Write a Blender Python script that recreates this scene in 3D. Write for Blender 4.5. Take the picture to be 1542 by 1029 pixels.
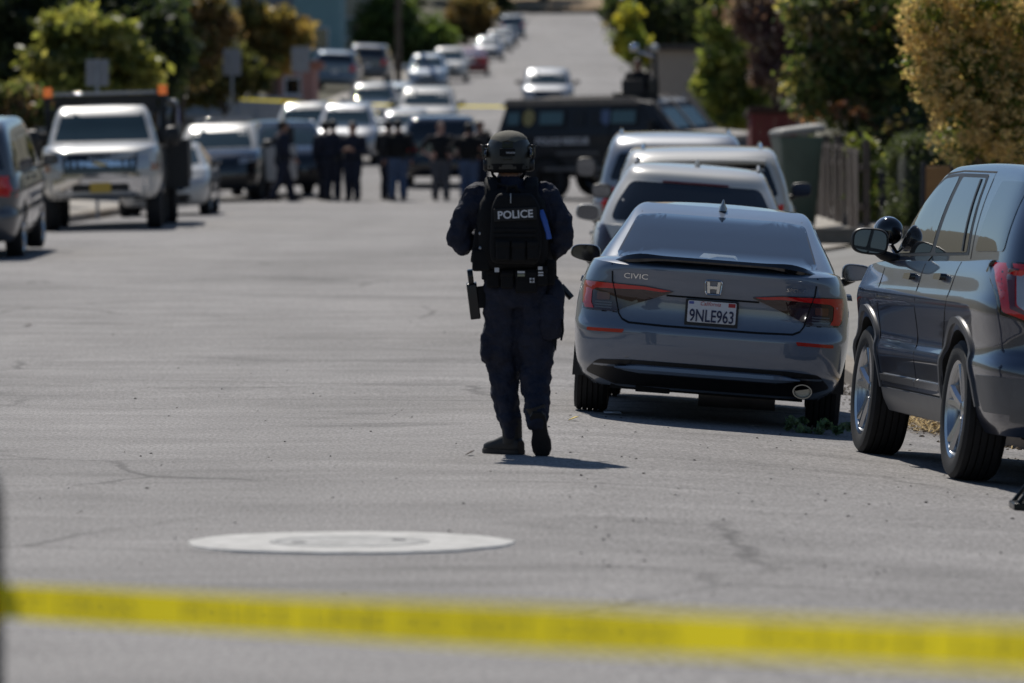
import bpy, bmesh, math, random
import numpy as np
from mathutils import Vector, Matrix
from mathutils.bvhtree import BVHTree

for _o in list(bpy.data.objects):
    bpy.data.objects.remove(_o)
SC = bpy.context.scene
COL = SC.collection
R = math.radians

# ------------------------------------------------------------------ camera
EYE = 1.50            # lens height above the near road
FPX = 8500.0          # focal length in pixels of the 1542 px wide photograph
CX, HY = 771.0, 274.0
cam_d = bpy.data.cameras.new('camera')
cam_d.sensor_width = 36.0
cam_d.lens = FPX / 1542.0 * 36.0
cam_d.clip_start = 0.5
cam_d.clip_end = 6000.0
cam_d.dof.use_dof = True
cam_d.dof.focus_distance = 34.5
cam_d.dof.aperture_fstop = 3.4
cam = bpy.data.objects.new('camera', cam_d)
cam.location = (0, 0, EYE)
cam.rotation_euler = (R(90) - math.atan((514.5 - HY) / FPX), 0, 0)
COL.objects.link(cam)
SC.camera = cam

# ------------------------------------------------------------------ sky and sun
SUN_EL, SUN_AZ = 51.0, -16.0          # ahead of the camera and a little to its left
world = bpy.data.worlds.new('World')
SC.world = world
world.use_nodes = True
wn = world.node_tree
sky = wn.nodes.new('ShaderNodeTexSky')
sky.sky_type = 'NISHITA'
sky.sun_disc = False
sky.sun_elevation = R(SUN_EL)
sky.sun_rotation = R(SUN_AZ)
sky.air_density = 1.0
sky.dust_density = 0.15
sky.ozone_density = 3.2
bg = wn.nodes['Background']
bg.inputs['Strength'].default_value = 0.060
wn.links.new(sky.outputs[0], bg.inputs[0])
sun_d = bpy.data.lights.new('sun', 'SUN')
sun_d.energy = 3.8
sun_d.angle = R(0.53)
sun_d.color = (1.0, 0.945, 0.86)
sun = bpy.data.objects.new('sun', sun_d)
_sv = Vector((math.sin(R(SUN_AZ)) * math.cos(R(SUN_EL)), math.cos(R(SUN_AZ)) * math.cos(R(SUN_EL)), math.sin(R(SUN_EL))))
sun.rotation_euler = _sv.to_track_quat('Z', 'Y').to_euler()
sun.location = (0, 0, 60)
COL.objects.link(sun)
SC.view_settings.view_transform = 'Standard'
SC.view_settings.look = 'None'
SC.view_settings.exposure = 0.09
SC.view_settings.gamma = 1.0
SC.render.engine = 'CYCLES'
SC.cycles.use_denoising = True
SC.cycles.max_bounces = 6
SC.cycles.transparent_max_bounces = 6
SC.cycles.sample_clamp_indirect = 4.0
SC.cycles.use_adaptive_sampling = True
SC.cycles.caustics_reflective = False
SC.cycles.caustics_refractive = False

rng = np.random.default_rng(7)
random.seed(7)


# ------------------------------------------------------------------ materials
MATS = {}


def mat(name, col, rough=0.6, metal=0.0, coat=0.0, spec=0.5, vary=0.0, vscale=6.0, bump=0.0, bscale=80.0,
        emit=None, estr=1.0, rvary=0.0, trans=0.0, stretch=None, flake=0.0, dirt=None):
    if name in MATS:
        return MATS[name]
    m = bpy.data.materials.new(name)
    m.use_nodes = True
    nt = m.node_tree
    b = nt.nodes['Principled BSDF']
    b.inputs['Base Color'].default_value = (*col, 1)
    b.inputs['Roughness'].default_value = rough
    b.inputs['Metallic'].default_value = metal
    b.inputs['Coat Weight'].default_value = coat
    b.inputs['Coat Roughness'].default_value = 0.03
    b.inputs['Specular IOR Level'].default_value = spec
    if trans:
        b.inputs['Transmission Weight'].default_value = trans
    if emit:
        b.inputs['Emission Color'].default_value = (*emit, 1)
        b.inputs['Emission Strength'].default_value = estr
    tc = nt.nodes.new('ShaderNodeTexCoord')
    src = tc.outputs['Object']
    if stretch:
        mp = nt.nodes.new('ShaderNodeMapping')
        mp.inputs['Scale'].default_value = stretch
        nt.links.new(src, mp.inputs[0])
        src = mp.outputs[0]
    if vary or rvary:
        n = nt.nodes.new('ShaderNodeTexNoise')
        n.inputs['Scale'].default_value = vscale
        n.inputs['Detail'].default_value = 5
        n.inputs['Roughness'].default_value = 0.6
        nt.links.new(src, n.inputs['Vector'])
        if vary:
            mr = nt.nodes.new('ShaderNodeMapRange')
            mr.inputs['From Min'].default_value = 0.3
            mr.inputs['From Max'].default_value = 0.7
            mr.inputs['To Min'].default_value = 1 - vary
            mr.inputs['To Max'].default_value = 1 + vary
            nt.links.new(n.outputs['Fac'], mr.inputs['Value'])
            mx = nt.nodes.new('ShaderNodeVectorMath')
            mx.operation = 'SCALE'
            mx.inputs[0].default_value = col
            nt.links.new(mr.outputs[0], mx.inputs['Scale'])
            nt.links.new(mx.outputs[0], b.inputs['Base Color'])
        if rvary:
            mr2 = nt.nodes.new('ShaderNodeMapRange')
            mr2.inputs['To Min'].default_value = max(0.0, rough - rvary)
            mr2.inputs['To Max'].default_value = rough + rvary
            nt.links.new(n.outputs['Fac'], mr2.inputs['Value'])
            nt.links.new(mr2.outputs[0], b.inputs['Roughness'])
    if bump:
        n2 = nt.nodes.new('ShaderNodeTexNoise')
        n2.inputs['Scale'].default_value = bscale
        n2.inputs['Detail'].default_value = 3
        nt.links.new(src, n2.inputs['Vector'])
        bp = nt.nodes.new('ShaderNodeBump')
        bp.inputs['Strength'].default_value = 1.0
        bp.inputs['Distance'].default_value = bump
        nt.links.new(n2.outputs['Fac'], bp.inputs['Height'])
        nt.links.new(bp.outputs[0], b.inputs['Normal'])
    MATS[name] = m
    return m


def paint(name, col, metal=0.0, rough=0.35):
    """car paint under a clear coat"""
    return mat('paint_' + name, col, rough=rough, metal=metal, coat=1.0, vary=0.04, vscale=2.0)


def leaf_mat(name):
    """leaf colour comes from a per-leaf attribute; a third of the light passes through"""
    if name in MATS:
        return MATS[name]
    m = bpy.data.materials.new(name)
    m.use_nodes = True
    nt = m.node_tree
    out = nt.nodes['Material Output']
    nt.nodes.remove(nt.nodes['Principled BSDF'])
    at = nt.nodes.new('ShaderNodeAttribute')
    at.attribute_name = 'tint'
    b = nt.nodes.new('ShaderNodeBsdfPrincipled')
    b.inputs['Roughness'].default_value = 0.45
    b.inputs['Specular IOR Level'].default_value = 0.35
    t = nt.nodes.new('ShaderNodeBsdfTranslucent')
    mx = nt.nodes.new('ShaderNodeMixShader')
    mx.inputs[0].default_value = 0.5
    nt.links.new(at.outputs['Color'], b.inputs['Base Color'])
    br = nt.nodes.new('ShaderNodeVectorMath')
    br.operation = 'MULTIPLY'
    br.inputs[1].default_value = (1.75, 1.68, 0.95)
    nt.links.new(at.outputs['Color'], br.inputs[0])
    nt.links.new(br.outputs[0], t.inputs['Color'])
    nt.links.new(b.outputs[0], mx.inputs[1])
    nt.links.new(t.outputs[0], mx.inputs[2])
    nt.links.new(mx.outputs[0], out.inputs[0])
    MATS[name] = m
    return m


GLASS = mat('tinted_glass', (0.012, 0.014, 0.017), rough=0.02, spec=0.6, coat=0.6)
GLASS_SOFT = mat('windshield_glass', (0.025, 0.045, 0.048), rough=0.04, spec=0.6, coat=0.7)
RUBBER = mat('tyre_rubber', (0.014, 0.014, 0.015), rough=0.75, vary=0.2, vscale=20, bump=0.0015, bscale=120)
BLACK = mat('black_plastic', (0.012, 0.012, 0.013), rough=0.5, vary=0.15, vscale=12)
GLOSSBLACK = mat('gloss_black', (0.006, 0.006, 0.007), rough=0.06, coat=0.8)
WELL = mat('wheel_well_liner', (0.008, 0.008, 0.008), rough=0.9, bump=0.002, bscale=40)
CHROME = mat('chrome', (0.75, 0.76, 0.78), rough=0.08, metal=1.0)
ALLOY = mat('alloy_wheel', (0.50, 0.51, 0.53), rough=0.22, metal=1.0, vary=0.06)
STEEL = mat('galvanised_steel', (0.36, 0.37, 0.39), rough=0.5, metal=0.8, vary=0.15)
SEAM = mat('panel_gap', (0.006, 0.006, 0.007), rough=0.9)
LAMP_RED = mat('red_lamp_lens', (0.62, 0.006, 0.010), rough=0.06, coat=0.9)
LAMP_DARK = mat('smoked_lamp_lens', (0.035, 0.012, 0.014), rough=0.05, coat=0.9)
LAMP_CLEAR = mat('clear_lamp_lens', (0.42, 0.43, 0.45), rough=0.1, coat=0.9, metal=0.35)
LAMP_AMBER = mat('amber_lamp_lens', (0.36, 0.10, 0.03), rough=0.15, coat=0.7)
REFLECTOR = mat('red_reflector', (0.50, 0.025, 0.012), rough=0.15, coat=0.6)
GREYCLAD = mat('grey_cladding', (0.115, 0.118, 0.125), rough=0.36, vary=0.1, vscale=8)
PLATE_W = mat('plate_white', (0.72, 0.72, 0.74), rough=0.35, vary=0.04, vscale=10)
PLATE_Y = mat('plate_yellow', (0.65, 0.42, 0.06), rough=0.4, vary=0.04, vscale=10)
INK = mat('navy_ink', (0.012, 0.018, 0.07), rough=0.5)
INK_RED = mat('red_ink', (0.45, 0.03, 0.03), rough=0.5)
WHITE = mat('white_print', (0.62, 0.63, 0.66), rough=0.5)


# ------------------------------------------------------------------ geometry kit
def link(o, parent=None):
    COL.objects.link(o)
    if parent is not None:
        o.parent = parent
    return o


def tag(o, label=None, cat=None, group=None, kind=None):
    if label:
        o['label'] = label
    if cat:
        o['category'] = cat
    if group:
        o['group'] = group
    if kind:
        o['kind'] = kind
    return o


def empty(name, loc=(0, 0, 0), rz=0.0, parent=None):
    o = bpy.data.objects.new(name, None)
    o.empty_display_size = 0.2
    o.location = loc
    o.rotation_euler = (0, 0, rz)
    return link(o, parent)


def mesh_obj(name, v, f, material, parent=None, smooth=True, angle=35.0, bevel=0.0, fix=True):
    me = bpy.data.meshes.new(name)
    me.from_pydata([tuple(p) for p in v], [], [tuple(q) for q in f])
    if fix:
        bm = bmesh.new()
        bm.from_mesh(me)
        bmesh.ops.recalc_face_normals(bm, faces=bm.faces)
        bm.to_mesh(me)
        bm.free()
    me.materials.append(material)
    if smooth:
        me.polygons.foreach_set('use_smooth', [True] * len(me.polygons))
        me.set_sharp_from_angle(angle=R(angle))
    o = bpy.data.objects.new(name, me)
    if bevel:
        md = o.modifiers.new('bevel', 'BEVEL')
        md.width = bevel
        md.segments = 2
        md.limit_method = 'ANGLE'
        md.angle_limit = R(40)
        md.harden_normals = False
    return link(o, parent)


class Geo:
    def __init__(s):
        s.v, s.f = [], []

    def add(s, v, f):
        n = len(s.v)
        s.v += [tuple(p) for p in v]
        s.f += [tuple(i + n for i in q) for q in f]
        return s

    def box(s, c, size, rot=None):
        hx, hy, hz = size[0] / 2, size[1] / 2, size[2] / 2
        v = [Vector((x, y, z)) for x in (-hx, hx) for y in (-hy, hy) for z in (-hz, hz)]
        if rot is not None:
            v = [rot @ p for p in v]
        c = Vector(c)
        return s.add([p + c for p in v], [(0, 1, 3, 2), (4, 6, 7, 5), (0, 4, 5, 1), (2, 3, 7, 6), (0, 2, 6, 4), (1, 5, 7, 3)])

    def loft(s, rings, caps=True, closed=True):
        n = len(rings[0])
        v = [p for r in rings for p in r]
        f = []
        for i in range(len(rings) - 1):
            for j in range(n if closed else n - 1):
                k = (j + 1) % n
                f.append((i * n + j, i * n + k, (i + 1) * n + k, (i + 1) * n + j))
        if caps and closed:
            f.append(tuple(range(n - 1, -1, -1)))
            f.append(tuple((len(rings) - 1) * n + j for j in range(n)))
        return s.add(v, f)

    def cyl(s, p0, p1, r0, r1=None, n=14, caps=True):
        return s.tube([p0, p1], [r0, r0 if r1 is None else r1], n, caps)

    def tube(s, pts, rad, n=10, caps=True):
        pts = [Vector(p) for p in pts]
        if not hasattr(rad, '__len__'):
            rad = [rad] * len(pts)
        rings = []
        up = None
        for i, p in enumerate(pts):
            d = (pts[min(i + 1, len(pts) - 1)] - pts[max(i - 1, 0)])
            if d.length < 1e-9:
                d = Vector((0, 0, 1))
            d.normalize()
            if up is None:
                up = Vector((0, 0, 1)) if abs(d.z) < 0.9 else Vector((1, 0, 0))
            a = d.cross(up)
            if a.length < 1e-6:
                a = d.cross(Vector((0, 1, 0)))
            a.normalize()
            b = a.cross(d).normalized()
            up = b
            rings.append([p + (a * math.cos(2 * math.pi * k / n) + b * math.sin(2 * math.pi * k / n)) * rad[i] for k in range(n)])
        return s.loft(rings, caps)

    def lathe(s, prof, n=32, c=(0, 0, 0), axis='z', caps=False):
        """prof: (radius, height along the axis)"""
        rings = []
        for r, h in prof:
            ring = []
            for k in range(n):
                a = 2 * math.pi * k / n
                x, y = r * math.cos(a), r * math.sin(a)
                p = {'z': (x, y, h), 'x': (h, x, y), 'y': (x, h, y)}[axis]
                ring.append((p[0] + c[0], p[1] + c[1], p[2] + c[2]))
            rings.append(ring)
        return s.loft(rings, caps)

    def prism(s, poly, axis, lo, hi):
        def pt(a, b, h):
            return {'x': (h, a, b), 'y': (a, h, b), 'z': (a, b, h)}[axis]
        n = len(poly)
        v = [pt(a, b, lo) for a, b in poly] + [pt(a, b, hi) for a, b in poly]
        f = [tuple(range(n)), tuple(range(2 * n - 1, n - 1, -1))]
        f += [(i, (i + 1) % n, n + (i + 1) % n, n + i) for i in range(n)]
        return s.add(v, f)

    def ell(s, c, r, n=16, m=10, rot=None, p=1.0):
        """ellipsoid; p < 1 makes it boxier"""
        rings = []
        c = Vector(c)
        sg = lambda t: math.copysign(abs(t) ** p, t)
        for i in range(m + 1):
            a = -math.pi / 2 + math.pi * i / m
            ca = max(abs(math.cos(a)), 1e-3)
            ring = []
            for k in range(n):
                b = 2 * math.pi * k / n
                q = Vector((r[0] * sg(ca) * sg(math.cos(b)), r[1] * sg(ca) * sg(math.sin(b)), r[2] * sg(math.sin(a))))
                if rot is not None:
                    q = rot @ q
                ring.append(c + q)
            rings.append(ring)
        return s.loft(rings, True)

    def obj(s, name, material, parent=None, smooth=True, angle=35.0, bevel=0.0):
        return mesh_obj(name, s.v, s.f, material, parent, smooth, angle, bevel)


def pchip(pts):
    xs = np.array([p[0] for p in pts], float)
    ys = np.array([p[1] for p in pts], float)
    h = np.diff(xs)
    d = np.diff(ys) / h
    m = np.zeros(len(xs))
    if len(xs) == 2:
        m[:] = d[0]
    else:
        for i in range(1, len(xs) - 1):
            if d[i - 1] * d[i] > 0:
                w1, w2 = 2 * h[i] + h[i - 1], h[i] + 2 * h[i - 1]
                m[i] = (w1 + w2) / (w1 / d[i - 1] + w2 / d[i])
        m[0], m[-1] = d[0], d[-1]

    def f(x):
        x = np.clip(np.asarray(x, float), xs[0], xs[-1])
        i = np.clip(np.searchsorted(xs, x, side='right') - 1, 0, len(xs) - 2)
        t = (x - xs[i]) / h[i]
        return (ys[i] * (1 + 2 * t) * (1 - t) ** 2 + m[i] * h[i] * t * (1 - t) ** 2 + ys[i + 1] * t * t * (3 - 2 * t) + m[i + 1] * h[i] * t * t * (t - 1))
    return f


def lin(pts):
    xs = [p[0] for p in pts]
    ys = [p[1] for p in pts]
    return lambda x: np.interp(x, xs, ys)


def round_poly(poly, r=0.03, n=4):
    out = []
    k = len(poly)
    for i in range(k):
        p0, p1, p2 = (Vector(poly[(i - 1) % k]).to_2d(), Vector(poly[i]).to_2d(), Vector(poly[(i + 1) % k]).to_2d())
        a, b = (p0 - p1), (p2 - p1)
        rr = min(r, a.length * 0.45, b.length * 0.45)
        a.normalize()
        b.normalize()
        s, e = p1 + a * rr, p1 + b * rr
        for j in range(n + 1):
            t = j / n
            q = s * (1 - t) ** 2 + p1 * 2 * t * (1 - t) + e * t * t
            out.append((q.x, q.y))
    return out


AX = {'rear': (0, 1, 0), 'front': (0, -1, 0), 'left': (1, 0, 0), 'right': (-1, 0, 0), 'top': (0, 0, -1)}


def to3(axis, a, b):
    """2D (as drawn on the rear, front, side or top of a vehicle) to a ray origin"""
    return {'rear': Vector((a, -8, b)), 'front': Vector((a, 16, b)), 'left': Vector((-8, a, b)), 'right': Vector((8, a, b)), 'top': Vector((a, b, 8))}[axis]


def project(bvh, axis, pts, off):
    d = Vector(AX[axis])
    hits, last = [], None
    for a, b in pts:
        o = to3(axis, a, b)
        h = bvh.ray_cast(o, d, 40)
        hits.append(None if h[0] is None else (h[0] - o).dot(d))
    ok = [h for h in hits if h is not None]
    dflt = float(np.median(ok)) if ok else 8.0
    out = []
    for i, ((a, b), h) in enumerate(zip(pts, hits)):
        if h is None:
            best, h = 1e9, dflt
            for j, ((a2, b2), h2) in enumerate(zip(pts, hits)):
                if h2 is not None and (a - a2) ** 2 + (b - b2) ** 2 < best:
                    best, h = (a - a2) ** 2 + (b - b2) ** 2, h2
        out.append(to3(axis, a, b) + d * (h - off))
    return out


def decal(name, poly, axis, bvh, material, parent, off=0.004, thick=0.012, res=0.06, tris=None, flat=False, angle=35.0):
    """a thin shell of the given outline laid on the surface BVH describes"""
    bm = bmesh.new()
    if tris is None:
        vs = [bm.verts.new((a, b, 0)) for a, b in poly]
        fc = bm.faces.new(vs)
        bmesh.ops.triangulate(bm, faces=[fc])
        xs = [p[0] for p in poly]
        ys = [p[1] for p in poly]
        for k, (lo, hi) in enumerate(((min(xs), max(xs)), (min(ys), max(ys)))):
            n = int((hi - lo) / res)
            for i in range(1, n + 1):
                t = lo + (hi - lo) * i / (n + 1)
                co = (t, 0, 0) if k == 0 else (0, t, 0)
                no = (1, 0, 0) if k == 0 else (0, 1, 0)
                bmesh.ops.bisect_plane(bm, geom=bm.verts[:] + bm.edges[:] + bm.faces[:], plane_co=co, plane_no=no, dist=1e-5)
        bmesh.ops.remove_doubles(bm, verts=bm.verts[:], dist=1e-5)
        bmesh.ops.dissolve_limit(bm, angle_limit=0.01, verts=[], edges=[]) if False else None
    else:
        vs = [bm.verts.new((a, b, 0)) for a, b in tris[0]]
        for q in tris[1]:
            try:
                bm.faces.new([vs[i] for i in q])
            except ValueError:
                pass
    bm.verts.ensure_lookup_table()
    pts = [(v.co.x, v.co.y) for v in bm.verts]
    d = Vector(AX[axis])
    if flat:
        o = to3(axis, float(np.mean([p[0] for p in pts])), float(np.mean([p[1] for p in pts])))
        h = bvh.ray_cast(o, d, 40)
        t = (h[0] - o).dot(d) if h[0] is not None else 8
        P = [to3(axis, a, b) + d * (t - off) for a, b in pts]
    else:
        P = project(bvh, axis, pts, off)
    for v, p in zip(bm.verts, P):
        v.co = p
    if thick:
        be = [e for e in bm.edges if len(e.link_faces) == 1]
        ex = bmesh.ops.extrude_edge_only(bm, edges=be)
        for g in ex['geom']:
            if isinstance(g, bmesh.types.BMVert):
                g.co += d * thick
    bmesh.ops.recalc_face_normals(bm, faces=bm.faces)
    # outward faces look back along the ray
    s = sum(f.normal.dot(d) * f.calc_area() for f in bm.faces)
    if s > 0:
        bmesh.ops.reverse_faces(bm, faces=bm.faces)
    me = bpy.data.meshes.new(name)
    bm.to_mesh(me)
    bm.free()
    me.materials.append(material)
    me.polygons.foreach_set('use_smooth', [True] * len(me.polygons))
    me.set_sharp_from_angle(angle=R(angle))
    return link(bpy.data.objects.new(name, me), parent)


def strip(name, line, width, axis, bvh, material, parent, off=0.002, res=0.05):
    """a narrow line (panel gap, trim) laid on a surface"""
    L = [Vector(line[0]).to_2d()]
    for a, b in zip(line[:-1], line[1:]):
        a, b = Vector(a).to_2d(), Vector(b).to_2d()
        n = max(1, int((b - a).length / res))
        L += [a + (b - a) * (i / n) for i in range(1, n + 1)]
    v, f = [], []
    for i, p in enumerate(L):
        t = (L[min(i + 1, len(L) - 1)] - L[max(i - 1, 0)]).normalized()
        nn = Vector((-t.y, t.x)) * width / 2
        v += [tuple(p + nn), tuple(p - nn)]
    for i in range(len(L) - 1):
        f.append((2 * i, 2 * i + 1, 2 * i + 3, 2 * i + 2))
    return decal(name, None, axis, bvh, material, parent, off=off, thick=0.008, tris=(v, f))


_FONT_CACHE = {}


def text_tris(s, width=None, height=None, shear=0.0, bold=0.0, mirror=False):
    key = (s, shear, bold)
    if key not in _FONT_CACHE:
        cu = bpy.data.curves.new('lettering', 'FONT')
        cu.body = s
        cu.align_x = 'CENTER'
        cu.align_y = 'CENTER'
        cu.shear = shear
        cu.offset = bold
        cu.resolution_u = 3
        o = bpy.data.objects.new('lettering', cu)
        COL.objects.link(o)
        dg = bpy.context.evaluated_depsgraph_get()
        me = bpy.data.meshes.new_from_object(o.evaluated_get(dg))
        v = [(p.co.x, p.co.y) for p in me.vertices]
        f = [tuple(q.vertices) for q in me.polygons]
        bpy.data.meshes.remove(me)
        bpy.data.objects.remove(o)
        bpy.data.curves.remove(cu)
        xs = [p[0] for p in v]
        ys = [p[1] for p in v]
        cx, cy = (min(xs) + max(xs)) / 2, (min(ys) + max(ys)) / 2
        v = [(a - cx, b - cy) for a, b in v]
        _FONT_CACHE[key] = (v, f, max(xs) - min(xs), max(ys) - min(ys))
    v, f, w, h = _FONT_CACHE[key]
    sx = (width / w) if width else (height / h)
    sy = (height / h) if height else sx
    return [(a * sx * (-1 if mirror else 1), b * sy) for a, b in v], f


def lettering(name, s, axis, at, bvh, material, parent, width=None, height=None, off=0.005, rot=0.0, shear=0.0, bold=0.0, mirror=False, flat=False):
    v, f = text_tris(s, width, height, shear, bold, mirror)
    c, sn = math.cos(rot), math.sin(rot)
    v = [(at[0] + a * c - b * sn, at[1] + a * sn + b * c) for a, b in v]
    return decal(name, None, axis, bvh, material, parent, off=off, thick=0.002, tris=(v, f), flat=flat)


def bvh_of(*objs):
    vs, fs = [], []
    for o in objs:
        n = len(vs)
        vs += [o.matrix_local @ v.co if o.parent else v.co.copy() for v in o.data.vertices]
        fs += [tuple(i + n for i in p.vertices) for p in o.data.polygons]
    return BVHTree.FromPolygons(vs, fs)


def bake(o):
    """replace an object's mesh by its evaluated one and drop the modifiers"""
    dg = bpy.context.evaluated_depsgraph_get()
    me = bpy.data.meshes.new_from_object(o.evaluated_get(dg))
    old = o.data
    me.name = old.name
    o.modifiers.clear()
    o.data = me
    bpy.data.meshes.remove(old)
    return o


def copy_tree(o, parent=None):
    c = o.copy()
    COL.objects.link(c)
    c.parent = parent
    for ch in list(o.children):
        copy_tree(ch, c)
    return c


# ------------------------------------------------------------------ the street
road_z = pchip([(-400, -2.0), (-60, -0.1), (0, 0.0), (36, 0.0), (44, 0.02), (54, 0.07), (62, 0.18), (72, 0.36), (90, 0.68), (127, 1.08),
                (180, 2.75), (248, 5.35), (340, 9.0), (450, 13.2), (485, 15.5), (520, 20.0), (700, 48.0), (1200, 95.0), (3000, 140.0)])
road_c = pchip([(-400, -2.6), (0, -2.6), (60, -2.6), (127, -1.55), (248, 0.3), (450, 3.4), (3000, 3.4)])
_xr = pchip([(-400, 7.0), (0, 6.6), (15, 6.0), (25, 5.2), (32, 4.75), (34.5, 4.35), (37.5, 2.95), (39, 2.8), (45, 2.75), (60, 2.75)])


def curb_r(y):
    y = np.asarray(y, float)
    return np.where(y < 60, _xr(y), road_c(y) + 5.35)


def curb_l(y):
    return road_c(y) - np.interp(y, [0, 100, 450], [6.1, 6.1, 5.0])


def crown(x, y):
    """camber: flat in the middle of the street, falling off to the gutters"""
    x, y = np.asarray(x, float), np.asarray(y, float)
    a = np.maximum(0, x - np.where(y < 60, 0.1, curb_r(y) - 2.65))
    b = np.maximum(0, (curb_l(y) + 2.4) - x)
    k = np.interp(y, [0, 20, 29, 34, 60, 110], [0.03, 0.05, 0.072, 0.086, 0.08, 0.03])
    return -k * a * a / (a + 0.6) - 0.014 * b * b


def ground(x, y):
    """height of whatever one stands on"""
    x, y = np.asarray(x, float), np.asarray(y, float)
    z0 = road_z(y)
    dr, dl = x - curb_r(y), curb_l(y) - x
    zr = z0 + crown(np.minimum(x, curb_r(y)), y)
    zr = np.where((dr <= 0) & (dl <= 0), z0 + crown(x, y), zr)
    lift = np.interp(y, [0, 40, 60, 85, 130, 200, 480, 500], [0.0, 0.06, 0.3, 0.42, 0.35, 0.25, 0.2, 0.0])
    side_r = z0 - 0.07 + 0.0 + np.minimum(dr / 2.2, 1.0) * lift + 0.035 * np.clip(dr - 2.2, 0, 40)
    side_l = z0 + 0.06 + 0.04 * np.clip(dl, 0, 40)
    return np.where(dr > 0, side_r, np.where(dl > 0, side_l, zr))


def gz(x, y):
    return float(ground(x, y))


def at(px, py, d):
    """a point of the photograph (1542 px wide) at d metres"""
    return ((px - CX) * d / FPX, d, EYE + (HY - py) * d / FPX)


def grid_sheet(name, us, ys, fx, fz, material, kind='structure'):
    """sheet over rows ys; fx(u, y) gives x, fz(x, y) the height"""
    nu, ny = len(us), len(ys)
    U, Y = np.meshgrid(us, ys)
    X = fx(U, Y)
    Z = fz(X, Y)
    co = np.stack([X, Y, Z], -1).reshape(-1, 3)
    idx = np.arange(nu * ny).reshape(ny, nu)
    f = np.stack([idx[:-1, :-1], idx[:-1, 1:], idx[1:, 1:], idx[1:, :-1]], -1).reshape(-1, 4)
    me = bpy.data.meshes.new(name)
    me.from_pydata(co.tolist(), [], f.tolist())
    me.polygons.foreach_set('use_smooth', [True] * len(me.polygons))
    me.materials.append(material)
    o = link(bpy.data.objects.new(name, me))
    o['kind'] = kind
    return o


def nodes_of(name):
    m = bpy.data.materials.new(name)
    m.use_nodes = True
    nt = m.node_tree
    return m, nt, nt.nodes['Principled BSDF']


def nd(nt, t, **kw):
    n = nt.nodes.new(t)
    for k, v in kw.items():
        if k in n.inputs:
            n.inputs[k].default_value = v
        else:
            setattr(n, k, v)
    return n


def asphalt_material():
    m, nt, b = nodes_of('worn_asphalt')
    L = nt.links.new
    tc = nd(nt, 'ShaderNodeTexCoord')

    def noise(scale, detail=4, rough=0.55, stretch=None, dist=0.0):
        n = nd(nt, 'ShaderNodeTexNoise', Scale=scale, Detail=detail, Roughness=rough, Distortion=dist)
        if stretch:
            mp = nd(nt, 'ShaderNodeMapping', Scale=stretch)
            L(tc.outputs['Object'], mp.inputs[0])
            L(mp.outputs[0], n.inputs['Vector'])
        else:
            L(tc.outputs['Object'], n.inputs['Vector'])
        return n.outputs['Fac']

    def rng_(src, a, b_, c, d):
        r = nd(nt, 'ShaderNodeMapRange')
        for i, v in zip(('From Min', 'From Max', 'To Min', 'To Max'), (a, b_, c, d)):
            r.inputs[i].default_value = v
        L(src, r.inputs['Value'])
        return r.outputs[0]

    def mul(a, b_):
        r = nd(nt, 'ShaderNodeMath', operation='MULTIPLY')
        L(a, r.inputs[0])
        L(b_, r.inputs[1])
        return r.outputs[0]

    big = rng_(noise(0.22, 3, 0.5, (1.0, 0.5, 1)), 0.3, 0.7, 0.84, 1.10)        # broad paler and darker areas
    mid = rng_(noise(1.3, 5, 0.6, (0.5, 0.9, 1), 0.6), 0.32, 0.68, 0.82, 1.10)  # patches a stride across
    wear = rng_(noise(0.55, 6, 0.68, (0.35, 0.6, 1), 1.2), 0.55, 0.70, 1.0, 0.64)  # coarse, darker scuffed bands
    tracks = rng_(noise(0.9, 3, 0.5, (1.0, 0.05, 1), 0.2), 0.35, 0.65, 0.94, 1.05)  # wheel tracks along the street
    grain = rng_(noise(52, 3, 0.75, (1.0, 0.22, 1)), 0.32, 0.68, 0.62, 1.36)                    # aggregate
    pits = rng_(noise(38, 2, 0.5), 0.60, 0.70, 1.0, 0.72)
    # cracks: thin dark lines between large cells
    wob = nd(nt, 'ShaderNodeTexNoise', Scale=1.1, Detail=6, Roughness=0.65)
    L(tc.outputs['Object'], wob.inputs['Vector'])
    mixv = nd(nt, 'ShaderNodeMix', data_type='VECTOR')
    mixv.inputs[0].default_value = 0.28
    L(tc.outputs['Object'], mixv.inputs[4])
    L(wob.outputs['Color'], mixv.inputs[5])
    vor = nd(nt, 'ShaderNodeTexVoronoi', feature='DISTANCE_TO_EDGE', Scale=0.42)
    L(mixv.outputs[1], vor.inputs['Vector'])
    crack = rng_(vor.outputs['Distance'], 0.002, 0.012, 0.0, 1.0)
    where = rng_(noise(0.16, 2), 0.46, 0.56, 1.0, 0.0)
    inv = nd(nt, 'ShaderNodeMath', operation='MAXIMUM')
    L(crack, inv.inputs[0])
    L(where, inv.inputs[1])
    crackf = rng_(inv.outputs[0], 0, 1, 0.55, 1.0)
    fac = mul(mul(mul(big, mid), mul(wear, tracks)), mul(mul(grain, pits), crackf))
    col = nd(nt, 'ShaderNodeVectorMath', operation='SCALE')
    col.inputs[0].default_value = (0.272, 0.260, 0.255)
    L(fac, col.inputs['Scale'])
    L(col.outputs[0], b.inputs['Base Color'])
    b.inputs['Roughness'].default_value = 0.82
    b.inputs['Specular IOR Level'].default_value = 0.28
    hsum = nd(nt, 'ShaderNodeMath', operation='ADD')
    L(rng_(noise(95, 2, 0.7), 0, 1, 0, 1.0), hsum.inputs[0])
    L(rng_(inv.outputs[0], 0, 1, -0.8, 0), hsum.inputs[1])
    bp = nd(nt, 'ShaderNodeBump', Distance=0.007)
    bp.inputs['Strength'].default_value = 0.8
    L(hsum.outputs[0], bp.inputs['Height'])
    L(bp.outputs[0], b.inputs['Normal'])
    return m


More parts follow.
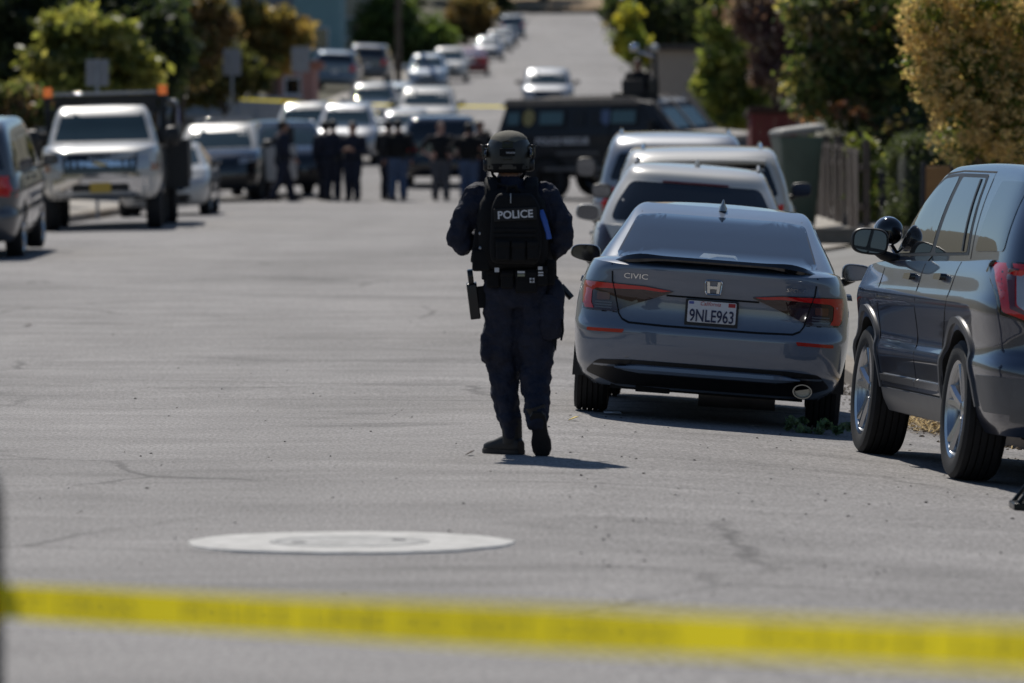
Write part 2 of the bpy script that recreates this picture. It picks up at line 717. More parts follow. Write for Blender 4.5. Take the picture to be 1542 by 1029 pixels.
ASPHALT = asphalt_material()
CONCRETE = mat('pavement_concrete', (0.34, 0.31, 0.27), rough=0.85, vary=0.16, vscale=2.2, bump=0.003, bscale=60)
CURBSTONE = mat('curb_concrete', (0.25, 0.215, 0.175), rough=0.9, vary=0.22, vscale=4, bump=0.006, bscale=30)
APRON = mat('apron_asphalt', (0.22, 0.215, 0.205), rough=0.9, vary=0.15, vscale=1.5, bump=0.004, bscale=90)
DRYSOIL = mat('dry_lawn_and_soil', (0.085, 0.078, 0.045), rough=0.95, vary=0.35, vscale=0.9, bump=0.02, bscale=8)
HILLSIDE = mat('dry_hillside', (0.30, 0.21, 0.12), rough=0.95, vary=0.35, vscale=0.12, bump=0.05, bscale=2)

_ys = np.concatenate([np.arange(-300, 0, 20), np.arange(0, 150, 0.75), np.arange(150, 486, 3)])
grid_sheet('road', np.linspace(0, 1, 49), _ys, lambda u, y: curb_l(y) + (curb_r(y) - curb_l(y)) * u, lambda x, y: road_z(y) + crown(x, y), ASPHALT)

# terrain: one sheet to the horizon, a little below every paved surface
_tx = np.concatenate([[-2500, -1200, -600, -300, -150, -90, -60], np.arange(-45, 46, 1.5), [60, 90, 150, 300, 600, 1200, 2500]])
_ty = np.concatenate([[-2500, -1200, -600, -300, -150], np.arange(-90, 160, 2.5), np.arange(160, 520, 5), [540, 600, 700, 900, 1200, 1800, 3000]])


def _terr(x, y):
    z = ground(x, y)
    inside = (x > curb_l(y) - 0.25) & (x < curb_r(y) + 0.25)
    z = np.where(inside & (y < 488), road_z(y) - 0.75, z - 0.012)
    far = np.clip((np.abs(x) - 60) / 400, 0, 1)
    return z + far * 45 + np.clip((-y - 120) / 600, 0, 1) * 22


grid_sheet('terrain', _tx, _ty, lambda u, y: u + 0 * y, _terr, DRYSOIL)
grid_sheet('dry_hill', np.arange(-120, 126, 6.0), np.arange(492, 800, 8.0), lambda u, y: u + 0 * y,
           lambda x, y: road_z(y) + 0.25 + 0.5 * np.sin(x * 0.11) * np.sin(y * 0.09), HILLSIDE)
grid_sheet('cross_street', np.arange(-90, 96, 6.0), np.arange(479, 492, 3.0), lambda u, y: u + 0 * y, lambda x, y: road_z(y) + 0.02, ASPHALT)


def verge(name, side, y0, y1, o0, o1, material, dz=0.0, step=1.0):
    """a paved strip between offsets o0 and o1 behind the curb"""
    ys = np.arange(y0, y1 + 0.01, step)
    if side == 'r':
        fx = lambda u, y: curb_r(y) + o0 + (o1 - o0) * u
    else:
        fx = lambda u, y: curb_l(y) - o0 - (o1 - o0) * u
    return grid_sheet(name, np.linspace(0, 1, 5), ys, fx, lambda x, y: ground(x, y) + dz, material)


verge('sidewalk', 'r', 76, 300, 0.16, 2.4, CONCRETE, 0.004, 2.0)
verge('driveway_apron', 'r', 39, 75.9, 0.16, 4.5, APRON, 0.004)
verge('sidewalk', 'l', -20, 420, 0.16, 1.9, CONCRETE, 0.004, 2.0)


def curb(side, y0, y1, step=1.0):
    """kerb stones: 0.15 m wide, a real step above the gutter"""
    ys = np.arange(y0, y1 + 0.01, step)
    rings = []
    for y in ys:
        if side == 'r':
            x = float(curb_r(y))
            zin = float(road_z(y) + crown(x, y))
            zo = gz(x + 0.17, y)
            top = max(zin + 0.13, zo + 0.012)
            prof = [(x - 0.005, zin - 0.3), (x - 0.005, top - 0.025), (x + 0.03, top), (x + 0.17, top), (x + 0.17, zin - 0.3)]
        else:
            x = float(curb_l(y))
            zin = float(road_z(y) + crown(x, y))
            zo = gz(x - 0.17, y)
            top = max(zin + 0.13, zo + 0.012)
            prof = [(x + 0.005, zin - 0.3), (x + 0.005, top - 0.025), (x - 0.03, top), (x - 0.17, top), (x - 0.17, zin - 0.3)]
        rings.append([(a, y, b) for a, b in prof])
    o = Geo().loft(rings).obj('curb', CURBSTONE, None, angle=30)
    o['kind'] = 'structure'
    return o


curb('r', -40, 46, 0.5)
curb('r', 46.0, 300, 2.0)
curb('l', -20, 420, 2.0)
# step up from the apron to the pavement proper
_o = Geo().box((float(curb_r(76)) + 2.9, 75.95, gz(5.4, 76) + 0.02), (5.4, 0.16, 0.22)).obj('curb', CURBSTONE, None, bevel=0.02)
_o['kind'] = 'structure'


# ------------------------------------------------------------------ vehicles
# vehicle space: x to the right, y forward from the rear bumper (y = 0), z up from the tyre contact
def half_contour(n1r, n2r, n1f, n2f, a, br, bf, N):
    th = np.linspace(math.pi / 2, 0, 600)
    c, s = np.clip(np.cos(th), 0, 1), np.clip(np.sin(th), 0, 1)
    xr, yr = c ** (2 / n1r), -s ** (2 / n2r)
    xf, yf = c[::-1] ** (2 / n1f), s[::-1] ** (2 / n2f)
    x, y = np.concatenate([xr, xf[1:]]), np.concatenate([yr, yf[1:]])
    Y = np.where(y < 0, y * br, y * bf)
    # measure distance with extra weight on the turns so the corners get more points
    dx, dy = np.diff(x * a), np.diff(Y)
    seg = np.hypot(dx, dy)
    ang = np.unwrap(np.arctan2(dy, dx))
    turn = np.abs(np.gradient(ang))
    w = np.concatenate([[0], np.cumsum(seg + 0.55 * turn)])
    t = np.linspace(0, w[-1], N)
    cx, cy = np.interp(t, w, x), np.interp(t, w, y)
    cx[0] = cx[-1] = 0.0
    cy[0], cy[-1] = -1.0, 1.0
    return cx, cy


def shell(rings_half):
    """rings_half: list of (N,3) arrays for the right half -> closed rings with the mirrored left half"""
    out = []
    for r in rings_half:
        left = r[1:-1][::-1].copy()
        left[:, 0] *= -1
        out.append(np.concatenate([r, left]))
    return out


def closed_mesh(rings, bottom=True):
    n = len(rings[0])
    v = np.concatenate(rings)
    f = []
    for i in range(len(rings) - 1):
        for j in range(n):
            k = (j + 1) % n
            f.append((i * n + j, i * n + k, (i + 1) * n + k, (i + 1) * n + j))
    if bottom:
        f.append(tuple(range(n - 1, -1, -1)))
    return v, f


def shell_obj(name, rings, material, parent, angle=32.0):
    v, f = closed_mesh(rings)
    bm = bmesh.new()
    vs = [bm.verts.new(tuple(p)) for p in v]
    for q in f:
        try:
            bm.faces.new([vs[i] for i in q])
        except ValueError:
            pass
    bmesh.ops.remove_doubles(bm, verts=bm.verts[:], dist=1e-4)
    bmesh.ops.dissolve_degenerate(bm, dist=1e-5, edges=bm.edges[:])
    bmesh.ops.recalc_face_normals(bm, faces=bm.faces)
    me = bpy.data.meshes.new(name)
    bm.to_mesh(me)
    bm.free()
    me.materials.append(material)
    me.polygons.foreach_set('use_smooth', [True] * len(me.polygons))
    me.set_sharp_from_angle(angle=R(angle))
    return link(bpy.data.objects.new(name, me), parent)


def make_body(S, material, parent):
    hw, yr, yf, zs, cr = (pchip(S[k]) for k in ('hw', 'yr', 'yf', 'zs', 'crown'))
    zb, ym = S['zb'], S['L'] * 0.5
    hmax = max(p[1] for p in S['hw'])
    N = S.get('N', 64)
    cx, cy = half_contour(*S.get('plan', (4.5, 14, 3.2, 9)), hmax, ym, S['L'] - ym, N)
    rings = []
    for v in np.concatenate([np.linspace(0, 0.94, S.get('NV', 26)), [0.97, 0.99, 1.0]]):
        z = np.full(N, zb + v * (1.0 - zb))
        for _ in range(4):
            Y = np.where(cy < 0, ym + cy * (ym - yr(z)), ym + cy * (yf(z) - ym))
            z = zb + v * (zs(Y) - zb)
        rings.append(np.stack([hw(z) * cx, Y, z], -1))
    top = rings[-1]
    p = S.get('crown_pow', 5.0)
    for w in (0.015, 0.05, 0.1, 0.18, 0.3, 0.45, 0.6, 0.8, 1.0):
        q = 1 - w
        r = top.copy()
        r[:, 0] *= q
        # the crown also eases out over the last decimetres front and rear
        ease = np.clip(np.minimum((top[:, 1] - top[0, 1]) / 0.12, (top[-1, 1] - top[:, 1]) / 0.25), 0, 1)
        r[:, 2] += cr(top[:, 1]) * (1 - q ** p) * (0.25 + 0.75 * np.sqrt(ease))
        r[0, 2], r[-1, 2] = top[0, 2] + cr(top[0, 1]) * 0.25 * 0, top[-1, 2]
        rings.append(r)
    o = shell_obj('body', shell(rings), material, parent)
    # wheel arches
    g = Geo()
    for ya in S['axles']:
        for sx in (-1, 1):
            x0, x1 = sx * (hmax - S.get('well', 0.34)), sx * (hmax + 0.3)
            g.cyl((x0, ya, S['arch_z']), (x1, ya, S['arch_z']), S['arch_r'], n=40)
    cut = g.obj('cutter', WELL, None, angle=30)
    o.data.materials.append(WELL)
    md = o.modifiers.new('arches', 'BOOLEAN')
    md.operation = 'DIFFERENCE'
    md.solver = 'EXACT'
    md.object = cut
    try:
        md.material_mode = 'TRANSFER'
    except Exception:
        pass
    bake(o)
    bpy.data.objects.remove(cut)
    o.data.set_sharp_from_angle(angle=R(32))
    return o


def make_cabin(S, material, parent):
    a, yr, yf = (pchip(S[k]) for k in ('c_a', 'c_yr', 'c_yf'))       # against level 0..1
    zbelt, zroof = pchip(S['c_belt']), pchip(S['c_roof'])            # against y
    N = S.get('N', 64)
    y0, y1 = S['c_yr'][0][1], S['c_yf'][0][1]
    ym = 0.5 * (y0 + y1)
    cx, cy = half_contour(*S.get('c_plan', (4.0, 16, 3.0, 12)), S['c_a'][0][1], ym - y0, y1 - ym, N)
    fil = S.get('c_fillet', 0.06)
    rings = []
    vv = np.concatenate([np.linspace(0, 0.86, 16), [0.9, 0.935, 0.96, 0.98, 0.992, 1.0]])
    v0 = 0.86
    for v in vv:
        A = float(a(v))
        Y = np.where(cy < 0, ym + cy * (ym - float(yr(v))), ym + cy * (float(yf(v)) - ym))
        if v > v0:
            t = (v - v0) / (1 - v0)
            A -= fil * (1 - math.sqrt(max(0, 1 - t * t)))
        z = zbelt(Y) + (zroof(Y) - zbelt(Y)) * v
        rings.append(np.stack([A * cx, Y, z], -1))
    top = rings[-1]
    for w in (0.04, 0.1, 0.2, 0.35, 0.55, 0.78, 1.0):
        q = 1 - w
        r = top.copy()
        r[:, 0] *= q
        ease = np.clip(np.minimum((top[:, 1] - top[0, 1]) / 0.35, (top[-1, 1] - top[:, 1]) / 0.35), 0, 1)
        r[:, 2] += S.get('c_crown', 0.035) * (1 - q * q) * ease
        rings.append(r)
    return shell_obj('cabin', shell(rings), material, parent, angle=30)


def make_wheel(parent, x, y, side, rad, wid, rim_r, style, fine=True, turn=0.0, rim_mat=None):
    """wheel > tyre, rim; side = +1 when the outside looks to +x"""
    w = empty('wheel', (x, y, rad), 0, parent)
    w.rotation_euler = (0, 0, turn)
    h = wid / 2
    sw = rad - rim_r
    n = 56 if fine else 28
    if fine:
        prof = [(rim_r - 0.012, -h * 0.80), (rim_r + sw * 0.1, -h * 0.93), (rim_r + sw * 0.45, -h), (rim_r + sw * 0.8, -h * 0.96), (rad - 0.012, -h * 0.86)]
        # shoulder, then ribs with grooves
        ribs = 5
        for i in range(ribs):
            a0 = -0.80 + 1.6 * i / ribs
            a1 = a0 + 1.6 / ribs - 0.075
            bulge = 0.004 * (1 - ((a0 + a1) / 2) ** 2)
            prof += [(rad - 0.004 + bulge, h * a0), (rad - 0.004 + bulge, h * a1)]
            if i < ribs - 1:
                prof += [(rad - 0.014, h * (a1 + 0.012)), (rad - 0.014, h * (a1 + 0.063))]
        prof += [(rad - 0.012, h * 0.86), (rim_r + sw * 0.8, h * 0.96), (rim_r + sw * 0.45, h), (rim_r + sw * 0.1, h * 0.93), (rim_r - 0.012, h * 0.80)]
    else:
        prof = [(rim_r - 0.01, -h * 0.8), (rim_r + sw * 0.4, -h), (rad - 0.01, -h * 0.85), (rad, -h * 0.6), (rad, h * 0.6), (rad - 0.01, h * 0.85), (rim_r + sw * 0.4, h), (rim_r - 0.01, h * 0.8)]
    Geo().lathe(prof, n, axis='x').obj('tyre', RUBBER, w, angle=28)
    g = Geo()
    o = side * h
    g.lathe([(rim_r - 0.005, -side * h * 0.78), (rim_r - 0.03, -side * h * 0.7), (rim_r - 0.04, o * 0.2), (rim_r - 0.022, o * 0.72), (rim_r + 0.006, o * 0.84), (rim_r + 0.004, o * 0.9), (rim_r - 0.016, o * 0.82), (rim_r - 0.03, o * 0.55)], n, axis='x')
    ns = {'five': 5, 'split': 5, 'ten': 10, 'steel': 8}[style]
    for k in range(ns):
        a = 2 * math.pi * k / ns + 0.3
        offs = (-0.17, 0.17) if style == 'split' else (0.0,)
        for da in offs:
            wd0, wd1 = (0.036, 0.026) if style == 'split' else ((0.055, 0.04) if style == 'five' else (0.022, 0.018))
            r0, r1 = 0.05, rim_r - 0.015
            d = Vector((0, math.cos(a + da), math.sin(a + da)))
            d0 = Vector((0, math.cos(a), math.sin(a)))
            t = Vector((0, -math.sin(a + da), math.cos(a + da)))
            X = Vector((side, 0, 0))
            rings = []
            for r_, wd, dep in ((r0, wd0, 0.50), ((r0 + r1) / 2, (wd0 + wd1) / 2, 0.62), (r1, wd1, 0.74)):
                c = (d0 * (1 - r_ / r1) + d * (r_ / r1)).normalized() * r_ + X * h * dep
                rings.append([c - t * wd + X * -0.006, c - t * wd * 0.5 + X * 0.012, c + t * wd * 0.5 + X * 0.012, c + t * wd - X * 0.006, c + t * wd - X * 0.04, c - t * wd - X * 0.04])
            g.loft(rings)
    g.lathe([(0.001, o * 0.60), (0.035, o * 0.60), (0.06, o * 0.52), (0.075, o * 0.3)], 20, axis='x')
    for k in range(5):
        a = 2 * math.pi * k / 5
        g.cyl((o * 0.45, 0.055 * math.cos(a), 0.055 * math.sin(a)), (o * 0.58, 0.055 * math.cos(a), 0.055 * math.sin(a)), 0.01, n=6)
    g.obj('rim', rim_mat or ALLOY, w, angle=30)
    b = Geo().lathe([(0.001, o * 0.1), (rim_r - 0.06, o * 0.1), (rim_r - 0.06, -o * 0.3)], 20, axis='x')
    b.obj('brake_disc', STEEL if fine else BLACK, w, angle=30)
    return w


def make_mirror(parent, S, sx, cover, glass=None):
    y, z, x = S['mir']
    m = empty('door_mirror', (sx * x, y, z), 0, parent)
    wd, ht = S.get('mir_size', (0.24, 0.15))
    # housing: a rounded shell tapering towards the front, its flat side to the rear
    rings = []
    for t, k, dx in ((0.0, 0.94, 0), (0.012, 1.0, 0), (0.05, 0.99, -0.005), (0.09, 0.86, -0.015), (0.12, 0.6, -0.03), (0.135, 0.25, -0.04)):
        ring = []
        for i in range(28):
            a = 2 * math.pi * i / 28
            c_, s_ = math.cos(a), math.sin(a)
            p = 0.62
            u = math.copysign(abs(c_) ** p, c_) * wd / 2 * k
            w = math.copysign(abs(s_) ** p, s_) * ht / 2 * k
            w *= 1 - S.get('mir_taper', 0.25) * (u / wd + 0.5) * (1 if w < 0 else 0.25)
            ring.append((sx * (wd / 2 + u + dx), t, w))
        rings.append(ring)
    Geo().loft(rings).obj('housing', cover, m, angle=50)
    g = []
    for i in range(28):
        q = rings[1][i]
        cxm = sx * wd / 2
        g.append((cxm + (q[0] - cxm) * 0.86, -0.003, q[2] * 0.84))
    Geo().add(g + [(p[0], 0.004, p[2]) for p in g], [tuple(range(28)), tuple(range(55, 27, -1))] + [(i, (i + 1) % 28, 28 + (i + 1) % 28, 28 + i) for i in range(28)]).obj('mirror_glass', glass or MIRROR, m, angle=20)
    Geo().prism([(0, -0.04), (0.07, -0.02), (0.07, 0.035), (0, 0.02)], 'z', -ht * 0.45, -ht * 0.2).add([], []).obj('stalk', BLACK, m) if False else None
    st = Geo().tube([(-sx * 0.10, 0.08, -ht * 0.62), (sx * 0.02, 0.07, -ht * 0.45), (sx * 0.08, 0.06, -ht * 0.22)], [0.035, 0.03, 0.03], 8)
    st.obj('stalk', cover if S.get('stalk_paint') else BLACK, m, angle=50)
    return m


MIRROR = mat('mirror_silver', (0.16, 0.17, 0.19), rough=0.03, metal=1.0)


def mirror_poly(poly):
    return [(-a, b) for a, b in reversed(poly)]


def vehicle(name, label, S, pnt, group=None, cat='car', fine=False, wheel_style='five', glass=None, rim_mat=None):
    """generic vehicle from a spec; returns root, bvh. Specials add their own parts."""
    root = empty(name)
    tag(root, label, cat, group)
    body = make_body(S, pnt, root)
    cabin = make_cabin(S, S.get('cabin_mat', pnt), root)
    bvh = bvh_of(body, cabin)
    gl = glass or GLASS
    res = 0.06 if fine else 0.12
    for side in ('left', 'right'):
        for poly in S.get('side_win', []):
            decal('side_window', round_poly(poly, 0.04), side, bvh, gl, root, off=0.004, res=res)
        for poly in S.get('side_trim', []):
            decal('side_trim', round_poly(poly, 0.02), side, bvh, BLACK, root, off=0.002, res=res)
        for ln in S.get('side_seams', []):
            strip('panel_gap', ln, 0.009 if fine else 0.012, side, bvh, SEAM, root)
        for (ya, za) in S.get('handles', []):
            decal('door_handle', round_poly([(ya - 0.1, za - 0.018), (ya + 0.1, za - 0.014), (ya + 0.1, za + 0.018), (ya - 0.1, za + 0.022)], 0.015), side, bvh, S.get('handle_mat', pnt), root, off=0.035, thick=0.04, res=0.1)
        if 'clad' in S:
            decal('sill_trim', S['clad'], side, bvh, S.get('clad_mat', BLACK), root, off=0.006, res=res)
    if 'windshield' in S:
        decal('windshield', round_poly(S['windshield'], 0.06), 'front', bvh, S.get('ws_mat', GLASS_SOFT), root, off=0.004, res=res)
    if 'rear_win' in S:
        decal('rear_window', round_poly(S['rear_win'], 0.06), 'rear', bvh, gl, root, off=0.004, res=res)
    for poly, mt in S.get('tail', []):
        for q in (poly, mirror_poly(poly)):
            decal('tail_light', round_poly(q, 0.02), 'rear', bvh, mt, root, off=0.008, res=res)
    for poly, mt in S.get('head', []):
        for q in (poly, mirror_poly(poly)):
            decal('headlight', round_poly(q, 0.03), 'front', bvh, mt, root, off=0.008, res=res)
    for nm, poly, mt, ax in S.get('panels', []):
        decal(nm, round_poly(poly, 0.02), ax, bvh, mt, root, off=0.007, res=res)
    for ax, zc, yellow in S.get('plates', []):
        p = decal('license_plate', round_poly([(-0.155, zc - 0.078), (0.155, zc - 0.078), (0.155, zc + 0.078), (-0.155, zc + 0.078)], 0.015), ax, bvh, PLATE_Y if yellow else PLATE_W, root, off=0.02, thick=0.03, flat=True)
    for sx in (-1, 1):
        if 'mir' in S:
            make_mirror(root, S, sx, S.get('mir_mat', pnt))
        for ya in S['axles']:
            hmax = max(p[1] for p in S['hw'])
            make_wheel(root, sx * (hmax - S.get('inset', 0.03) - S['tyre_w'] / 2), ya, sx, S['tyre_r'], S['tyre_w'], S['rim_r'], wheel_style, fine, rim_mat=rim_mat)
    # belly pan so no light leaks under the car
    return root, bvh, body, cabin


def place(root, S, X, Y, heading=0.0, end='rear'):
    """stand a vehicle on the street: rear (or front) bumper centre at X, Y; heading in degrees clockwise from +y"""
    h = R(heading)
    f = np.array([math.sin(h), math.cos(h)])
    r = np.array([math.cos(h), -math.sin(h)])
    o = np.array([X, Y]) - (f * S['L'] if end == 'front' else 0)
    hw = max(p[1] for p in S['hw']) - 0.15
    P = []
    for ya in (S['axles'][0], S['axles'][-1]):
        for sx in (-1, 1):
            q = o + f * ya + r * (sx * hw)
            P.append(Vector((q[0], q[1], gz(q[0], q[1]) if S.get('on_ground', True) else 0)))
    rl, rr, fl, fr = P
    F = ((fl + fr) - (rl + rr)).normalized()
    Rt = ((rr + fr) - (rl + fl))
    Rt = (Rt - F * Rt.dot(F)).normalized()
    U = Rt.cross(F).normalized()
    mid = (rl + rr + fl + fr) / 4
    org = mid - F * (S['axles'][0] + S['axles'][-1]) / 2
    root.matrix_world = Matrix(((Rt.x, F.x, U.x, org.x), (Rt.y, F.y, U.y, org.y), (Rt.z, F.z, U.z, org.z), (0, 0, 0, 1)))
    return root


# ------------------------------------------------------------------ the grey sedan
CIVIC = dict(
    L=4.67, zb=0.20, N=96, NV=44, plan=(4.6, 15, 3.2, 9), crown_pow=7.0,
    hw=[(0.20, 0.76), (0.27, 0.84), (0.36, 0.872), (0.50, 0.893), (0.62, 0.902), (0.70, 0.900), (0.78, 0.890), (0.88, 0.868), (0.95, 0.842), (1.02, 0.805)],
    yr=[(0.20, 0.26), (0.27, 0.16), (0.325, 0.075), (0.345, 0.030), (0.40, 0.012), (0.50, 0.0), (0.575, 0.0), (0.605, 0.012), (0.63, 0.034), (0.66, 0.048), (0.72, 0.060), (0.80, 0.062), (0.86, 0.050), (0.93, 0.040), (0.975, 0.030), (1.02, 0.040)],
    yf=[(0.20, 4.55), (0.30, 4.64), (0.45, 4.67), (0.60, 4.64), (0.70, 4.56), (0.80, 4.40), (1.0, 4.2)],
    zs=[(0.0, 0.985), (0.15, 1.005), (0.5, 1.015), (1.0, 0.995), (1.8, 0.965), (3.2, 0.925), (3.9, 0.875), (4.4, 0.78), (4.67, 0.66)],
    crown=[(0.0, 0.012), (0.3, 0.035), (0.6, 0.04), (3.4, 0.06), (4.2, 0.08), (4.67, 0.01)],
    axles=(0.985, 3.72), arch_r=0.365, arch_z=0.335, tyre_r=0.323, tyre_w=0.225, rim_r=0.225, inset=0.025,
    c_a=[(0.0, 0.800), (0.35, 0.728), (0.7, 0.642), (0.9, 0.596), (1.0, 0.575)],
    c_yr=[(0.0, 0.40), (0.25, 0.66), (0.5, 0.96), (0.75, 1.30), (0.92, 1.62), (1.0, 1.85)],
    c_yf=[(0.0, 3.62), (0.5, 3.15), (0.85, 2.82), (1.0, 2.60)],
    c_belt=[(0.3, 0.99), (0.8, 0.985), (1.8, 0.95), (3.2, 0.91), (3.8, 0.88)],
    c_roof=[(0.4, 1.345), (1.0, 1.375), (1.6, 1.395), (2.2, 1.40), (2.8, 1.385), (3.6, 1.33)],
    c_plan=(5.2, 14, 3.0, 12), c_fillet=0.055, c_crown=0.022,
    mir=(2.92, 1.005, 0.845), mir_size=(0.205, 0.142), mir_taper=0.55,
    side_win=[[(1.05, 1.04), (1.5, 1.0), (2.05, 0.985), (2.05, 1.30), (1.6, 1.27), (1.3, 1.2)], [(2.13, 0.985), (3.2, 0.955), (2.75, 1.23), (2.5, 1.31), (2.13, 1.305)]],
    side_seams=[[(2.09, 0.32), (2.09, 0.97)], [(3.15, 0.32), (3.2, 0.6), (3.2, 0.9)], [(1.35, 0.75), (1.2, 0.9), (1.12, 1.0)]],
    handles=[(1.5, 0.86), (2.4, 0.85)],
    windshield=[(-0.66, 0.98), (0.66, 0.98), (0.53, 1.34), (-0.53, 1.34)],
    head=[([(0.45, 0.62), (0.80, 0.66), (0.82, 0.72), (0.5, 0.69)], LAMP_CLEAR)],
)
CIVIC_PAINT = mat('paint_sonic_grey', (0.128, 0.162, 0.218), rough=0.30, coat=1.0, vary=0.03, vscale=3)
CIVIC_PAINT.node_tree.nodes['Principled BSDF'].inputs['Coat IOR'].default_value = 1.75


def build_civic():
    S = CIVIC
    S['mir_mat'] = GLOSSBLACK
    root, bvh, body, cabin = vehicle('parked_sedan', 'slate grey sedan with black lip spoiler parked against the curb beside the walking officer', S, CIVIC_PAINT, cat='car', fine=True, wheel_style='ten')
    # backlight: black frit border then the pane
    decal('window_surround', round_poly([(-0.665, 1.040), (0.665, 1.040), (0.560, 1.318), (0.4, 1.335), (-0.4, 1.335), (-0.560, 1.318)], 0.03), 'rear', bvh, GLOSSBLACK, root, off=0.002, res=0.04)
    rw = decal('rear_window', round_poly([(-0.652, 1.047), (0.652, 1.047), (0.552, 1.313), (0.4, 1.328), (-0.4, 1.328), (-0.552, 1.313)], 0.03), 'rear', bvh, GLASS, root, off=0.005, res=0.04)
    decal('brake_light', round_poly([(-0.14, 1.052), (0.16, 1.052), (0.12, 1.095), (-0.09, 1.098)], 0.01), 'rear', bvh, mat('brake_lamp_housing', (0.16, 0.19, 0.20), rough=0.3, coat=0.6), rw, off=0.008, res=0.05)
    # tail lamps: smoked wedge, red light band, amber and clear insets
    wedge = [(0.250, 0.842), (0.44, 0.868), (0.845, 0.878), (0.853, 0.84), (0.85, 0.735), (0.832, 0.688), (0.63, 0.690), (0.52, 0.738)]
    for sgn in (1, -1):
        P = (lambda q: q if sgn > 0 else mirror_poly(q))
        lamp = decal('tail_light', round_poly(P(wedge), 0.015), 'rear', bvh, LAMP_DARK, root, off=0.010, res=0.035)
        decal('light_band', round_poly(P([(0.27, 0.845), (0.445, 0.862), (0.84, 0.872), (0.846, 0.84), (0.842, 0.735), (0.826, 0.70), (0.765, 0.700), (0.785, 0.735), (0.785, 0.815), (0.76, 0.832), (0.45, 0.843), (0.33, 0.834)]), 0.008), 'rear', bvh, LAMP_RED, lamp, off=0.014, res=0.03)
        decal('turn_signal', round_poly(P([(0.665, 0.760), (0.750, 0.757), (0.750, 0.808), (0.665, 0.806)]), 0.008), 'rear', bvh, mat('smoked_amber', (0.13, 0.040, 0.018), rough=0.12, coat=0.9), lamp, off=0.013, res=0.03)
        for zz in (0.705, 0.722, 0.739):
            decal('reverse_light', P([(0.65, zz), (0.76, zz), (0.76, zz + 0.009), (0.645, zz + 0.009)]), 'rear', bvh, mat('smoked_clear', (0.10, 0.10, 0.11), rough=0.15, coat=0.9), lamp, off=0.013, res=0.04)
        decal('rear_reflector', round_poly(P([(0.565, 0.556), (0.80, 0.553), (0.80, 0.574), (0.555, 0.580)]), 0.008), 'rear', bvh, REFLECTOR, root, off=0.006, res=0.04)
        strip('panel_gap', P([(0.665, 0.995), (0.655, 0.88), (0.60, 0.68), (0.575, 0.645)]), 0.010, 'rear', bvh, SEAM, root, off=0.012 if False else 0.0025)
        strip('lamp_gap', P([(0.652, 0.877), (0.602, 0.69)]), 0.006, 'rear', bvh, SEAM, lamp, off=0.016)
        strip('bumper_gap', P([(0.84, 0.695), (0.70, 0.685), (0.61, 0.685)]), 0.006, 'rear', bvh, SEAM, root)
    strip('panel_gap', [(-0.575, 0.645), (-0.53, 0.625), (-0.3, 0.619), (0.3, 0.619), (0.53, 0.625), (0.575, 0.645)], 0.013, 'rear', bvh, SEAM, root, off=0.0025)
    # shadow line over the plate recess, painted as a dark strip
    strip('trunk_shadow_line', [(-0.30, 0.815), (0.30, 0.815)], 0.012, 'rear', bvh, SEAM, root, off=0.002)
    # spoiler on the trunk edge
    rings = []
    for i in range(33):
        t = -1 + 2 * i / 32
        x = 0.655 * t
        u = abs(t)
        rise = 0.030 - 0.026 * max(0, (u - 0.6) / 0.4) ** 2
        th = 0.030 + 0.022 * math.exp(-((u - 0.76) / 0.16) ** 2)
        if u > 0.9:
            th *= 1 - 0.6 * (u - 0.9) / 0.1
        hb = bvh.ray_cast(Vector((x, 0.13, 3)), Vector((0, 0, -1)), 5)
        zt = hb[0].z if hb[0] is not None else 1.0
        y = 0.035 + 0.15 * u ** 5
        zc = zt + rise
        rings.append([(x, y - 0.02, zc - th * 0.2), (x, y + 0.0, zc + th * 0.45), (x, y + 0.05, zc + th * 0.3), (x, y + 0.16, zt + 0.002), (x, y + 0.13, zt - 0.015), (x, y + 0.02, zc - th * 0.75), (x, y - 0.015, zc - th * 0.6)])
    Geo().loft(rings).obj('spoiler', GLOSSBLACK, root, angle=40)
    # plate in a black frame
    pf = decal('plate_frame', round_poly([(-0.172, 0.625), (0.172, 0.625), (0.172, 0.805), (-0.172, 0.805)], 0.012), 'rear', bvh, BLACK, root, off=0.022, thick=0.04, flat=True)
    pl = decal('license_plate', round_poly([(-0.156, 0.658), (0.156, 0.658), (0.156, 0.797), (-0.156, 0.797)], 0.01), 'rear', bvh, PLATE_W, root, off=0.027, thick=0.01, flat=True)
    lettering('lettering', '9NLE963', 'rear', (0.0, 0.703), bvh, INK, pl, width=0.285, height=0.082, off=0.030, flat=True, bold=0.012)
    lettering('lettering', 'California', 'rear', (-0.01, 0.782), bvh, INK_RED, pl, width=0.13, height=0.026, off=0.030, flat=True, shear=0.3)
    decal('registration_sticker', [(0.105, 0.768), (0.15, 0.768), (0.15, 0.793), (0.105, 0.793)], 'rear', bvh, INK_RED, pl, off=0.030, thick=0.002, flat=True)
    decal('registration_sticker', [(-0.15, 0.775), (-0.118, 0.775), (-0.118, 0.792), (-0.15, 0.792)], 'rear', bvh, mat('blue_ink', (0.1, 0.13, 0.4), rough=0.5), pl, off=0.030, thick=0.002, flat=True)
    lettering('badge', 'CIVIC', 'rear', (-0.505, 0.925), bvh, CHROME, root, width=0.155, height=0.034, off=0.006, bold=0.004)
    lettering('badge', 'SPORT', 'rear', (0.535, 0.908), bvh, CHROME, root, width=0.13, height=0.024, off=0.006, shear=0.2, bold=0.004)
    # the H emblem: outline and letter
    em = Geo()
    zc, w, h = 0.888, 0.056, 0.046
    hit = bvh.ray_cast(Vector((0, -5, zc)), Vector((0, 1, 0)), 9)[0].y - 0.012
    fr = round_poly([(-w * 0.86, zc - h), (w * 0.86, zc - h), (w, zc + h), (-w, zc + h)], 0.022, 5)
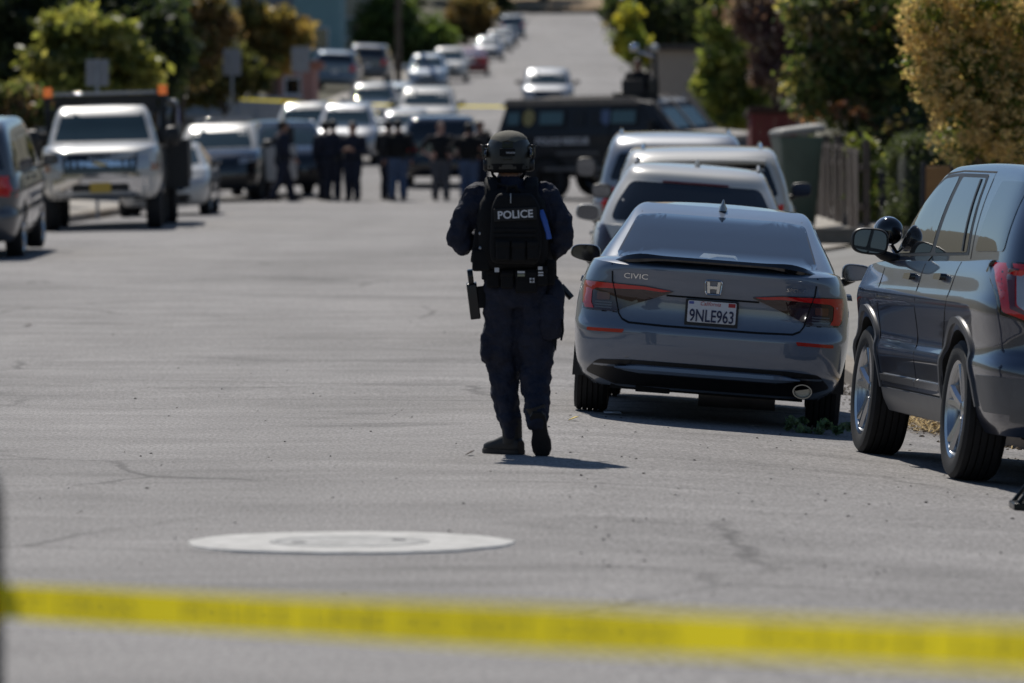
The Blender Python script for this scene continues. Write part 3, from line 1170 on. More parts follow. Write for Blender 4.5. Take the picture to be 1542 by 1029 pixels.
    em.tube([(a, hit, b) for a, b in fr] + [(fr[0][0], hit, fr[0][1])], 0.0045, 6, caps=False)
    for sgn in (-1, 1):
        em.prism([(sgn * 0.020, zc - h * 0.8), (sgn * 0.038, zc - h * 0.8), (sgn * 0.044, zc + h * 0.82), (sgn * 0.026, zc + h * 0.82)], 'y', hit - 0.004, hit + 0.012)
    em.box((0, hit + 0.004, zc), (0.05, 0.014, 0.018))
    em.obj('emblem', CHROME, root, angle=30)
    # lower bumper: black diffuser band with a body-coloured blade
    decal('diffuser', round_poly([(-0.80, 0.285), (-0.60, 0.215), (0.60, 0.215), (0.80, 0.285), (0.72, 0.372), (0.5, 0.386), (-0.5, 0.386), (-0.72, 0.372)], 0.03), 'rear', bvh, BLACK, root, off=0.006, res=0.04)
    rings = []
    for i in range(25):
        t = -1 + 2 * i / 24
        x = 0.60 * t
        y = bvh.ray_cast(Vector((x, -5, 0.36)), Vector((0, 1, 0)), 9)[0].y
        z = 0.330
        k = 1 - 0.8 * max(0, (abs(t) - 0.78) / 0.22)
        rings.append([(x, y + 0.0, z + 0.030 * k), (x, y - 0.020, z + 0.020 * k), (x, y - 0.024, z - 0.004 * k), (x, y - 0.012, z - 0.024 * k), (x, y + 0.04, z - 0.032 * k), (x, y + 0.06, z)])
    Geo().loft(rings).obj('diffuser_blade', CIVIC_PAINT, root, angle=35)
    # underbody: floor, rear beam, muffler, exhaust tip
    ub = Geo()
    ub.box((0, 0.55, 0.225), (1.25, 0.5, 0.08))
    ub.tube([(-0.62, 0.95, 0.25), (-0.25, 0.85, 0.21), (0.25, 0.85, 0.21), (0.62, 0.95, 0.25)], 0.035, 8)
    ub.box((-0.35, 0.5, 0.2), (0.22, 0.5, 0.05))
    ub.obj('underbody', WELL, root)
    Geo().tube([(-0.05, 0.42, 0.19), (0.45, 0.42, 0.195)], [0.085, 0.085], 16).obj('muffler', mat('sooty_steel', (0.12, 0.10, 0.085), rough=0.5, metal=0.7, vary=0.3), root)
    tip = []
    for r_, y in ((0.040, 0.34), (0.042, 0.06), (0.047, 0.045), (0.047, 0.035), (0.041, 0.035), (0.038, 0.06), (0.036, 0.2), (0.001, 0.2)):
        tip.append([(0.62 + r_ * 1.35 * math.cos(2 * math.pi * k / 24), y, 0.262 + r_ * math.sin(2 * math.pi * k / 24)) for k in range(24)])
    Geo().loft(tip, caps=False).obj('exhaust_tip', mat('exhaust_steel', (0.32, 0.30, 0.28), rough=0.25, metal=1.0), root)
    # dark wedges standing in for the wheel well and tyre side
    for sgn in (-1, 1):
        Geo().loft([[(sgn * 0.885, 0.62, 0.50), (sgn * 0.888, 0.60, 0.50), (sgn * 0.86, 0.60, 0.50)], [(sgn * 0.888, 0.63, 0.26), (sgn * 0.89, 0.61, 0.24), (sgn * 0.72, 0.60, 0.245)]]).obj('well_wedge', BLACK, root, angle=30)
    # antenna fin
    zt = bvh.ray_cast(Vector((0, 1.78, 3)), Vector((0, 0, -1)), 5)[0].z
    rings = []
    for t, wd, y0, y1 in ((-0.01, 0.032, 1.66, 1.86), (0.012, 0.028, 1.665, 1.83), (0.035, 0.014, 1.665, 1.77), (0.058, 0.008, 1.67, 1.73), (0.068, 0.003, 1.675, 1.71)):
        z = zt + t
        rings.append([(wd * math.sin(a) * (1 if True else 0), (y0 + y1) / 2 - (y1 - y0) / 2 * math.cos(a), z) for a in [2 * math.pi * k / 14 for k in range(14)]])
    Geo().loft(rings).obj('antenna_fin', CIVIC_PAINT, root, angle=50)
    # roof ditch lines
    for sgn in (-1, 1):
        strip('roof_seam', [(sgn * 0.648, 1.06), (sgn * 0.575, 1.25), (sgn * 0.535, 1.34)], 0.008, 'rear', bvh, SEAM, root, off=0.003)
    strip('fuel_door', [(1.02, 0.78), (1.02, 0.9), (1.16, 0.9), (1.16, 0.78), (1.02, 0.78)], 0.006, 'left', bvh, SEAM, root)
    return root


civic = build_civic()
place(civic, CIVIC, 1.232, 36.35, 2.9)


# ------------------------------------------------------------------ the dark blue SUV with spotlight
EXPL = dict(
    L=5.04, zb=0.28, N=96, NV=40, plan=(4.2, 17, 3.2, 9), crown_pow=6.0, well=0.36,
    hw=[(0.28, 0.865), (0.36, 0.915), (0.46, 0.945), (0.56, 0.966), (0.645, 0.982), (0.67, 0.980), (0.70, 0.966), (0.73, 0.964), (0.80, 0.974), (0.90, 0.995), (0.945, 1.003), (0.98, 1.003), (1.03, 0.990), (1.15, 0.962), (1.24, 0.925)],
    yr=[(0.28, 0.20), (0.36, 0.07), (0.45, 0.02), (0.58, 0.0), (0.68, 0.01), (0.74, 0.06), (0.9, 0.075), (1.1, 0.085), (1.24, 0.10)],
    yf=[(0.28, 4.90), (0.40, 5.0), (0.6, 5.04), (0.85, 5.0), (1.0, 4.93), (1.2, 4.7)],
    zs=[(0.0, 1.215), (0.5, 1.225), (1.3, 1.205), (2.5, 1.185), (3.6, 1.165), (4.3, 1.12), (4.85, 1.0), (5.04, 0.85)],
    crown=[(0.0, 0.01), (3.6, 0.05), (4.3, 0.07), (5.04, 0.01)],
    axles=(1.13, 3.995), arch_r=0.430, arch_z=0.395, tyre_r=0.385, tyre_w=0.250, rim_r=0.268, inset=0.030,
    c_a=[(0.0, 0.930), (0.3, 0.898), (0.6, 0.848), (0.85, 0.79), (1.0, 0.755)],
    c_yr=[(0.0, 0.085), (0.4, 0.15), (0.75, 0.25), (0.92, 0.36), (1.0, 0.52)],
    c_yf=[(0.0, 4.08), (0.4, 3.72), (0.8, 3.32), (1.0, 3.02)],
    c_belt=[(0.0, 1.18), (2.5, 1.15), (4.2, 1.10)],
    c_roof=[(0.1, 1.715), (0.8, 1.755), (1.8, 1.77), (2.8, 1.755), (4.0, 1.70)],
    c_plan=(5.5, 20, 3.0, 14), c_fillet=0.055, c_crown=0.02,
    mir=(3.40, 1.275, 0.985), mir_size=(0.225, 0.165), mir_taper=0.1, mir_mat=BLACK,
    side_win=[[(0.40, 1.275), (1.14, 1.265), (1.14, 1.665), (0.47, 1.66)],
              [(1.36, 1.255), (2.30, 1.24), (2.30, 1.685), (1.60, 1.68)],
              [(2.41, 1.24), (3.66, 1.215), (3.28, 1.46), (2.98, 1.62), (2.80, 1.675), (2.41, 1.69)]],
    side_trim=[[(1.30, 1.24), (3.74, 1.195), (3.32, 1.47), (3.0, 1.645), (2.82, 1.70), (2.4, 1.708), (1.58, 1.702)]],
    side_seams=[[(2.36, 0.45), (2.36, 1.22)], [(3.50, 0.45), (3.56, 0.8), (3.56, 1.18)], [(1.56, 0.5), (1.60, 0.75), (1.42, 0.95), (1.36, 1.2)],
                [(1.22, 1.22), (1.42, 1.715), (2.4, 1.722), (2.9, 1.705)], [(1.6, 0.43), (3.5, 0.43)]],
    handles=[(1.72, 1.105), (2.62, 1.09)],
    windshield=[(-0.76, 1.22), (0.76, 1.22), (0.62, 1.68), (-0.62, 1.68)],
    rear_win=[(-0.80, 1.27), (0.80, 1.27), (0.68, 1.60), (-0.68, 1.60)],
    head=[([(0.5, 0.86), (0.9, 0.9), (0.92, 1.02), (0.55, 0.98)], LAMP_CLEAR)],
    plates=[('rear', 0.88, False)],
)
EXPL_PAINT = mat('paint_dark_blue', (0.020, 0.030, 0.062), rough=0.28, coat=1.0, metal=0.25, vary=0.04, vscale=3)
EXPL_PAINT.node_tree.nodes['Principled BSDF'].inputs['Coat IOR'].default_value = 2.0


def arch_ring(S, ya, side, bvh, root, material, wd=0.07, off=0.014):
    pts = []
    r0, r1 = S['arch_r'] - 0.004, S['arch_r'] + wd
    lo = 0.05
    a = np.linspace(lo, math.pi - lo, 30)
    v, f = [], []
    for i, t in enumerate(a):
        v += [(ya + r0 * math.cos(t), S['arch_z'] + r0 * math.sin(t)), (ya + (r0 + r1) / 2 * math.cos(t), S['arch_z'] + (r0 + r1) / 2 * math.sin(t)), (ya + r1 * math.cos(t), S['arch_z'] + r1 * math.sin(t))]
        if i:
            f += [(3 * i - 3, 3 * i - 2, 3 * i + 1, 3 * i), (3 * i - 2, 3 * i - 1, 3 * i + 2, 3 * i + 1)]
    # inner edge of the opening has been cut away: keep the outermost depth there
    full = bvh
    return decal('arch_trim', None, side, full, material, root, off=off, thick=0.035, tris=(v, f))


def build_explorer():
    S = EXPL
    S['handle_mat'] = GLOSSBLACK
    root, bvh, body, cabin = vehicle('parked_suv', 'dark blue police SUV with round spotlight and grey lower trim', S, EXPL_PAINT, fine=True, wheel_style='split')
    solid = bvh
    for side in ('left', 'right'):
        for ya in S['axles']:
            arch_ring(S, ya, side, solid, root, GREYCLAD)
        decal('sill_trim', round_poly([(1.62, 0.285), (3.55, 0.285), (3.5, 0.42), (1.60, 0.42)], 0.01), side, bvh, GREYCLAD, root, off=0.008, res=0.1)
        decal('door_moulding', round_poly([(1.66, 0.46), (2.35, 0.46), (2.35, 0.50), (1.62, 0.50)], 0.01), side, bvh, ALLOY, root, off=0.016, res=0.1)
        decal('door_moulding', round_poly([(2.37, 0.46), (3.44, 0.46), (3.46, 0.50), (2.37, 0.50)], 0.01), side, bvh, ALLOY, root, off=0.016, res=0.1)
        decal('bumper_cladding', round_poly([(0.09, 0.40), (0.50, 0.40), (0.56, 0.50), (0.56, 0.598), (0.05, 0.60)], 0.02), side, bvh, GREYCLAD, root, off=0.007, res=0.06)
        decal('window_divider', [(1.46, 1.26), (1.50, 1.26), (1.74, 1.675), (1.70, 1.675)], side, bvh, BLACK, root, off=0.009, res=0.1)
    decal('bumper_cladding', round_poly([(-0.84, 0.36), (0.84, 0.36), (0.86, 0.60), (-0.86, 0.60)], 0.02), 'rear', bvh, GREYCLAD, root, off=0.009, res=0.06)
    for sgn in (1, -1):
        P = (lambda q: q if sgn > 0 else mirror_poly(q))
        decal('lamp_surround', round_poly(P([(0.48, 1.225), (0.950, 1.225), (0.958, 1.11), (0.937, 0.935), (0.80, 0.895), (0.60, 0.915), (0.58, 1.08)]), 0.02), 'rear', bvh, GLOSSBLACK, root, off=0.006, res=0.035)
        lamp = decal('tail_light', round_poly(P([(0.50, 1.215), (0.935, 1.215), (0.945, 1.12), (0.925, 0.95), (0.80, 0.91), (0.62, 0.93), (0.60, 1.09)]), 0.02), 'rear', bvh, LAMP_RED, root, off=0.012, res=0.035)
        decal('lamp_ridge', round_poly(P([(0.86, 1.19), (0.90, 1.19), (0.905, 1.12), (0.892, 0.97), (0.80, 0.935), (0.79, 0.95), (0.868, 0.985), (0.872, 1.12)]), 0.008), 'rear', bvh, mat('dark_red_lens', (0.10, 0.002, 0.004), rough=0.08, coat=0.9), lamp, off=0.017, res=0.03)
        decal('lamp_centre', round_poly(P([(0.60, 1.165), (0.865, 1.165), (0.860, 0.99), (0.80, 0.955), (0.66, 0.965)]), 0.02), 'rear', bvh, LAMP_CLEAR, lamp, off=0.015, res=0.04)
        decal('lamp_centre', round_poly(P([(0.66, 1.13), (0.80, 1.13), (0.79, 1.01), (0.70, 1.01)]), 0.015), 'rear', bvh, LAMP_RED, lamp, off=0.018, res=0.04)
    strip('panel_gap', [(-0.52, 1.2), (-0.56, 0.9), (-0.58, 0.72), (0.58, 0.72), (0.56, 0.9), (0.52, 1.2)], 0.01, 'rear', bvh, SEAM, root)
    # spotlight by the driver's pillar
    sp = empty('spotlight', (-0.955, 3.58, 1.345), 0, root)
    Geo().ell((0, 0, 0), (0.085, 0.075, 0.085), 20, 14).obj('lamp_housing', GLOSSBLACK, sp, angle=60)
    Geo().tube([(0.0, 0, -0.06), (0.05, 0.02, -0.12), (0.12, 0.04, -0.14)], 0.016, 8).obj('bracket', CHROME, sp)
    Geo().lathe([(0.086, 0.02), (0.09, 0.045), (0.08, 0.065), (0.001, 0.062)], 20, axis='y').obj('lens', LAMP_CLEAR, sp)
    ub = Geo()
    ub.tube([(-0.75, 0.62, 0.33), (0.75, 0.62, 0.33)], 0.05, 10)
    ub.box((0, 1.13, 0.36), (1.3, 0.12, 0.12))
    ub.box((-0.55, 0.75, 0.30), (0.1, 0.5, 0.1))
    ub.box((0.55, 0.75, 0.30), (0.1, 0.5, 0.1))
    ub.obj('underbody', WELL, root)
    Geo().tube([(-0.70, 0.75, 0.34), (-0.68, 0.10, 0.33)], 0.048, 14).obj('exhaust_pipe', mat('sooty_steel', (0.12, 0.10, 0.085), rough=0.5, metal=0.7), root)
    Geo().box((0, 0.12, 0.36), (0.1, 0.3, 0.07)).obj('tow_hitch', BLACK, root, bevel=0.008)
    return root


explorer = build_explorer()
place(explorer, EXPL, 3.50, 30.2, -6.6)


# ------------------------------------------------------------------ people
def capsule(g, a, b, ra, rb, n=14):
    """closed tapered limb with round ends"""
    a, b = Vector(a), Vector(b)
    d = (b - a)
    L = d.length
    d = d / L if L > 1e-6 else Vector((0, 0, 1))
    pts, rad = [], []
    for t in (-0.98, -0.75, -0.4):
        pts.append(a + d * ra * t)
        rad.append(ra * math.sqrt(1 - t * t))
    for t in (0.0, 0.25, 0.5, 0.75, 1.0):
        pts.append(a + d * L * t)
        rad.append(ra + (rb - ra) * t)
    for t in (0.4, 0.75, 0.98):
        pts.append(b + d * rb * t)
        rad.append(rb * math.sqrt(1 - t * t))
    g.tube(pts, rad, n)


def limb(g, joints):
    for (a, ra), (b, rb) in zip(joints[:-1], joints[1:]):
        capsule(g, a, b, ra, rb)


def torso(g, rings, n=24):
    """rings: (centre, half width, half depth)"""
    out = []
    for c, w, d in rings:
        out.append([(c[0] + w * math.copysign(abs(math.cos(t)) ** 0.8, math.cos(t)), c[1] + d * math.copysign(abs(math.sin(t)) ** 0.8, math.sin(t)), c[2]) for t in [2 * math.pi * k / n for k in range(n)]])
    g.loft(out)


def hand(g, wrist, fwd, side, thumb, size=0.19, curl=0.5):
    """palm and five bent fingers; fwd = where the fingers point, side = across the knuckles, thumb = towards the thumb (+-1 along side)"""
    w, f, s = Vector(wrist), Vector(fwd).normalized(), Vector(side).normalized()
    n = f.cross(s).normalized()
    k = size / 0.19
    # palm: five stout bars side by side so it is broad and flat
    for i, u in enumerate((-0.032, -0.011, 0.011, 0.032)):
        base = w + s * u * 0.6 * k
        kn = w + f * 0.09 * k + s * u * k
        capsule(g, base, kn, 0.014 * k, 0.012 * k, 8)
        ln = (0.062, 0.075, 0.08, 0.068)[i if thumb > 0 else 3 - i] * k
        p, d = kn, f.copy()
        for j, frac in enumerate((0.45, 0.32, 0.23)):
            d = (d * math.cos(curl) + n * math.sin(curl)).normalized() if j else (d * math.cos(curl * 0.6) + n * math.sin(curl * 0.6)).normalized()
            q = p + d * ln * frac
            capsule(g, p, q, (0.0105 - 0.001 * j) * k, (0.0095 - 0.001 * j) * k, 8)
            p = q
    t0 = w + f * 0.03 * k + s * thumb * 0.024 * k
    t1 = t0 + (f * 0.55 + s * thumb * 0.75 + n * 0.35).normalized() * 0.045 * k
    t2 = t1 + (f * 0.85 + s * thumb * 0.15 + n * 0.4).normalized() * 0.032 * k
    capsule(g, t0, t1, 0.015 * k, 0.012 * k, 8)
    capsule(g, t1, t2, 0.0115 * k, 0.0095 * k, 8)


def fuse(name, g, voxel, parent, mats, region, smooth=4, wrinkle=None):
    """grow one continuous skin over the limbs, then colour it by region(x, y, z)"""
    o = g.obj(name, mats[0], parent)
    for m in mats[1:]:
        o.data.materials.append(m)
    md = o.modifiers.new('skin', 'REMESH')
    md.mode = 'VOXEL'
    md.voxel_size = voxel
    md.use_smooth_shade = True
    sm = o.modifiers.new('smooth', 'SMOOTH')
    sm.factor = 0.5
    sm.iterations = smooth
    if wrinkle:
        tx = bpy.data.textures.new('cloth_folds', 'CLOUDS')
        tx.noise_scale = wrinkle[1]
        tx.noise_depth = 2
        dm = o.modifiers.new('folds', 'DISPLACE')
        dm.texture = tx
        dm.strength = wrinkle[0]
        dm.mid_level = 0.5
        dm.texture_coords = 'LOCAL'
    bake(o)
    me = o.data
    while len(me.materials) < len(mats):
        me.materials.append(mats[len(me.materials)])
    n = len(me.polygons)
    ct = np.empty(n * 3)
    me.polygons.foreach_get('center', ct)
    ct = ct.reshape(-1, 3)
    idx = np.array([region(*p) for p in ct], dtype=np.int32)
    me.polygons.foreach_set('material_index', idx)
    me.polygons.foreach_set('use_smooth', [True] * n)
    me.update()
    return o


def face(parent, c, fwd, skin_m, k=1.0):
    """eyes, brows and mouth set on a head whose nose and ears are part of the body"""
    f = Vector(fwd).normalized()
    s = Vector((0, 0, 1)).cross(f).normalized()
    e = Geo()
    for sg in (-1, 1):
        e.ell(Vector(c) + f * 0.082 * k + s * sg * 0.032 * k + Vector((0, 0, 0.012)), (0.013, 0.013, 0.009), 8, 6)
    e.obj('eyes', mat('eye', (0.25, 0.22, 0.2), rough=0.2), parent)
    m = Geo()
    m.ell(Vector(c) + f * 0.088 * k - Vector((0, 0, 0.058)), (0.022, 0.012, 0.007), 8, 6)
    m.obj('mouth', mat('lips', (0.30, 0.12, 0.10), rough=0.5), parent)


def head_geo(g, c, fwd, k=1.0):
    c, f = Vector(c), Vector(fwd).normalized()
    s = Vector((0, 0, 1)).cross(f).normalized()
    U = Vector((0, 0, 1))
    rot = Matrix((s, f, U)).transposed()
    g.ell(c + U * 0.025 * k, (0.076 * k, 0.096 * k, 0.098 * k), 18, 12, rot)
    g.ell(c - U * 0.045 * k + f * 0.02 * k, (0.060 * k, 0.072 * k, 0.075 * k), 16, 10, rot)
    g.ell(c + f * 0.098 * k - U * 0.015 * k, (0.014 * k, 0.022 * k, 0.026 * k), 8, 6, rot)
    for sg in (-1, 1):
        g.ell(c + s * sg * 0.078 * k - U * 0.01 * k - f * 0.005, (0.010 * k, 0.020 * k, 0.032 * k), 8, 6, rot)


SKIN = mat('skin_tan', (0.36, 0.20, 0.14), rough=0.55, vary=0.1, vscale=15)
SKIN_PALE = mat('skin_light', (0.50, 0.30, 0.23), rough=0.55, vary=0.1, vscale=15)
NAVY = mat('navy_uniform', (0.017, 0.020, 0.036), rough=0.8, vary=0.3, vscale=16, bump=0.035, bscale=11, spec=0.3)
BLACKCLOTH = mat('black_nylon', (0.006, 0.006, 0.007), rough=0.8, vary=0.3, vscale=25, bump=0.002, bscale=220, spec=0.3)
BOOT = mat('boot_leather', (0.011, 0.010, 0.010), rough=0.6, vary=0.35, vscale=20, bump=0.001, bscale=90)
HAIR = mat('dark_hair', (0.012, 0.009, 0.008), rough=0.6, bump=0.003, bscale=150)
HELMET = mat('helmet_shell', (0.034, 0.033, 0.028), rough=0.40, vary=0.2, vscale=15, bump=0.0006, bscale=300)
HOLSTER = mat('holster_polymer', (0.010, 0.010, 0.011), rough=0.35)


def build_officer(X, Y):
    """tactical officer walking away; body faces +y, x to the right"""
    root = empty('person', (X, Y, gz(X, Y)))
    tag(root, 'officer in dark tactical gear and helmet with POLICE on his back walking up the street', 'person')
    H = 1.775 / 1.873      # measured on a figure 1.873 m tall to the helmet top
    g = Geo()
    V = lambda x, y, z: (x * H, y * H, z * H)
    # torso in jacket
    torso(g, [(V(-0.01, 0, 0.86), 0.17, 0.12), (V(-0.015, 0, 0.96), 0.185, 0.135), (V(-0.02, 0, 1.08), 0.175, 0.125), (V(-0.03, 0.0, 1.20), 0.18, 0.125),
              (V(-0.04, 0.01, 1.34), 0.20, 0.135), (V(-0.045, 0.01, 1.46), 0.205, 0.125), (V(-0.05, 0.015, 1.54), 0.165, 0.095), (V(-0.055, 0.02, 1.60), 0.075, 0.07)])
    limb(g, [(V(-0.055, 0.02, 1.56), 0.066), (V(-0.063, 0.035, 1.69), 0.058)])
    head_geo(g, V(-0.065, 0.05, 1.735), (0.05, 1, 0))
    # arms: elbows out, forearms forward to the rifle
    limb(g, [(V(-0.235, 0.0, 1.50), 0.078), (V(-0.315, -0.02, 1.38), 0.075), (V(-0.362, -0.03, 1.245), 0.064), (V(-0.335, -0.02, 1.215), 0.060)])
    limb(g, [(V(-0.350, -0.02, 1.225), 0.060), (V(-0.24, 0.16, 1.25), 0.050), (V(-0.16, 0.27, 1.27), 0.040)])
    limb(g, [(V(0.145, 0.0, 1.50), 0.078), (V(0.215, -0.02, 1.38), 0.075), (V(0.245, -0.02, 1.235), 0.064), (V(0.225, -0.01, 1.21), 0.060)])
    limb(g, [(V(0.235, 0.0, 1.22), 0.060), (V(0.17, 0.17, 1.16), 0.050), (V(0.11, 0.27, 1.13), 0.040)])
    hand(g, V(-0.15, 0.275, 1.275), (0.9, 0.3, 0.1), (0, 0.3, 0.9), 1, curl=0.9)
    hand(g, V(0.10, 0.275, 1.13), (-0.9, 0.35, 0.1), (0, 0.3, 0.9), 1, curl=-0.9)
    # legs in loose trousers; the right one pushing off
    limb(g, [(V(-0.095, 0.0, 0.92), 0.115), (V(-0.105, 0.03, 0.72), 0.108), (V(-0.105, 0.07, 0.54), 0.094), (V(-0.092, 0.06, 0.42), 0.080), (V(-0.068, 0.03, 0.22), 0.072), (V(-0.045, 0.02, 0.12), 0.056)])
    limb(g, [(V(0.070, 0.0, 0.92), 0.115), (V(0.075, -0.01, 0.72), 0.106), (V(0.085, 0.01, 0.54), 0.090), (V(0.092, -0.05, 0.40), 0.080), (V(0.095, -0.16, 0.27), 0.072), (V(0.092, -0.20, 0.20), 0.056)])
    # bloused hems over the boots
    g.ell(V(-0.068, 0.03, 0.215), (0.078, 0.085, 0.045), 18, 10)
    g.ell(V(0.095, -0.16, 0.265), (0.078, 0.082, 0.045), 18, 10)
    for x_, y_, z_ in ((-0.20, 0.02, 0.62), (0.165, 0.0, 0.60)):
        g.ell(V(x_, y_, z_), (0.030, 0.075, 0.085), 12, 8, p=0.6)

    def region(x, y, z):
        x, y, z = x / H, y / H, z / H
        if z > 1.615:
            return 1
        if y > 0.262 and 1.0 < z < 1.40:
            return 2
        return 0
    fuse('body', g, 0.0105, root, [NAVY, SKIN, BLACKCLOTH], region, smooth=3, wrinkle=(0.046, 0.075))
    # boots
    b = Geo()
    d = Vector((-0.66, 0.75, 0)).normalized()
    s = Vector((-d.y, d.x, 0))

    def boot(g, heel, d, up, L=0.285):
        s = up.cross(d).normalized()
        rings = []
        for t, w, h0, h in ((0.0, 0.028, 0.012, 0.075), (0.03, 0.040, 0.0, 0.100), (0.09, 0.043, 0.0, 0.115), (0.14, 0.044, 0.0, 0.10), (0.19, 0.050, 0.0, 0.080), (0.24, 0.051, 0.0, 0.068), (0.272, 0.043, 0.003, 0.056), (0.288, 0.026, 0.010, 0.040)):
            c = heel + d * t * L / 0.285
            rings.append([c + s * w * math.cos(a) * (1.0 if math.sin(a) < 0 else 0.92) + up * (h0 + (h - h0) * (0.5 + 0.5 * math.copysign(abs(math.sin(a)) ** 0.6, math.sin(a)))) for a in [2 * math.pi * k / 18 for k in range(18)]])
        g.loft(rings)
        sole = []
        for t, w in ((-0.004, 0.026), (0.02, 0.043), (0.09, 0.044), (0.14, 0.042), (0.2, 0.055), (0.25, 0.053), (0.283, 0.038), (0.294, 0.018)):
            c = heel + d * t * L / 0.285
            sole.append([c + s * w + up * 0.022, c - s * w + up * 0.022, c - s * w * 0.97 - up * 0.002, c + s * w * 0.97 - up * 0.002])
        g.loft(sole)
        return heel + d * 0.07 + up * 0.10
    top = boot(b, Vector(V(0.005, -0.03, 0.004)), d, Vector((0, 0, 1)))
    b.tube([top + Vector((0, 0, -0.04)), Vector(V(-0.05, 0.02, 0.2))], [0.055, 0.058], 14)
    b.obj('boot', BOOT, root, angle=50)
    b2 = Geo()
    d2 = Vector((0.10, 0.42, -0.80)).normalized()
    up2 = Vector((0.02, 0.88, 0.48))
    up2 = (up2 - d2 * up2.dot(d2)).normalized()
    top2 = boot(b2, Vector(V(0.098, -0.262, 0.250)), d2, up2, 0.27)
    b2.tube([top2 - up2 * 0.05, Vector(V(0.085, -0.19, 0.29))], [0.053, 0.056], 14)
    b2.obj('boot', BOOT, root, angle=50)

    # plate carrier: back panel, shoulder straps, side panel
    vest = empty('vest', (0, 0, 0), 0, root)
    rings = []
    for z, hw, y0, y1 in ((1.08, 0.175, -0.165, 0.02), (1.10, 0.195, -0.185, 0.03), (1.20, 0.205, -0.195, 0.03), (1.35, 0.208, -0.200, 0.03), (1.46, 0.190, -0.190, 0.03), (1.525, 0.150, -0.165, 0.02), (1.545, 0.125, -0.14, 0.0)):
        rings.append([V(-0.045 + hw * math.copysign(abs(math.cos(t)) ** 0.45, math.cos(t)), (y0 + y1) / 2 + (y1 - y0) / 2 * math.copysign(abs(math.sin(t)) ** 0.5, math.sin(t)), z) for t in [2 * math.pi * k / 36 for k in range(36)]])
    Geo().loft(rings).obj('back_panel', BLACKCLOTH, vest, angle=50, bevel=0.0)
    cb = Geo()
    torso(cb, [(V(-0.03, 0.01, 1.10), 0.195, 0.145), (V(-0.035, 0.01, 1.17), 0.205, 0.15), (V(-0.04, 0.01, 1.26), 0.208, 0.152)], 30)
    cb.obj('cummerbund', BLACKCLOTH, vest, angle=50)
    fp = Geo()
    torso(fp, [(V(-0.04, 0.09, 1.10), 0.155, 0.075), (V(-0.04, 0.10, 1.3), 0.165, 0.085), (V(-0.045, 0.09, 1.47), 0.13, 0.07)], 24)
    fp.obj('front_panel', BLACKCLOTH, vest, angle=50)
    for sx in (-1, 1):
        sg = Geo()
        x = -0.05 + sx * 0.115
        pts = [V(x, -0.17, 1.44), V(x, -0.13, 1.55), V(x, -0.04, 1.598), V(x, 0.06, 1.585), V(x, 0.13, 1.50), V(x, 0.15, 1.40)]
        rr = []
        for i, p in enumerate(pts):
            t = Vector(pts[min(i + 1, 5)]) - Vector(pts[max(i - 1, 0)])
            t.normalize()
            u = Vector((1, 0, 0))
            w = u.cross(t).normalized()
            rr.append([Vector(p) + u * a * 0.036 + w * c * 0.013 for a, c in ((-1, -1), (1, -1), (1.05, 0.2), (0.8, 1), (-0.8, 1), (-1.05, 0.2))])
        sg.loft(rr)
        sg.obj('shoulder_strap', BLACKCLOTH, vest, angle=50)
    # hydration carrier on the back with its pouches and webbing
    pk = Geo()
    rings = []
    for y, k in ((-0.19, 1.0), (-0.245, 1.0), (-0.262, 0.95), (-0.268, 0.86)):
        pr = round_poly([(-0.165, 1.115), (0.10, 1.105), (0.125, 1.20), (0.115, 1.44), (0.07, 1.515), (-0.13, 1.520), (-0.165, 1.44), (-0.178, 1.2)], 0.03, 4)
        rings.append([V(-0.03 + (a + 0.03) * k, y, 1.31 + (c - 1.31) * k) for a, c in pr])
    pk.loft(rings)
    pk.obj('back_pouch', BLACKCLOTH, vest, angle=45)
    for z in (1.155, 1.185, 1.215, 1.245, 1.275, 1.305):
        st = Geo()
        st.box(V(-0.03, -0.270, z), (0.235, 0.010, 0.019))
        st.obj('webbing_strap', BLACKCLOTH, vest, bevel=0.002)
    for x, z, w, h in ((-0.10, 1.19, 0.075, 0.11), (-0.01, 1.185, 0.075, 0.11), (0.07, 1.19, 0.06, 0.10)):
        pg = Geo()
        pg.box(V(x, -0.282, z), (w, 0.03, h))
        pg.box(V(x, -0.290, z + 0.035), (w * 1.05, 0.022, h * 0.32))
        pg.obj('webbing_pouch', BLACKCLOTH, vest, bevel=0.008)
    hd = Geo().tube([V(-0.075, -0.21, 1.515), V(-0.07, -0.225, 1.555), V(-0.025, -0.225, 1.56), V(-0.02, -0.21, 1.515)], 0.011, 8)
    hd.obj('drag_handle', BLACKCLOTH, vest)
    Geo().tube([V(-0.055, -0.276, 1.46), V(-0.055, -0.278, 1.49), V(-0.055, -0.272, 1.515)], 0.004, 6).obj('zip_pull', STEEL, vest)
    # name patch
    pt = Geo().box(V(-0.028, -0.2735, 1.396), (0.235, 0.010, 0.070), Matrix.Rotation(R(-3), 3, 'Y')).obj('patch', mat('patch_black', (0.005, 0.005, 0.006), rough=0.7), vest, bevel=0.003)
    v, f = text_tris('POLICE', 0.192, 0.044, 0.0, 0.025)
    y = V(0, -0.2735, 0)[1] - 0.0075
    cz, cxx = 1.396 * H, -0.028 * H
    a = R(3)
    vv = [(cxx + p * math.cos(a) - q * math.sin(a), y, cz + p * math.sin(a) + q * math.cos(a)) for p, q in v]
    me = mesh_obj('lettering', vv, [tuple(reversed(q)) for q in f], WHITE, pt if False else vest, smooth=False, fix=False)
    # blue light stick tucked in at the side
    Geo().tube([V(0.118, -0.235, 1.415), V(0.140, -0.255, 1.36), V(0.160, -0.255, 1.29), V(0.166, -0.25, 1.255)], [0.017, 0.016, 0.014, 0.016], 10).obj('light_stick', mat('blue_plastic', (0.03, 0.10, 0.42), rough=0.35), vest)
    # radio and pouches at the left side
    rp = Geo()
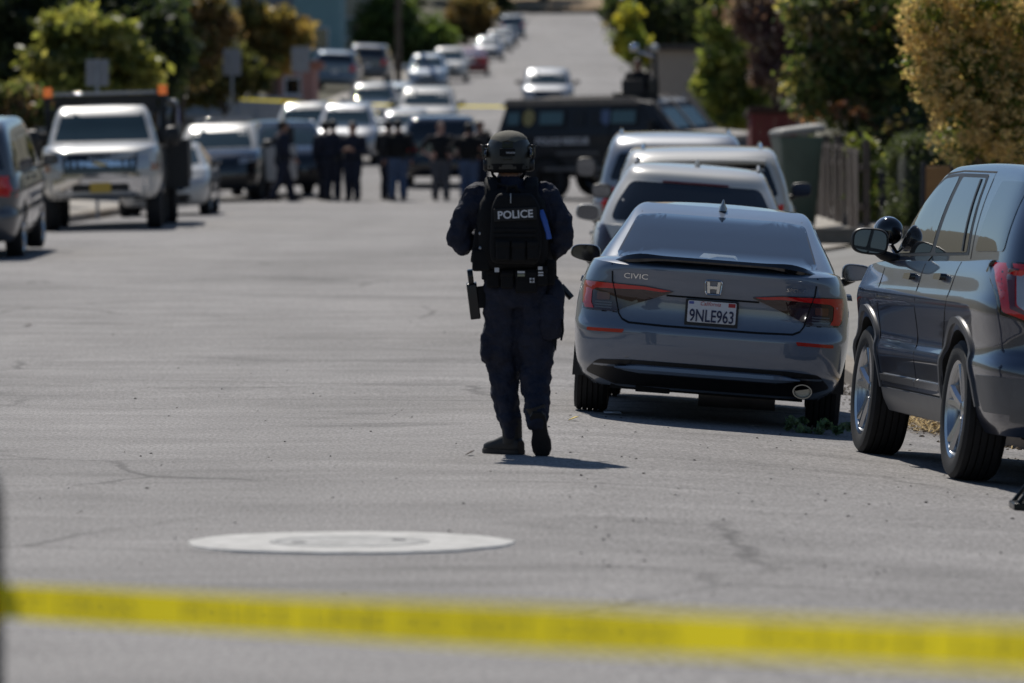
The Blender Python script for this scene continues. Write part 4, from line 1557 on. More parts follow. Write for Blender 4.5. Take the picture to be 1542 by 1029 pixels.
    rp.box(V(-0.235, -0.10, 1.215), (0.075, 0.10, 0.20), Matrix.Rotation(R(8), 3, 'Y'))
    rp.box(V(-0.225, -0.15, 1.13), (0.10, 0.06, 0.12))
    rp.obj('radio_pouch', BLACKCLOTH, vest, bevel=0.012)
    Geo().tube([V(-0.255, -0.08, 1.31), V(-0.235, -0.10, 1.38), V(-0.19, -0.12, 1.45), V(-0.13, -0.10, 1.53), V(-0.115, -0.03, 1.60)], 0.0075, 7).obj('radio_cable', BLACKCLOTH, vest)
    for z in (1.285, 1.20):
        Geo().ell(V(-0.228, -0.165, z), (0.012, 0.010, 0.012), 8, 6).obj('snap_button', STEEL, vest)

    # belt line
    belt = empty('duty_belt', (0, 0, 0), 0, root)
    bg_ = Geo()
    torso(bg_, [(V(-0.015, 0, 1.015), 0.192, 0.147), (V(-0.015, 0, 1.02), 0.198, 0.152), (V(-0.015, 0, 1.065), 0.198, 0.152), (V(-0.015, 0, 1.07), 0.192, 0.147)], 32)
    bg_.obj('belt', BLACKCLOTH, belt, angle=40)
    for x, w, h, z in ((-0.155, 0.075, 0.11, 1.03), (-0.075, 0.07, 0.10, 1.02), (0.035, 0.12, 0.13, 1.01), (0.125, 0.06, 0.11, 1.04), (0.175, 0.05, 0.14, 1.06)):
        yb = -0.165 if abs(x) < 0.14 else -0.12
        p = Geo().box(V(x, yb, z), (w, 0.055, h))
        p.box(V(x, yb - 0.005, z + h * 0.3), (w * 1.06, 0.055, h * 0.3))
        p.obj('belt_pouch', BLACKCLOTH, belt, bevel=0.01)
    for x, z, w, h, m in ((0.005, 1.062, 0.040, 0.012, WHITE), (0.005, 1.044, 0.040, 0.012, mat('tape_khaki', (0.28, 0.29, 0.2), rough=0.6)), (0.115, 1.085, 0.024, 0.018, WHITE), (0.118, 1.06, 0.028, 0.008, WHITE), (0.118, 1.045, 0.028, 0.008, WHITE), (-0.135, 1.075, 0.024, 0.024, WHITE)):
        Geo().box(V(x, -0.204, z), (w, 0.006, h)).obj('tape_tab', m, belt)
    cr = Geo().box(V(0.068, -0.206, 1.015), (0.026, 0.006, 0.026))
    cr.obj('medical_tag', WHITE, belt)
    Geo().box(V(0.068, -0.210, 1.015), (0.006, 0.004, 0.022)).box(V(0.068, -0.2101, 1.015), (0.022, 0.0041, 0.006)).obj('medical_cross', mat('patch_black', (0.005, 0.005, 0.006)), belt)
    # holster with pistol on the left thigh
    ho = empty('holster', V(-0.275, -0.01, 0.93), 0, root)
    ho.rotation_euler = (0, R(-7), 0)
    h1 = Geo()
    h1.prism(round_poly([(-0.045, 0.06), (0.045, 0.07), (0.055, 0.0), (0.035, -0.13), (-0.02, -0.14), (-0.04, -0.02)], 0.015), 'x', -0.028, 0.028)
    h1.obj('holster_body', HOLSTER, ho, bevel=0.006)
    gr = Geo().prism(round_poly([(-0.055, 0.06), (-0.02, 0.055), (0.0, 0.10), (0.03, 0.11), (0.03, 0.14), (-0.075, 0.135), (-0.085, 0.10)], 0.01), 'x', -0.015, 0.015)
    gr.obj('pistol_grip', HOLSTER, ho, bevel=0.005)
    Geo().box((0.05, 0.0, -0.02), (0.05, 0.07, 0.12)).box((0.075, 0, 0.08), (0.012, 0.05, 0.2)).obj('leg_strap', BLACKCLOTH, ho, bevel=0.008)
    # dump bag and straps on the right hip
    dg_ = Geo()
    dg_.loft([[V(0.165 + w * math.cos(t), -0.05 + dp * math.sin(t), z) for t in [2 * math.pi * k / 18 for k in range(18)]] for z, w, dp in ((0.66, 0.03, 0.03), (0.68, 0.070, 0.065), (0.75, 0.085, 0.085), (0.84, 0.090, 0.085), (0.90, 0.080, 0.075), (0.93, 0.072, 0.06))])
    dg_.obj('dump_pouch', NAVY, root, angle=60)
    Geo().loft([[V(0.20 + 0.045 * math.cos(t) * k, -0.04 + 0.05 * math.sin(t) * k, z) for t in [2 * math.pi * j / 12 for j in range(12)]] for z, k in ((0.80, 0.7), (0.86, 1.2), (0.93, 1.35), (1.00, 0.9), (1.02, 0.5))]).obj('gas_mask_pouch', NAVY, root, angle=60)
    Geo().tube([V(0.23, -0.08, 0.80), V(0.245, -0.09, 0.78), V(0.248, -0.09, 0.72), V(0.236, -0.09, 0.665)], 0.006, 6).obj('loose_strap', BLACKCLOTH, root)
    Geo().prism([(0.175 * H, 0.70 * H), (0.215 * H, 0.69 * H), (0.208 * H, 0.60 * H)], 'y', -0.09, -0.08).obj('loose_strap', BLACKCLOTH, root)
    # helmet with rails, headset, strap
    hm = empty('helmet', V(-0.066, 0.05, 1.74), R(-3), root)
    g = Geo()
    rings = []
    prof = [(-0.062, 1.0), (-0.045, 1.02), (-0.01, 1.02), (0.03, 1.0), (0.065, 0.93), (0.092, 0.80), (0.112, 0.62), (0.124, 0.40), (0.130, 0.15), (0.131, 0.01)]
    for z, k in prof:
        rings.append([(0.122 * k * math.copysign(abs(math.cos(t)) ** 0.95, math.cos(t)), 0.005 + 0.148 * k * math.sin(t), z + (0.035 * max(0, math.sin(t)) if z < 0 else 0) - (0.018 if (z < -0.03 and math.sin(t) < -0.2) else 0)) for t in [2 * math.pi * j / 36 for j in range(36)]])
    g.loft(rings)
    g.obj('shell', HELMET, hm, angle=60)
    cov = Geo()
    rings = []
    for z, k in [(0.075, 0.90)] + prof[5:]:
        rings.append([(0.122 * k * 1.02 * math.copysign(abs(math.cos(t)) ** 0.95, math.cos(t)), 0.005 + 0.148 * k * 1.02 * math.sin(t), z + 0.003 - (0.030 * abs(math.cos(t)) if z < 0.08 else 0)) for t in [2 * math.pi * j / 36 for j in range(36)]])
    cov.loft(rings, caps=True).obj('crown_cover', mat('helmet_cover_cloth', (0.125, 0.118, 0.092), rough=0.85, vary=0.25, vscale=22, bump=0.001, bscale=200), hm, angle=60)
    Geo().loft([[(0.040 * s_, -0.145 * math.cos(a) * 0.995, 0.02 + 0.122 * math.sin(a)) for s_ in (-1, -0.5, 0.5, 1)] for a in np.linspace(0.35, 2.2, 12)], caps=False, closed=False).obj('loop_panel', BLACKCLOTH, hm) if False else None
    lp = Geo()
    lp.box((0, -0.128, 0.055), (0.06, 0.014, 0.045), Matrix.Rotation(R(-28), 3, 'X'))
    lp.obj('strobe_panel', mat('olive_loop', (0.035, 0.038, 0.022), rough=0.9), hm, bevel=0.004)
    Geo().box((0, -0.149, 0.012), (0.085, 0.008, 0.04)).obj('name_panel', BLACKCLOTH, hm, bevel=0.002)
    Geo().box((0.018, -0.1545, 0.010), (0.050, 0.002, 0.010)).obj('name_tape', mat('tape_grey', (0.20, 0.21, 0.23), rough=0.7, vary=0.7, vscale=260), hm)
    Geo().box((0.0, -0.150, -0.020), (0.055, 0.010, 0.018)).obj('dial', mat('dial_black', (0.02, 0.02, 0.015), rough=0.5), hm, bevel=0.004)
    for sx in (-1, 1):
        Geo().prism(round_poly([(-0.085, -0.02), (0.08, 0.01), (0.075, 0.035), (-0.04, 0.035), (-0.085, 0.01)], 0.01), 'x', sx * 0.117, sx * 0.132).obj('rail', GLOSSBLACK, hm, bevel=0.003)
        cup = Geo()
        cup.lathe([(0.001, sx * 0.140), (0.026, sx * 0.140), (0.036, sx * 0.132), (0.038, sx * 0.105), (0.034, sx * 0.085)], 20, c=(0, 0.0, -0.055), axis='x')
        cup.obj('ear_cup', BLACK, hm, angle=50)
        ar = Geo()
        ar.tube([(sx * 0.128, 0, -0.04), (sx * 0.142, -0.01, 0.0), (sx * 0.136, -0.02, 0.048), (sx * 0.105, -0.03, 0.052)], 0.0075, 8)
        ar.box((sx * 0.138, -0.02, 0.050), (0.03, 0.035, 0.010))
        ar.box((sx * 0.140, -0.03, 0.02), (0.012, 0.03, 0.05))
        ar.obj('headset_arm', mat('worn_black_metal', (0.04, 0.04, 0.042), rough=0.22, metal=0.6), hm, bevel=0.002)
        Geo().tube([(sx * 0.10, -0.08, -0.06), (sx * 0.085, -0.06, -0.11), (sx * 0.055, 0.02, -0.145)], 0.008, 6).obj('chin_strap', BLACKCLOTH, hm)
    npd = Geo()
    torso(npd, [((0, -0.05, -0.100), 0.082, 0.075), ((0, -0.04, -0.085), 0.098, 0.098), ((0, -0.035, -0.05), 0.103, 0.112)], 24)
    npd.obj('nape_pad', BLACKCLOTH, hm, angle=60)
    # rifle slung across the chest, butt at the left shoulder, muzzle past the right hip
    rf = empty('rifle', (0, 0, 0), 0, root)
    A, B = Vector(V(-0.270, 0.20, 1.555)), Vector(V(0.300, 0.17, 0.905))
    dd = (B - A).normalized()
    ss = Vector((0, 1, 0)).cross(dd).normalized()
    rt = Matrix((dd, Vector((0, 1, 0)), dd.cross(Vector((0, 1, 0))).normalized())).transposed()
    q = Geo()
    q.box(A + dd * 0.36, (0.24, 0.035, 0.055), rt)
    q.box(A + dd * 0.12, (0.20, 0.026, 0.030), rt)
    q.box(A + dd * 0.56, (0.26, 0.036, 0.042), rt)
    q.obj('receiver', HOLSTER, rf, bevel=0.004)
    Geo().box(A + dd * 0.03, (0.035, 0.035, 0.09), rt).obj('butt_pad', mat('worn_grey_polymer', (0.16, 0.155, 0.14), rough=0.6), rf, bevel=0.010)
    Geo().tube([A + dd * 0.66, B], [0.011, 0.011], 10).tube([B - dd * 0.09, B], [0.019, 0.019], 10).obj('barrel', HOLSTER, rf)
    Geo().tube([A + dd * 0.1, V(-0.20, -0.04, 1.58), V(-0.03, -0.20, 1.55), V(0.13, -0.18, 1.40), V(0.20, -0.02, 1.2), A + dd * 0.68], 0.010, 6).obj('sling', BLACKCLOTH, rf)
    return root


officer = build_officer(0.045, 8500 / 274)


# ------------------------------------------------------------------ the other vehicles
def spec(kind, **kw):
    if kind == 'sedan':
        S = dict(CIVIC)
        S.update(N=44, NV=18)
        S['tail'] = [([(0.45, 0.72), (0.84, 0.70), (0.84, 0.86), (0.5, 0.86)], LAMP_RED)]
        S['rear_win'] = [(-0.62, 1.05), (0.62, 1.05), (0.54, 1.30), (-0.54, 1.30)]
        S['panels'] = [('grille', [(-0.42, 0.48), (0.42, 0.48), (0.45, 0.66), (-0.45, 0.66)], GLOSSBLACK, 'front'), ('air_intake', [(-0.6, 0.25), (0.6, 0.25), (0.5, 0.42), (-0.5, 0.42)], BLACK, 'front')]
        S['plates'] = [('rear', 0.74, False)]
    elif kind == 'suv':
        S = dict(EXPL)
        S.update(N=44, NV=18)
        S['tail'] = [([(0.62, 0.92), (0.955, 0.90), (0.955, 1.19), (0.7, 1.19)], LAMP_RED)]
        S['panels'] = [('grille', [(-0.5, 0.72), (0.5, 0.72), (0.55, 0.98), (-0.55, 0.98)], GLOSSBLACK, 'front'), ('bumper', [(-0.85, 0.36), (0.85, 0.36), (0.85, 0.56), (-0.85, 0.56)], BLACK, 'front')]
    elif kind == 'crossover':
        S = dict(
            L=4.62, zb=0.26, N=60, NV=24, plan=(4.0, 15, 3.2, 9), crown_pow=6.0,
            hw=[(0.26, 0.82), (0.36, 0.89), (0.55, 0.92), (0.75, 0.928), (0.95, 0.915), (1.08, 0.885), (1.14, 0.86)],
            yr=[(0.26, 0.18), (0.36, 0.04), (0.5, 0.0), (0.64, 0.01), (0.72, 0.06), (0.9, 0.085), (1.14, 0.12)],
            yf=[(0.26, 4.5), (0.4, 4.6), (0.6, 4.62), (0.85, 4.55), (1.1, 4.3)],
            zs=[(0, 1.10), (1.0, 1.12), (2.5, 1.08), (3.4, 1.04), (4.1, 0.98), (4.62, 0.76)],
            crown=[(0, 0.01), (3.3, 0.05), (4.1, 0.07), (4.62, 0.01)],
            axles=(0.96, 3.66), arch_r=0.395, arch_z=0.37, tyre_r=0.352, tyre_w=0.235, rim_r=0.235,
            c_a=[(0, 0.865), (0.3, 0.81), (0.6, 0.735), (0.85, 0.655), (1.0, 0.615)],
            c_yr=[(0, 0.12), (0.4, 0.30), (0.75, 0.50), (0.92, 0.60), (1.0, 0.80)],
            c_yf=[(0, 3.62), (0.5, 3.12), (0.85, 2.80), (1.0, 2.6)],
            c_belt=[(0, 1.07), (2.5, 1.04), (3.7, 1.0)], c_roof=[(0.1, 1.62), (0.8, 1.665), (1.7, 1.68), (2.6, 1.665), (3.6, 1.60)],
            c_plan=(4.6, 14, 3.0, 12), c_fillet=0.06, c_crown=0.02,
            mir=(2.98, 1.16, 0.90), mir_size=(0.23, 0.17), mir_taper=0.25,
            side_win=[[(0.62, 1.17), (1.02, 1.15), (1.02, 1.44), (0.86, 1.44)], [(1.1, 1.14), (1.98, 1.12), (1.98, 1.51), (1.1, 1.49)], [(2.06, 1.12), (3.2, 1.09), (2.72, 1.40), (2.45, 1.50), (2.06, 1.51)]],
            side_seams=[[(2.02, 0.4), (2.02, 1.1)], [(3.1, 0.4), (3.15, 1.05)]], handles=[(1.3, 1.0), (2.25, 0.99)],
            windshield=[(-0.70, 1.08), (0.70, 1.08), (0.56, 1.58), (-0.56, 1.58)],
            rear_win=[(-0.74, 1.15), (0.74, 1.15), (0.70, 1.30), (0.585, 1.51), (-0.585, 1.51), (-0.70, 1.30)],
            head=[([(0.45, 0.72), (0.85, 0.78), (0.86, 0.88), (0.5, 0.82)], LAMP_CLEAR)],
            tail=[([(0.66, 0.82), (0.885, 0.80), (0.885, 1.10), (0.80, 1.12), (0.72, 0.98)], LAMP_DARK)],
            panels=[('grille', [(-0.4, 0.55), (0.4, 0.55), (0.45, 0.78), (-0.45, 0.78)], GLOSSBLACK, 'front'), ('bumper', [(-0.8, 0.30), (0.8, 0.30), (0.8, 0.46), (-0.8, 0.46)], BLACK, 'front')],
            plates=[('rear', 0.90, False)])
    elif kind == 'van':
        S = spec('suv')
        S['L'] = 5.05
        S['c_yf'] = [(0, 4.45), (0.5, 4.0), (0.85, 3.62), (1.0, 3.4)]
        S['c_a'] = [(0, 0.935), (0.4, 0.88), (0.8, 0.80), (1.0, 0.74)]
        S['c_roof'] = [(0.1, 1.76), (1.0, 1.82), (2.4, 1.83), (3.4, 1.79), (4.4, 1.7)]
        S['side_win'] = [[(0.35, 1.28), (1.5, 1.27), (1.5, 1.64), (0.45, 1.64)], [(1.6, 1.27), (2.75, 1.25), (2.75, 1.66), (1.6, 1.65)], [(2.85, 1.25), (4.0, 1.22), (3.5, 1.52), (3.2, 1.64), (2.85, 1.66)]]
        S['side_trim'] = []
        S['mir'] = (3.75, 1.275, 0.985)
    elif kind == 'pickup':
        S = spec('suv')
        S.update(L=5.9, axles=(1.25, 4.85), tyre_r=0.41, arch_r=0.46, arch_z=0.42, rim_r=0.25, tyre_w=0.27)
        S['hw'] = [(0.36, 0.92), (0.5, 0.98), (0.8, 1.015), (1.05, 1.005), (1.2, 0.985), (1.35, 0.95)]
        S['zb'] = 0.38
        S['yr'] = [(0.36, 0.05), (0.5, 0.0), (0.68, 0.0), (0.72, 0.08), (1.3, 0.10)]
        S['yf'] = [(0.36, 5.78), (0.5, 5.88), (0.8, 5.9), (1.1, 5.86), (1.3, 5.7)]
        S['zs'] = [(0, 1.24), (2.0, 1.24), (4.4, 1.25), (5.2, 1.24), (5.75, 1.16), (5.9, 1.0)]
        S['crown'] = [(0, 0.0), (2.0, 0.0), (4.3, 0.05), (5.2, 0.06), (5.9, 0.01)]
        S['c_yr'] = [(0, 1.95), (0.8, 2.05), (0.95, 2.15), (1.0, 2.3)]
        S['c_yf'] = [(0, 4.55), (0.5, 4.12), (0.85, 3.85), (1.0, 3.6)]
        S['c_a'] = [(0, 0.935), (0.4, 0.87), (0.8, 0.78), (1.0, 0.72)]
        S['c_roof'] = [(2, 1.88), (3.0, 1.92), (3.7, 1.91), (4.6, 1.85)]
        S['c_belt'] = [(2, 1.2), (4.6, 1.2)]
        S['side_trim'] = []
        S['side_win'] = [[(2.2, 1.33), (2.95, 1.32), (2.95, 1.76), (2.3, 1.76)], [(3.05, 1.32), (4.25, 1.31), (3.85, 1.62), (3.6, 1.76), (3.05, 1.77)]]
        S['side_seams'] = [[(3.0, 0.5), (3.0, 1.3)], [(4.1, 0.5), (4.1, 1.25)], [(1.93, 0.5), (1.93, 1.24)]]
        S['handles'] = [(2.3, 1.15), (3.25, 1.14)]
        S['windshield'] = [(-0.80, 1.34), (0.80, 1.34), (0.66, 1.83), (-0.66, 1.83)]
        S['rear_win'] = [(-0.62, 1.36), (0.62, 1.36), (0.56, 1.74), (-0.56, 1.74)]
        S['mir'] = (4.05, 1.36, 1.02)
        S['mir_size'] = (0.24, 0.26)
        S['tail'] = [([(0.84, 0.82), (0.985, 0.82), (0.985, 1.18), (0.84, 1.18)], LAMP_RED)]
        S['head'] = [([(0.60, 0.86), (0.95, 0.86), (0.96, 1.10), (0.62, 1.10)], LAMP_CLEAR)]
        S['panels'] = [('grille', [(-0.58, 0.82), (0.58, 0.82), (0.6, 1.12), (-0.6, 1.12)], GLOSSBLACK, 'front'), ('grille_bar', [(-0.6, 0.94), (0.6, 0.94), (0.6, 1.0), (-0.6, 1.0)], CHROME, 'front'), ('bumper', [(-0.95, 0.46), (0.95, 0.46), (0.95, 0.72), (-0.95, 0.72)], CHROME, 'front')]
        S['plates'] = []
    S.update(kw)
    return S


def fin(root, bvh, y, material, k=1.0):
    zt = bvh.ray_cast(Vector((0, y, 4)), Vector((0, 0, -1)), 6)[0].z
    rings = []
    for t, wd, y0, y1 in ((-0.01, 0.032, -0.1, 0.1), (0.012, 0.028, -0.1, 0.07), (0.035, 0.014, -0.1, 0.0), (0.06, 0.004, -0.095, -0.05)):
        rings.append([(wd * math.sin(a), y + (y0 + y1) / 2 - (y1 - y0) / 2 * math.cos(a), zt + t) for a in [2 * math.pi * j / 12 for j in range(12)]])
    Geo().loft(rings).obj('antenna_fin', material, root, angle=50)


def rails(root, bvh, y0, y1, x, material):
    for sx in (-1, 1):
        pts = []
        for i in range(9):
            y = y0 + (y1 - y0) * i / 8
            h = bvh.ray_cast(Vector((sx * x, y, 4)), Vector((0, 0, -1)), 6)[0]
            pts.append((sx * x, y, (h.z if h is not None else 1.6) + (0.0 if i in (0, 8) else 0.035)))
        Geo().tube(pts, 0.016, 8).obj('roof_rail', material, root)


WHITE_PAINT = paint('white', (0.55, 0.535, 0.50))
SILVER_PAINT = paint('silver', (0.36, 0.37, 0.39), metal=0.5)
BLACK_PAINT = paint('black', (0.008, 0.009, 0.012), rough=0.08)
GREY_PAINT = paint('mid_grey', (0.10, 0.105, 0.115), metal=0.4)

# white crossover in front of the grey sedan
_S = spec('crossover', N=72, NV=30)
_c, _b, _, _ = vehicle('parked_suv', 'white crossover with fin antenna and short roof rails parked ahead of the grey sedan', _S, WHITE_PAINT, 'cars parked along the right curb' if False else 'cars parked along the curb by the fence', fine=True)
fin(_c, _b, 1.05, WHITE_PAINT)
rails(_c, _b, 0.95, 2.6, 0.56, GREYCLAD)
decal('brake_light', round_poly([(-0.30, 1.513), (0.30, 1.513), (0.30, 1.530), (-0.30, 1.530)], 0.008), 'rear', _b, mat('dim_red_lens', (0.16, 0.02, 0.02), rough=0.2), _c, off=0.012)
place(_c, _S, 1.53, 50.6, 2.2)

# second white SUV, larger, with a spoiler over its rear window
_S = spec('suv')
_c, _b, _, _ = vehicle('parked_suv', 'tall white SUV with rear roof spoiler parked ahead of the white crossover', _S, WHITE_PAINT, 'cars parked along the curb by the fence', fine=False)
rails(_c, _b, 0.7, 2.9, 0.62, CHROME)
Geo().loft([[(x, 0.32 + 0.05 * abs(x), 1.665 - 0.02 * x * x), (x, 0.14 + 0.12 * x * x, 1.655 - 0.03 * x * x), (x, 0.16 + 0.12 * x * x, 1.62 - 0.03 * x * x), (x, 0.36 + 0.05 * abs(x), 1.60)] for x in np.linspace(-0.66, 0.66, 13)]).obj('roof_spoiler', WHITE_PAINT, _c)
decal('brake_light', round_poly([(-0.2, 1.63), (0.2, 1.63), (0.2, 1.648), (-0.2, 1.648)], 0.006), 'rear', bvh_of(_c.children[-1]), LAMP_DARK, _c, off=0.006)
place(_c, _S, 1.98, 58.6, 1.8)

# big silver SUV beyond
_S = spec('van', mir_size=(0.26, 0.26), mir=(3.75, 1.36, 1.0))
_S['hw'] = [(a, b * 1.02) for a, b in _S['hw']]
_c, _b, _, _ = vehicle('parked_suv', 'large silver SUV with tall black mirrors parked beyond the two white SUVs', dict(_S, mir_mat=BLACK), SILVER_PAINT, 'cars parked along the curb by the fence')
rails(_c, _b, 0.7, 3.2, 0.66, CHROME)
place(_c, _S, 1.97, 68.5, 1.5)

# silver SUV cut by the edge of the view, on the far side of the street
_S = spec('van')
_S['c_roof'] = [(a, b + 0.10) for a, b in _S['c_roof']]
_c, _b, _, _ = vehicle('parked_suv', 'tall dark silver SUV with red tail lamp parked facing away across from the fence', _S, paint('dark_silver', (0.115, 0.12, 0.13), metal=0.5))
place(_c, _S, -7.72, 77.0, 0.5)

# police SUVs facing the camera
_S = spec('suv', cabin_mat=WHITE_PAINT)
_c, _b, _, _ = vehicle('police_suv', 'black and white police SUV with its white door open behind the tow truck', _S, BLACK_PAINT, 'police SUVs', cat='police car', rim_mat=BLACK)
_d = empty('door', (-1.0, 3.45, 0), R(-62), _c)
_d.rotation_euler = (0, 0, R(-38))
Geo().prism(round_poly([(-1.05, 0.42), (0.0, 0.42), (0.0, 1.20), (-1.05, 1.22)], 0.06), 'x', -0.05, 0.03).obj('door_panel', WHITE_PAINT, _d, bevel=0.015)
Geo().prism(round_poly([(-1.02, 1.23), (0.0, 1.21), (-0.42, 1.50), (-0.7, 1.62), (-1.02, 1.62)], 0.04), 'x', -0.02, 0.0).obj('door_glass', GLASS, _d)
Geo().ell((-0.06, -0.55, 0.86), (0.01, 0.13, 0.15), 14, 10).obj('door_crest', mat('gold_seal', (0.35, 0.28, 0.10), rough=0.4), _d)
lb = Geo()
lb.box((0, 2.3, 1.84), (1.25, 0.28, 0.09))
lb.obj('light_bar', mat('light_bar_clear', (0.3, 0.32, 0.36), rough=0.1, coat=1), _c, bevel=0.02)
place(_c, _S, -6.58, 126.0, 181, 'front')

_c2, _b2, _, _ = vehicle('police_suv', 'all black police SUV standing behind the officers in dark uniform', dict(_S, cabin_mat=BLACK_PAINT), BLACK_PAINT, 'police SUVs', cat='police car', rim_mat=BLACK)
lettering('lettering', 'POLICE', 'left', (2.5, 0.95), _b2, WHITE, _c2, width=1.2, height=0.22, off=0.008, mirror=True)
lettering('lettering', 'POLICE', 'right', (2.5, 0.95), _b2, WHITE, _c2, width=1.2, height=0.22, off=0.008)
place(_c2, _S, -5.0, 130.0, 170, 'front')

# the rest of the street, all small: kind, paint, X, Y, heading, end, label
BLUEGREY = paint('blue_grey', (0.13, 0.18, 0.24), metal=0.3)
REDP = paint('red', (0.22, 0.012, 0.018))
PALEBLUE = paint('pale_blue', (0.30, 0.40, 0.52))
for kind, pm, X, Y, hd, end, lab in (
    ('sedan', WHITE_PAINT, -6.62, 107.0, 180, 'front', 'white sedan tucked in close behind the tow truck'),
    ('suv', BLACK_PAINT, -1.75, 139.0, 0, 'rear', 'black SUV standing in the street behind the officers in jeans'),
    ('crossover', SILVER_PAINT, -4.65, 158.0, 180, 'front', 'silver crossover just beyond the black police SUV'),
    ('sedan', WHITE_PAINT, -7.4, 150.0, 180, 'front', 'white sedan by the curb past the open door police SUV'),
    ('suv', WHITE_PAINT, -2.7, 178.0, 180, 'front', 'white SUV with dark windshield standing behind the yellow tape'),
    ('crossover', GREY_PAINT, -4.7, 190.0, 180, 'front', 'grey crossover parked by the sign post past the tape'),
    ('sedan', SILVER_PAINT, -4.9, 172.0, 180, 'front', 'silver sedan parked under the orange leaved tree'),
    ('suv', BLUEGREY, -7.75, 246.0, 2, 'rear', 'dark blue grey SUV parked up the driveway before the teal house'),
    ('van', GREY_PAINT, -6.75, 262.0, 2, 'rear', 'grey van parked beside the utility pole'),
    ('crossover', PALEBLUE, -3.75, 252.0, 180, 'front', 'pale blue hatchback parked up the hill'),
    ('sedan', REDP, -2.05, 286.0, 0, 'rear', 'dark red sedan parked up the hill'),
    ('crossover', WHITE_PAINT, -3.0, 270.0, 180, 'front', 'white crossover parked between the pale blue and the red car'),
    ('sedan', SILVER_PAINT, -1.35, 326.0, 180, 'front', 'silver sedan with bright windshield parked far up the hill'),
    ('sedan', WHITE_PAINT, -0.85, 360.0, 180, 'front', 'white sedan far up the hill below the parked van'),
    ('sedan', GREY_PAINT, -0.45, 392.0, 180, 'front', 'grey sedan far up the hill in the tree shadow'),
    ('van', BLUEGREY, 0.05, 436.0, 0, 'rear', 'blue grey van parked near the top of the hill'),
    ('crossover', WHITE_PAINT, -5.9, 161.0, 180, 'front', 'white crossover between the open door police SUV and the silver crossover'),
    ('sedan', GREY_PAINT, -3.1, 163.0, 180, 'front', 'grey sedan with bright roof behind the officers in jeans'),
    ('sedan', BLUEGREY, -4.2, 205.0, 180, 'front', 'blue grey sedan parked just beyond the grey crossover'),
    ('suv', SILVER_PAINT, 1.35, 212.0, 180, 'front', 'silver SUV coming down the street above the armored truck'),
):
    _S = spec(kind, N=36, NV=14)
    _c, _b, _, _ = vehicle('parked_car' if kind == 'sedan' else ('parked_van' if kind == 'van' else 'parked_suv'), lab, _S, pm, 'cars parked up the street', cat='van' if kind == 'van' else 'car')
    place(_c, _S, X, Y, hd, end)


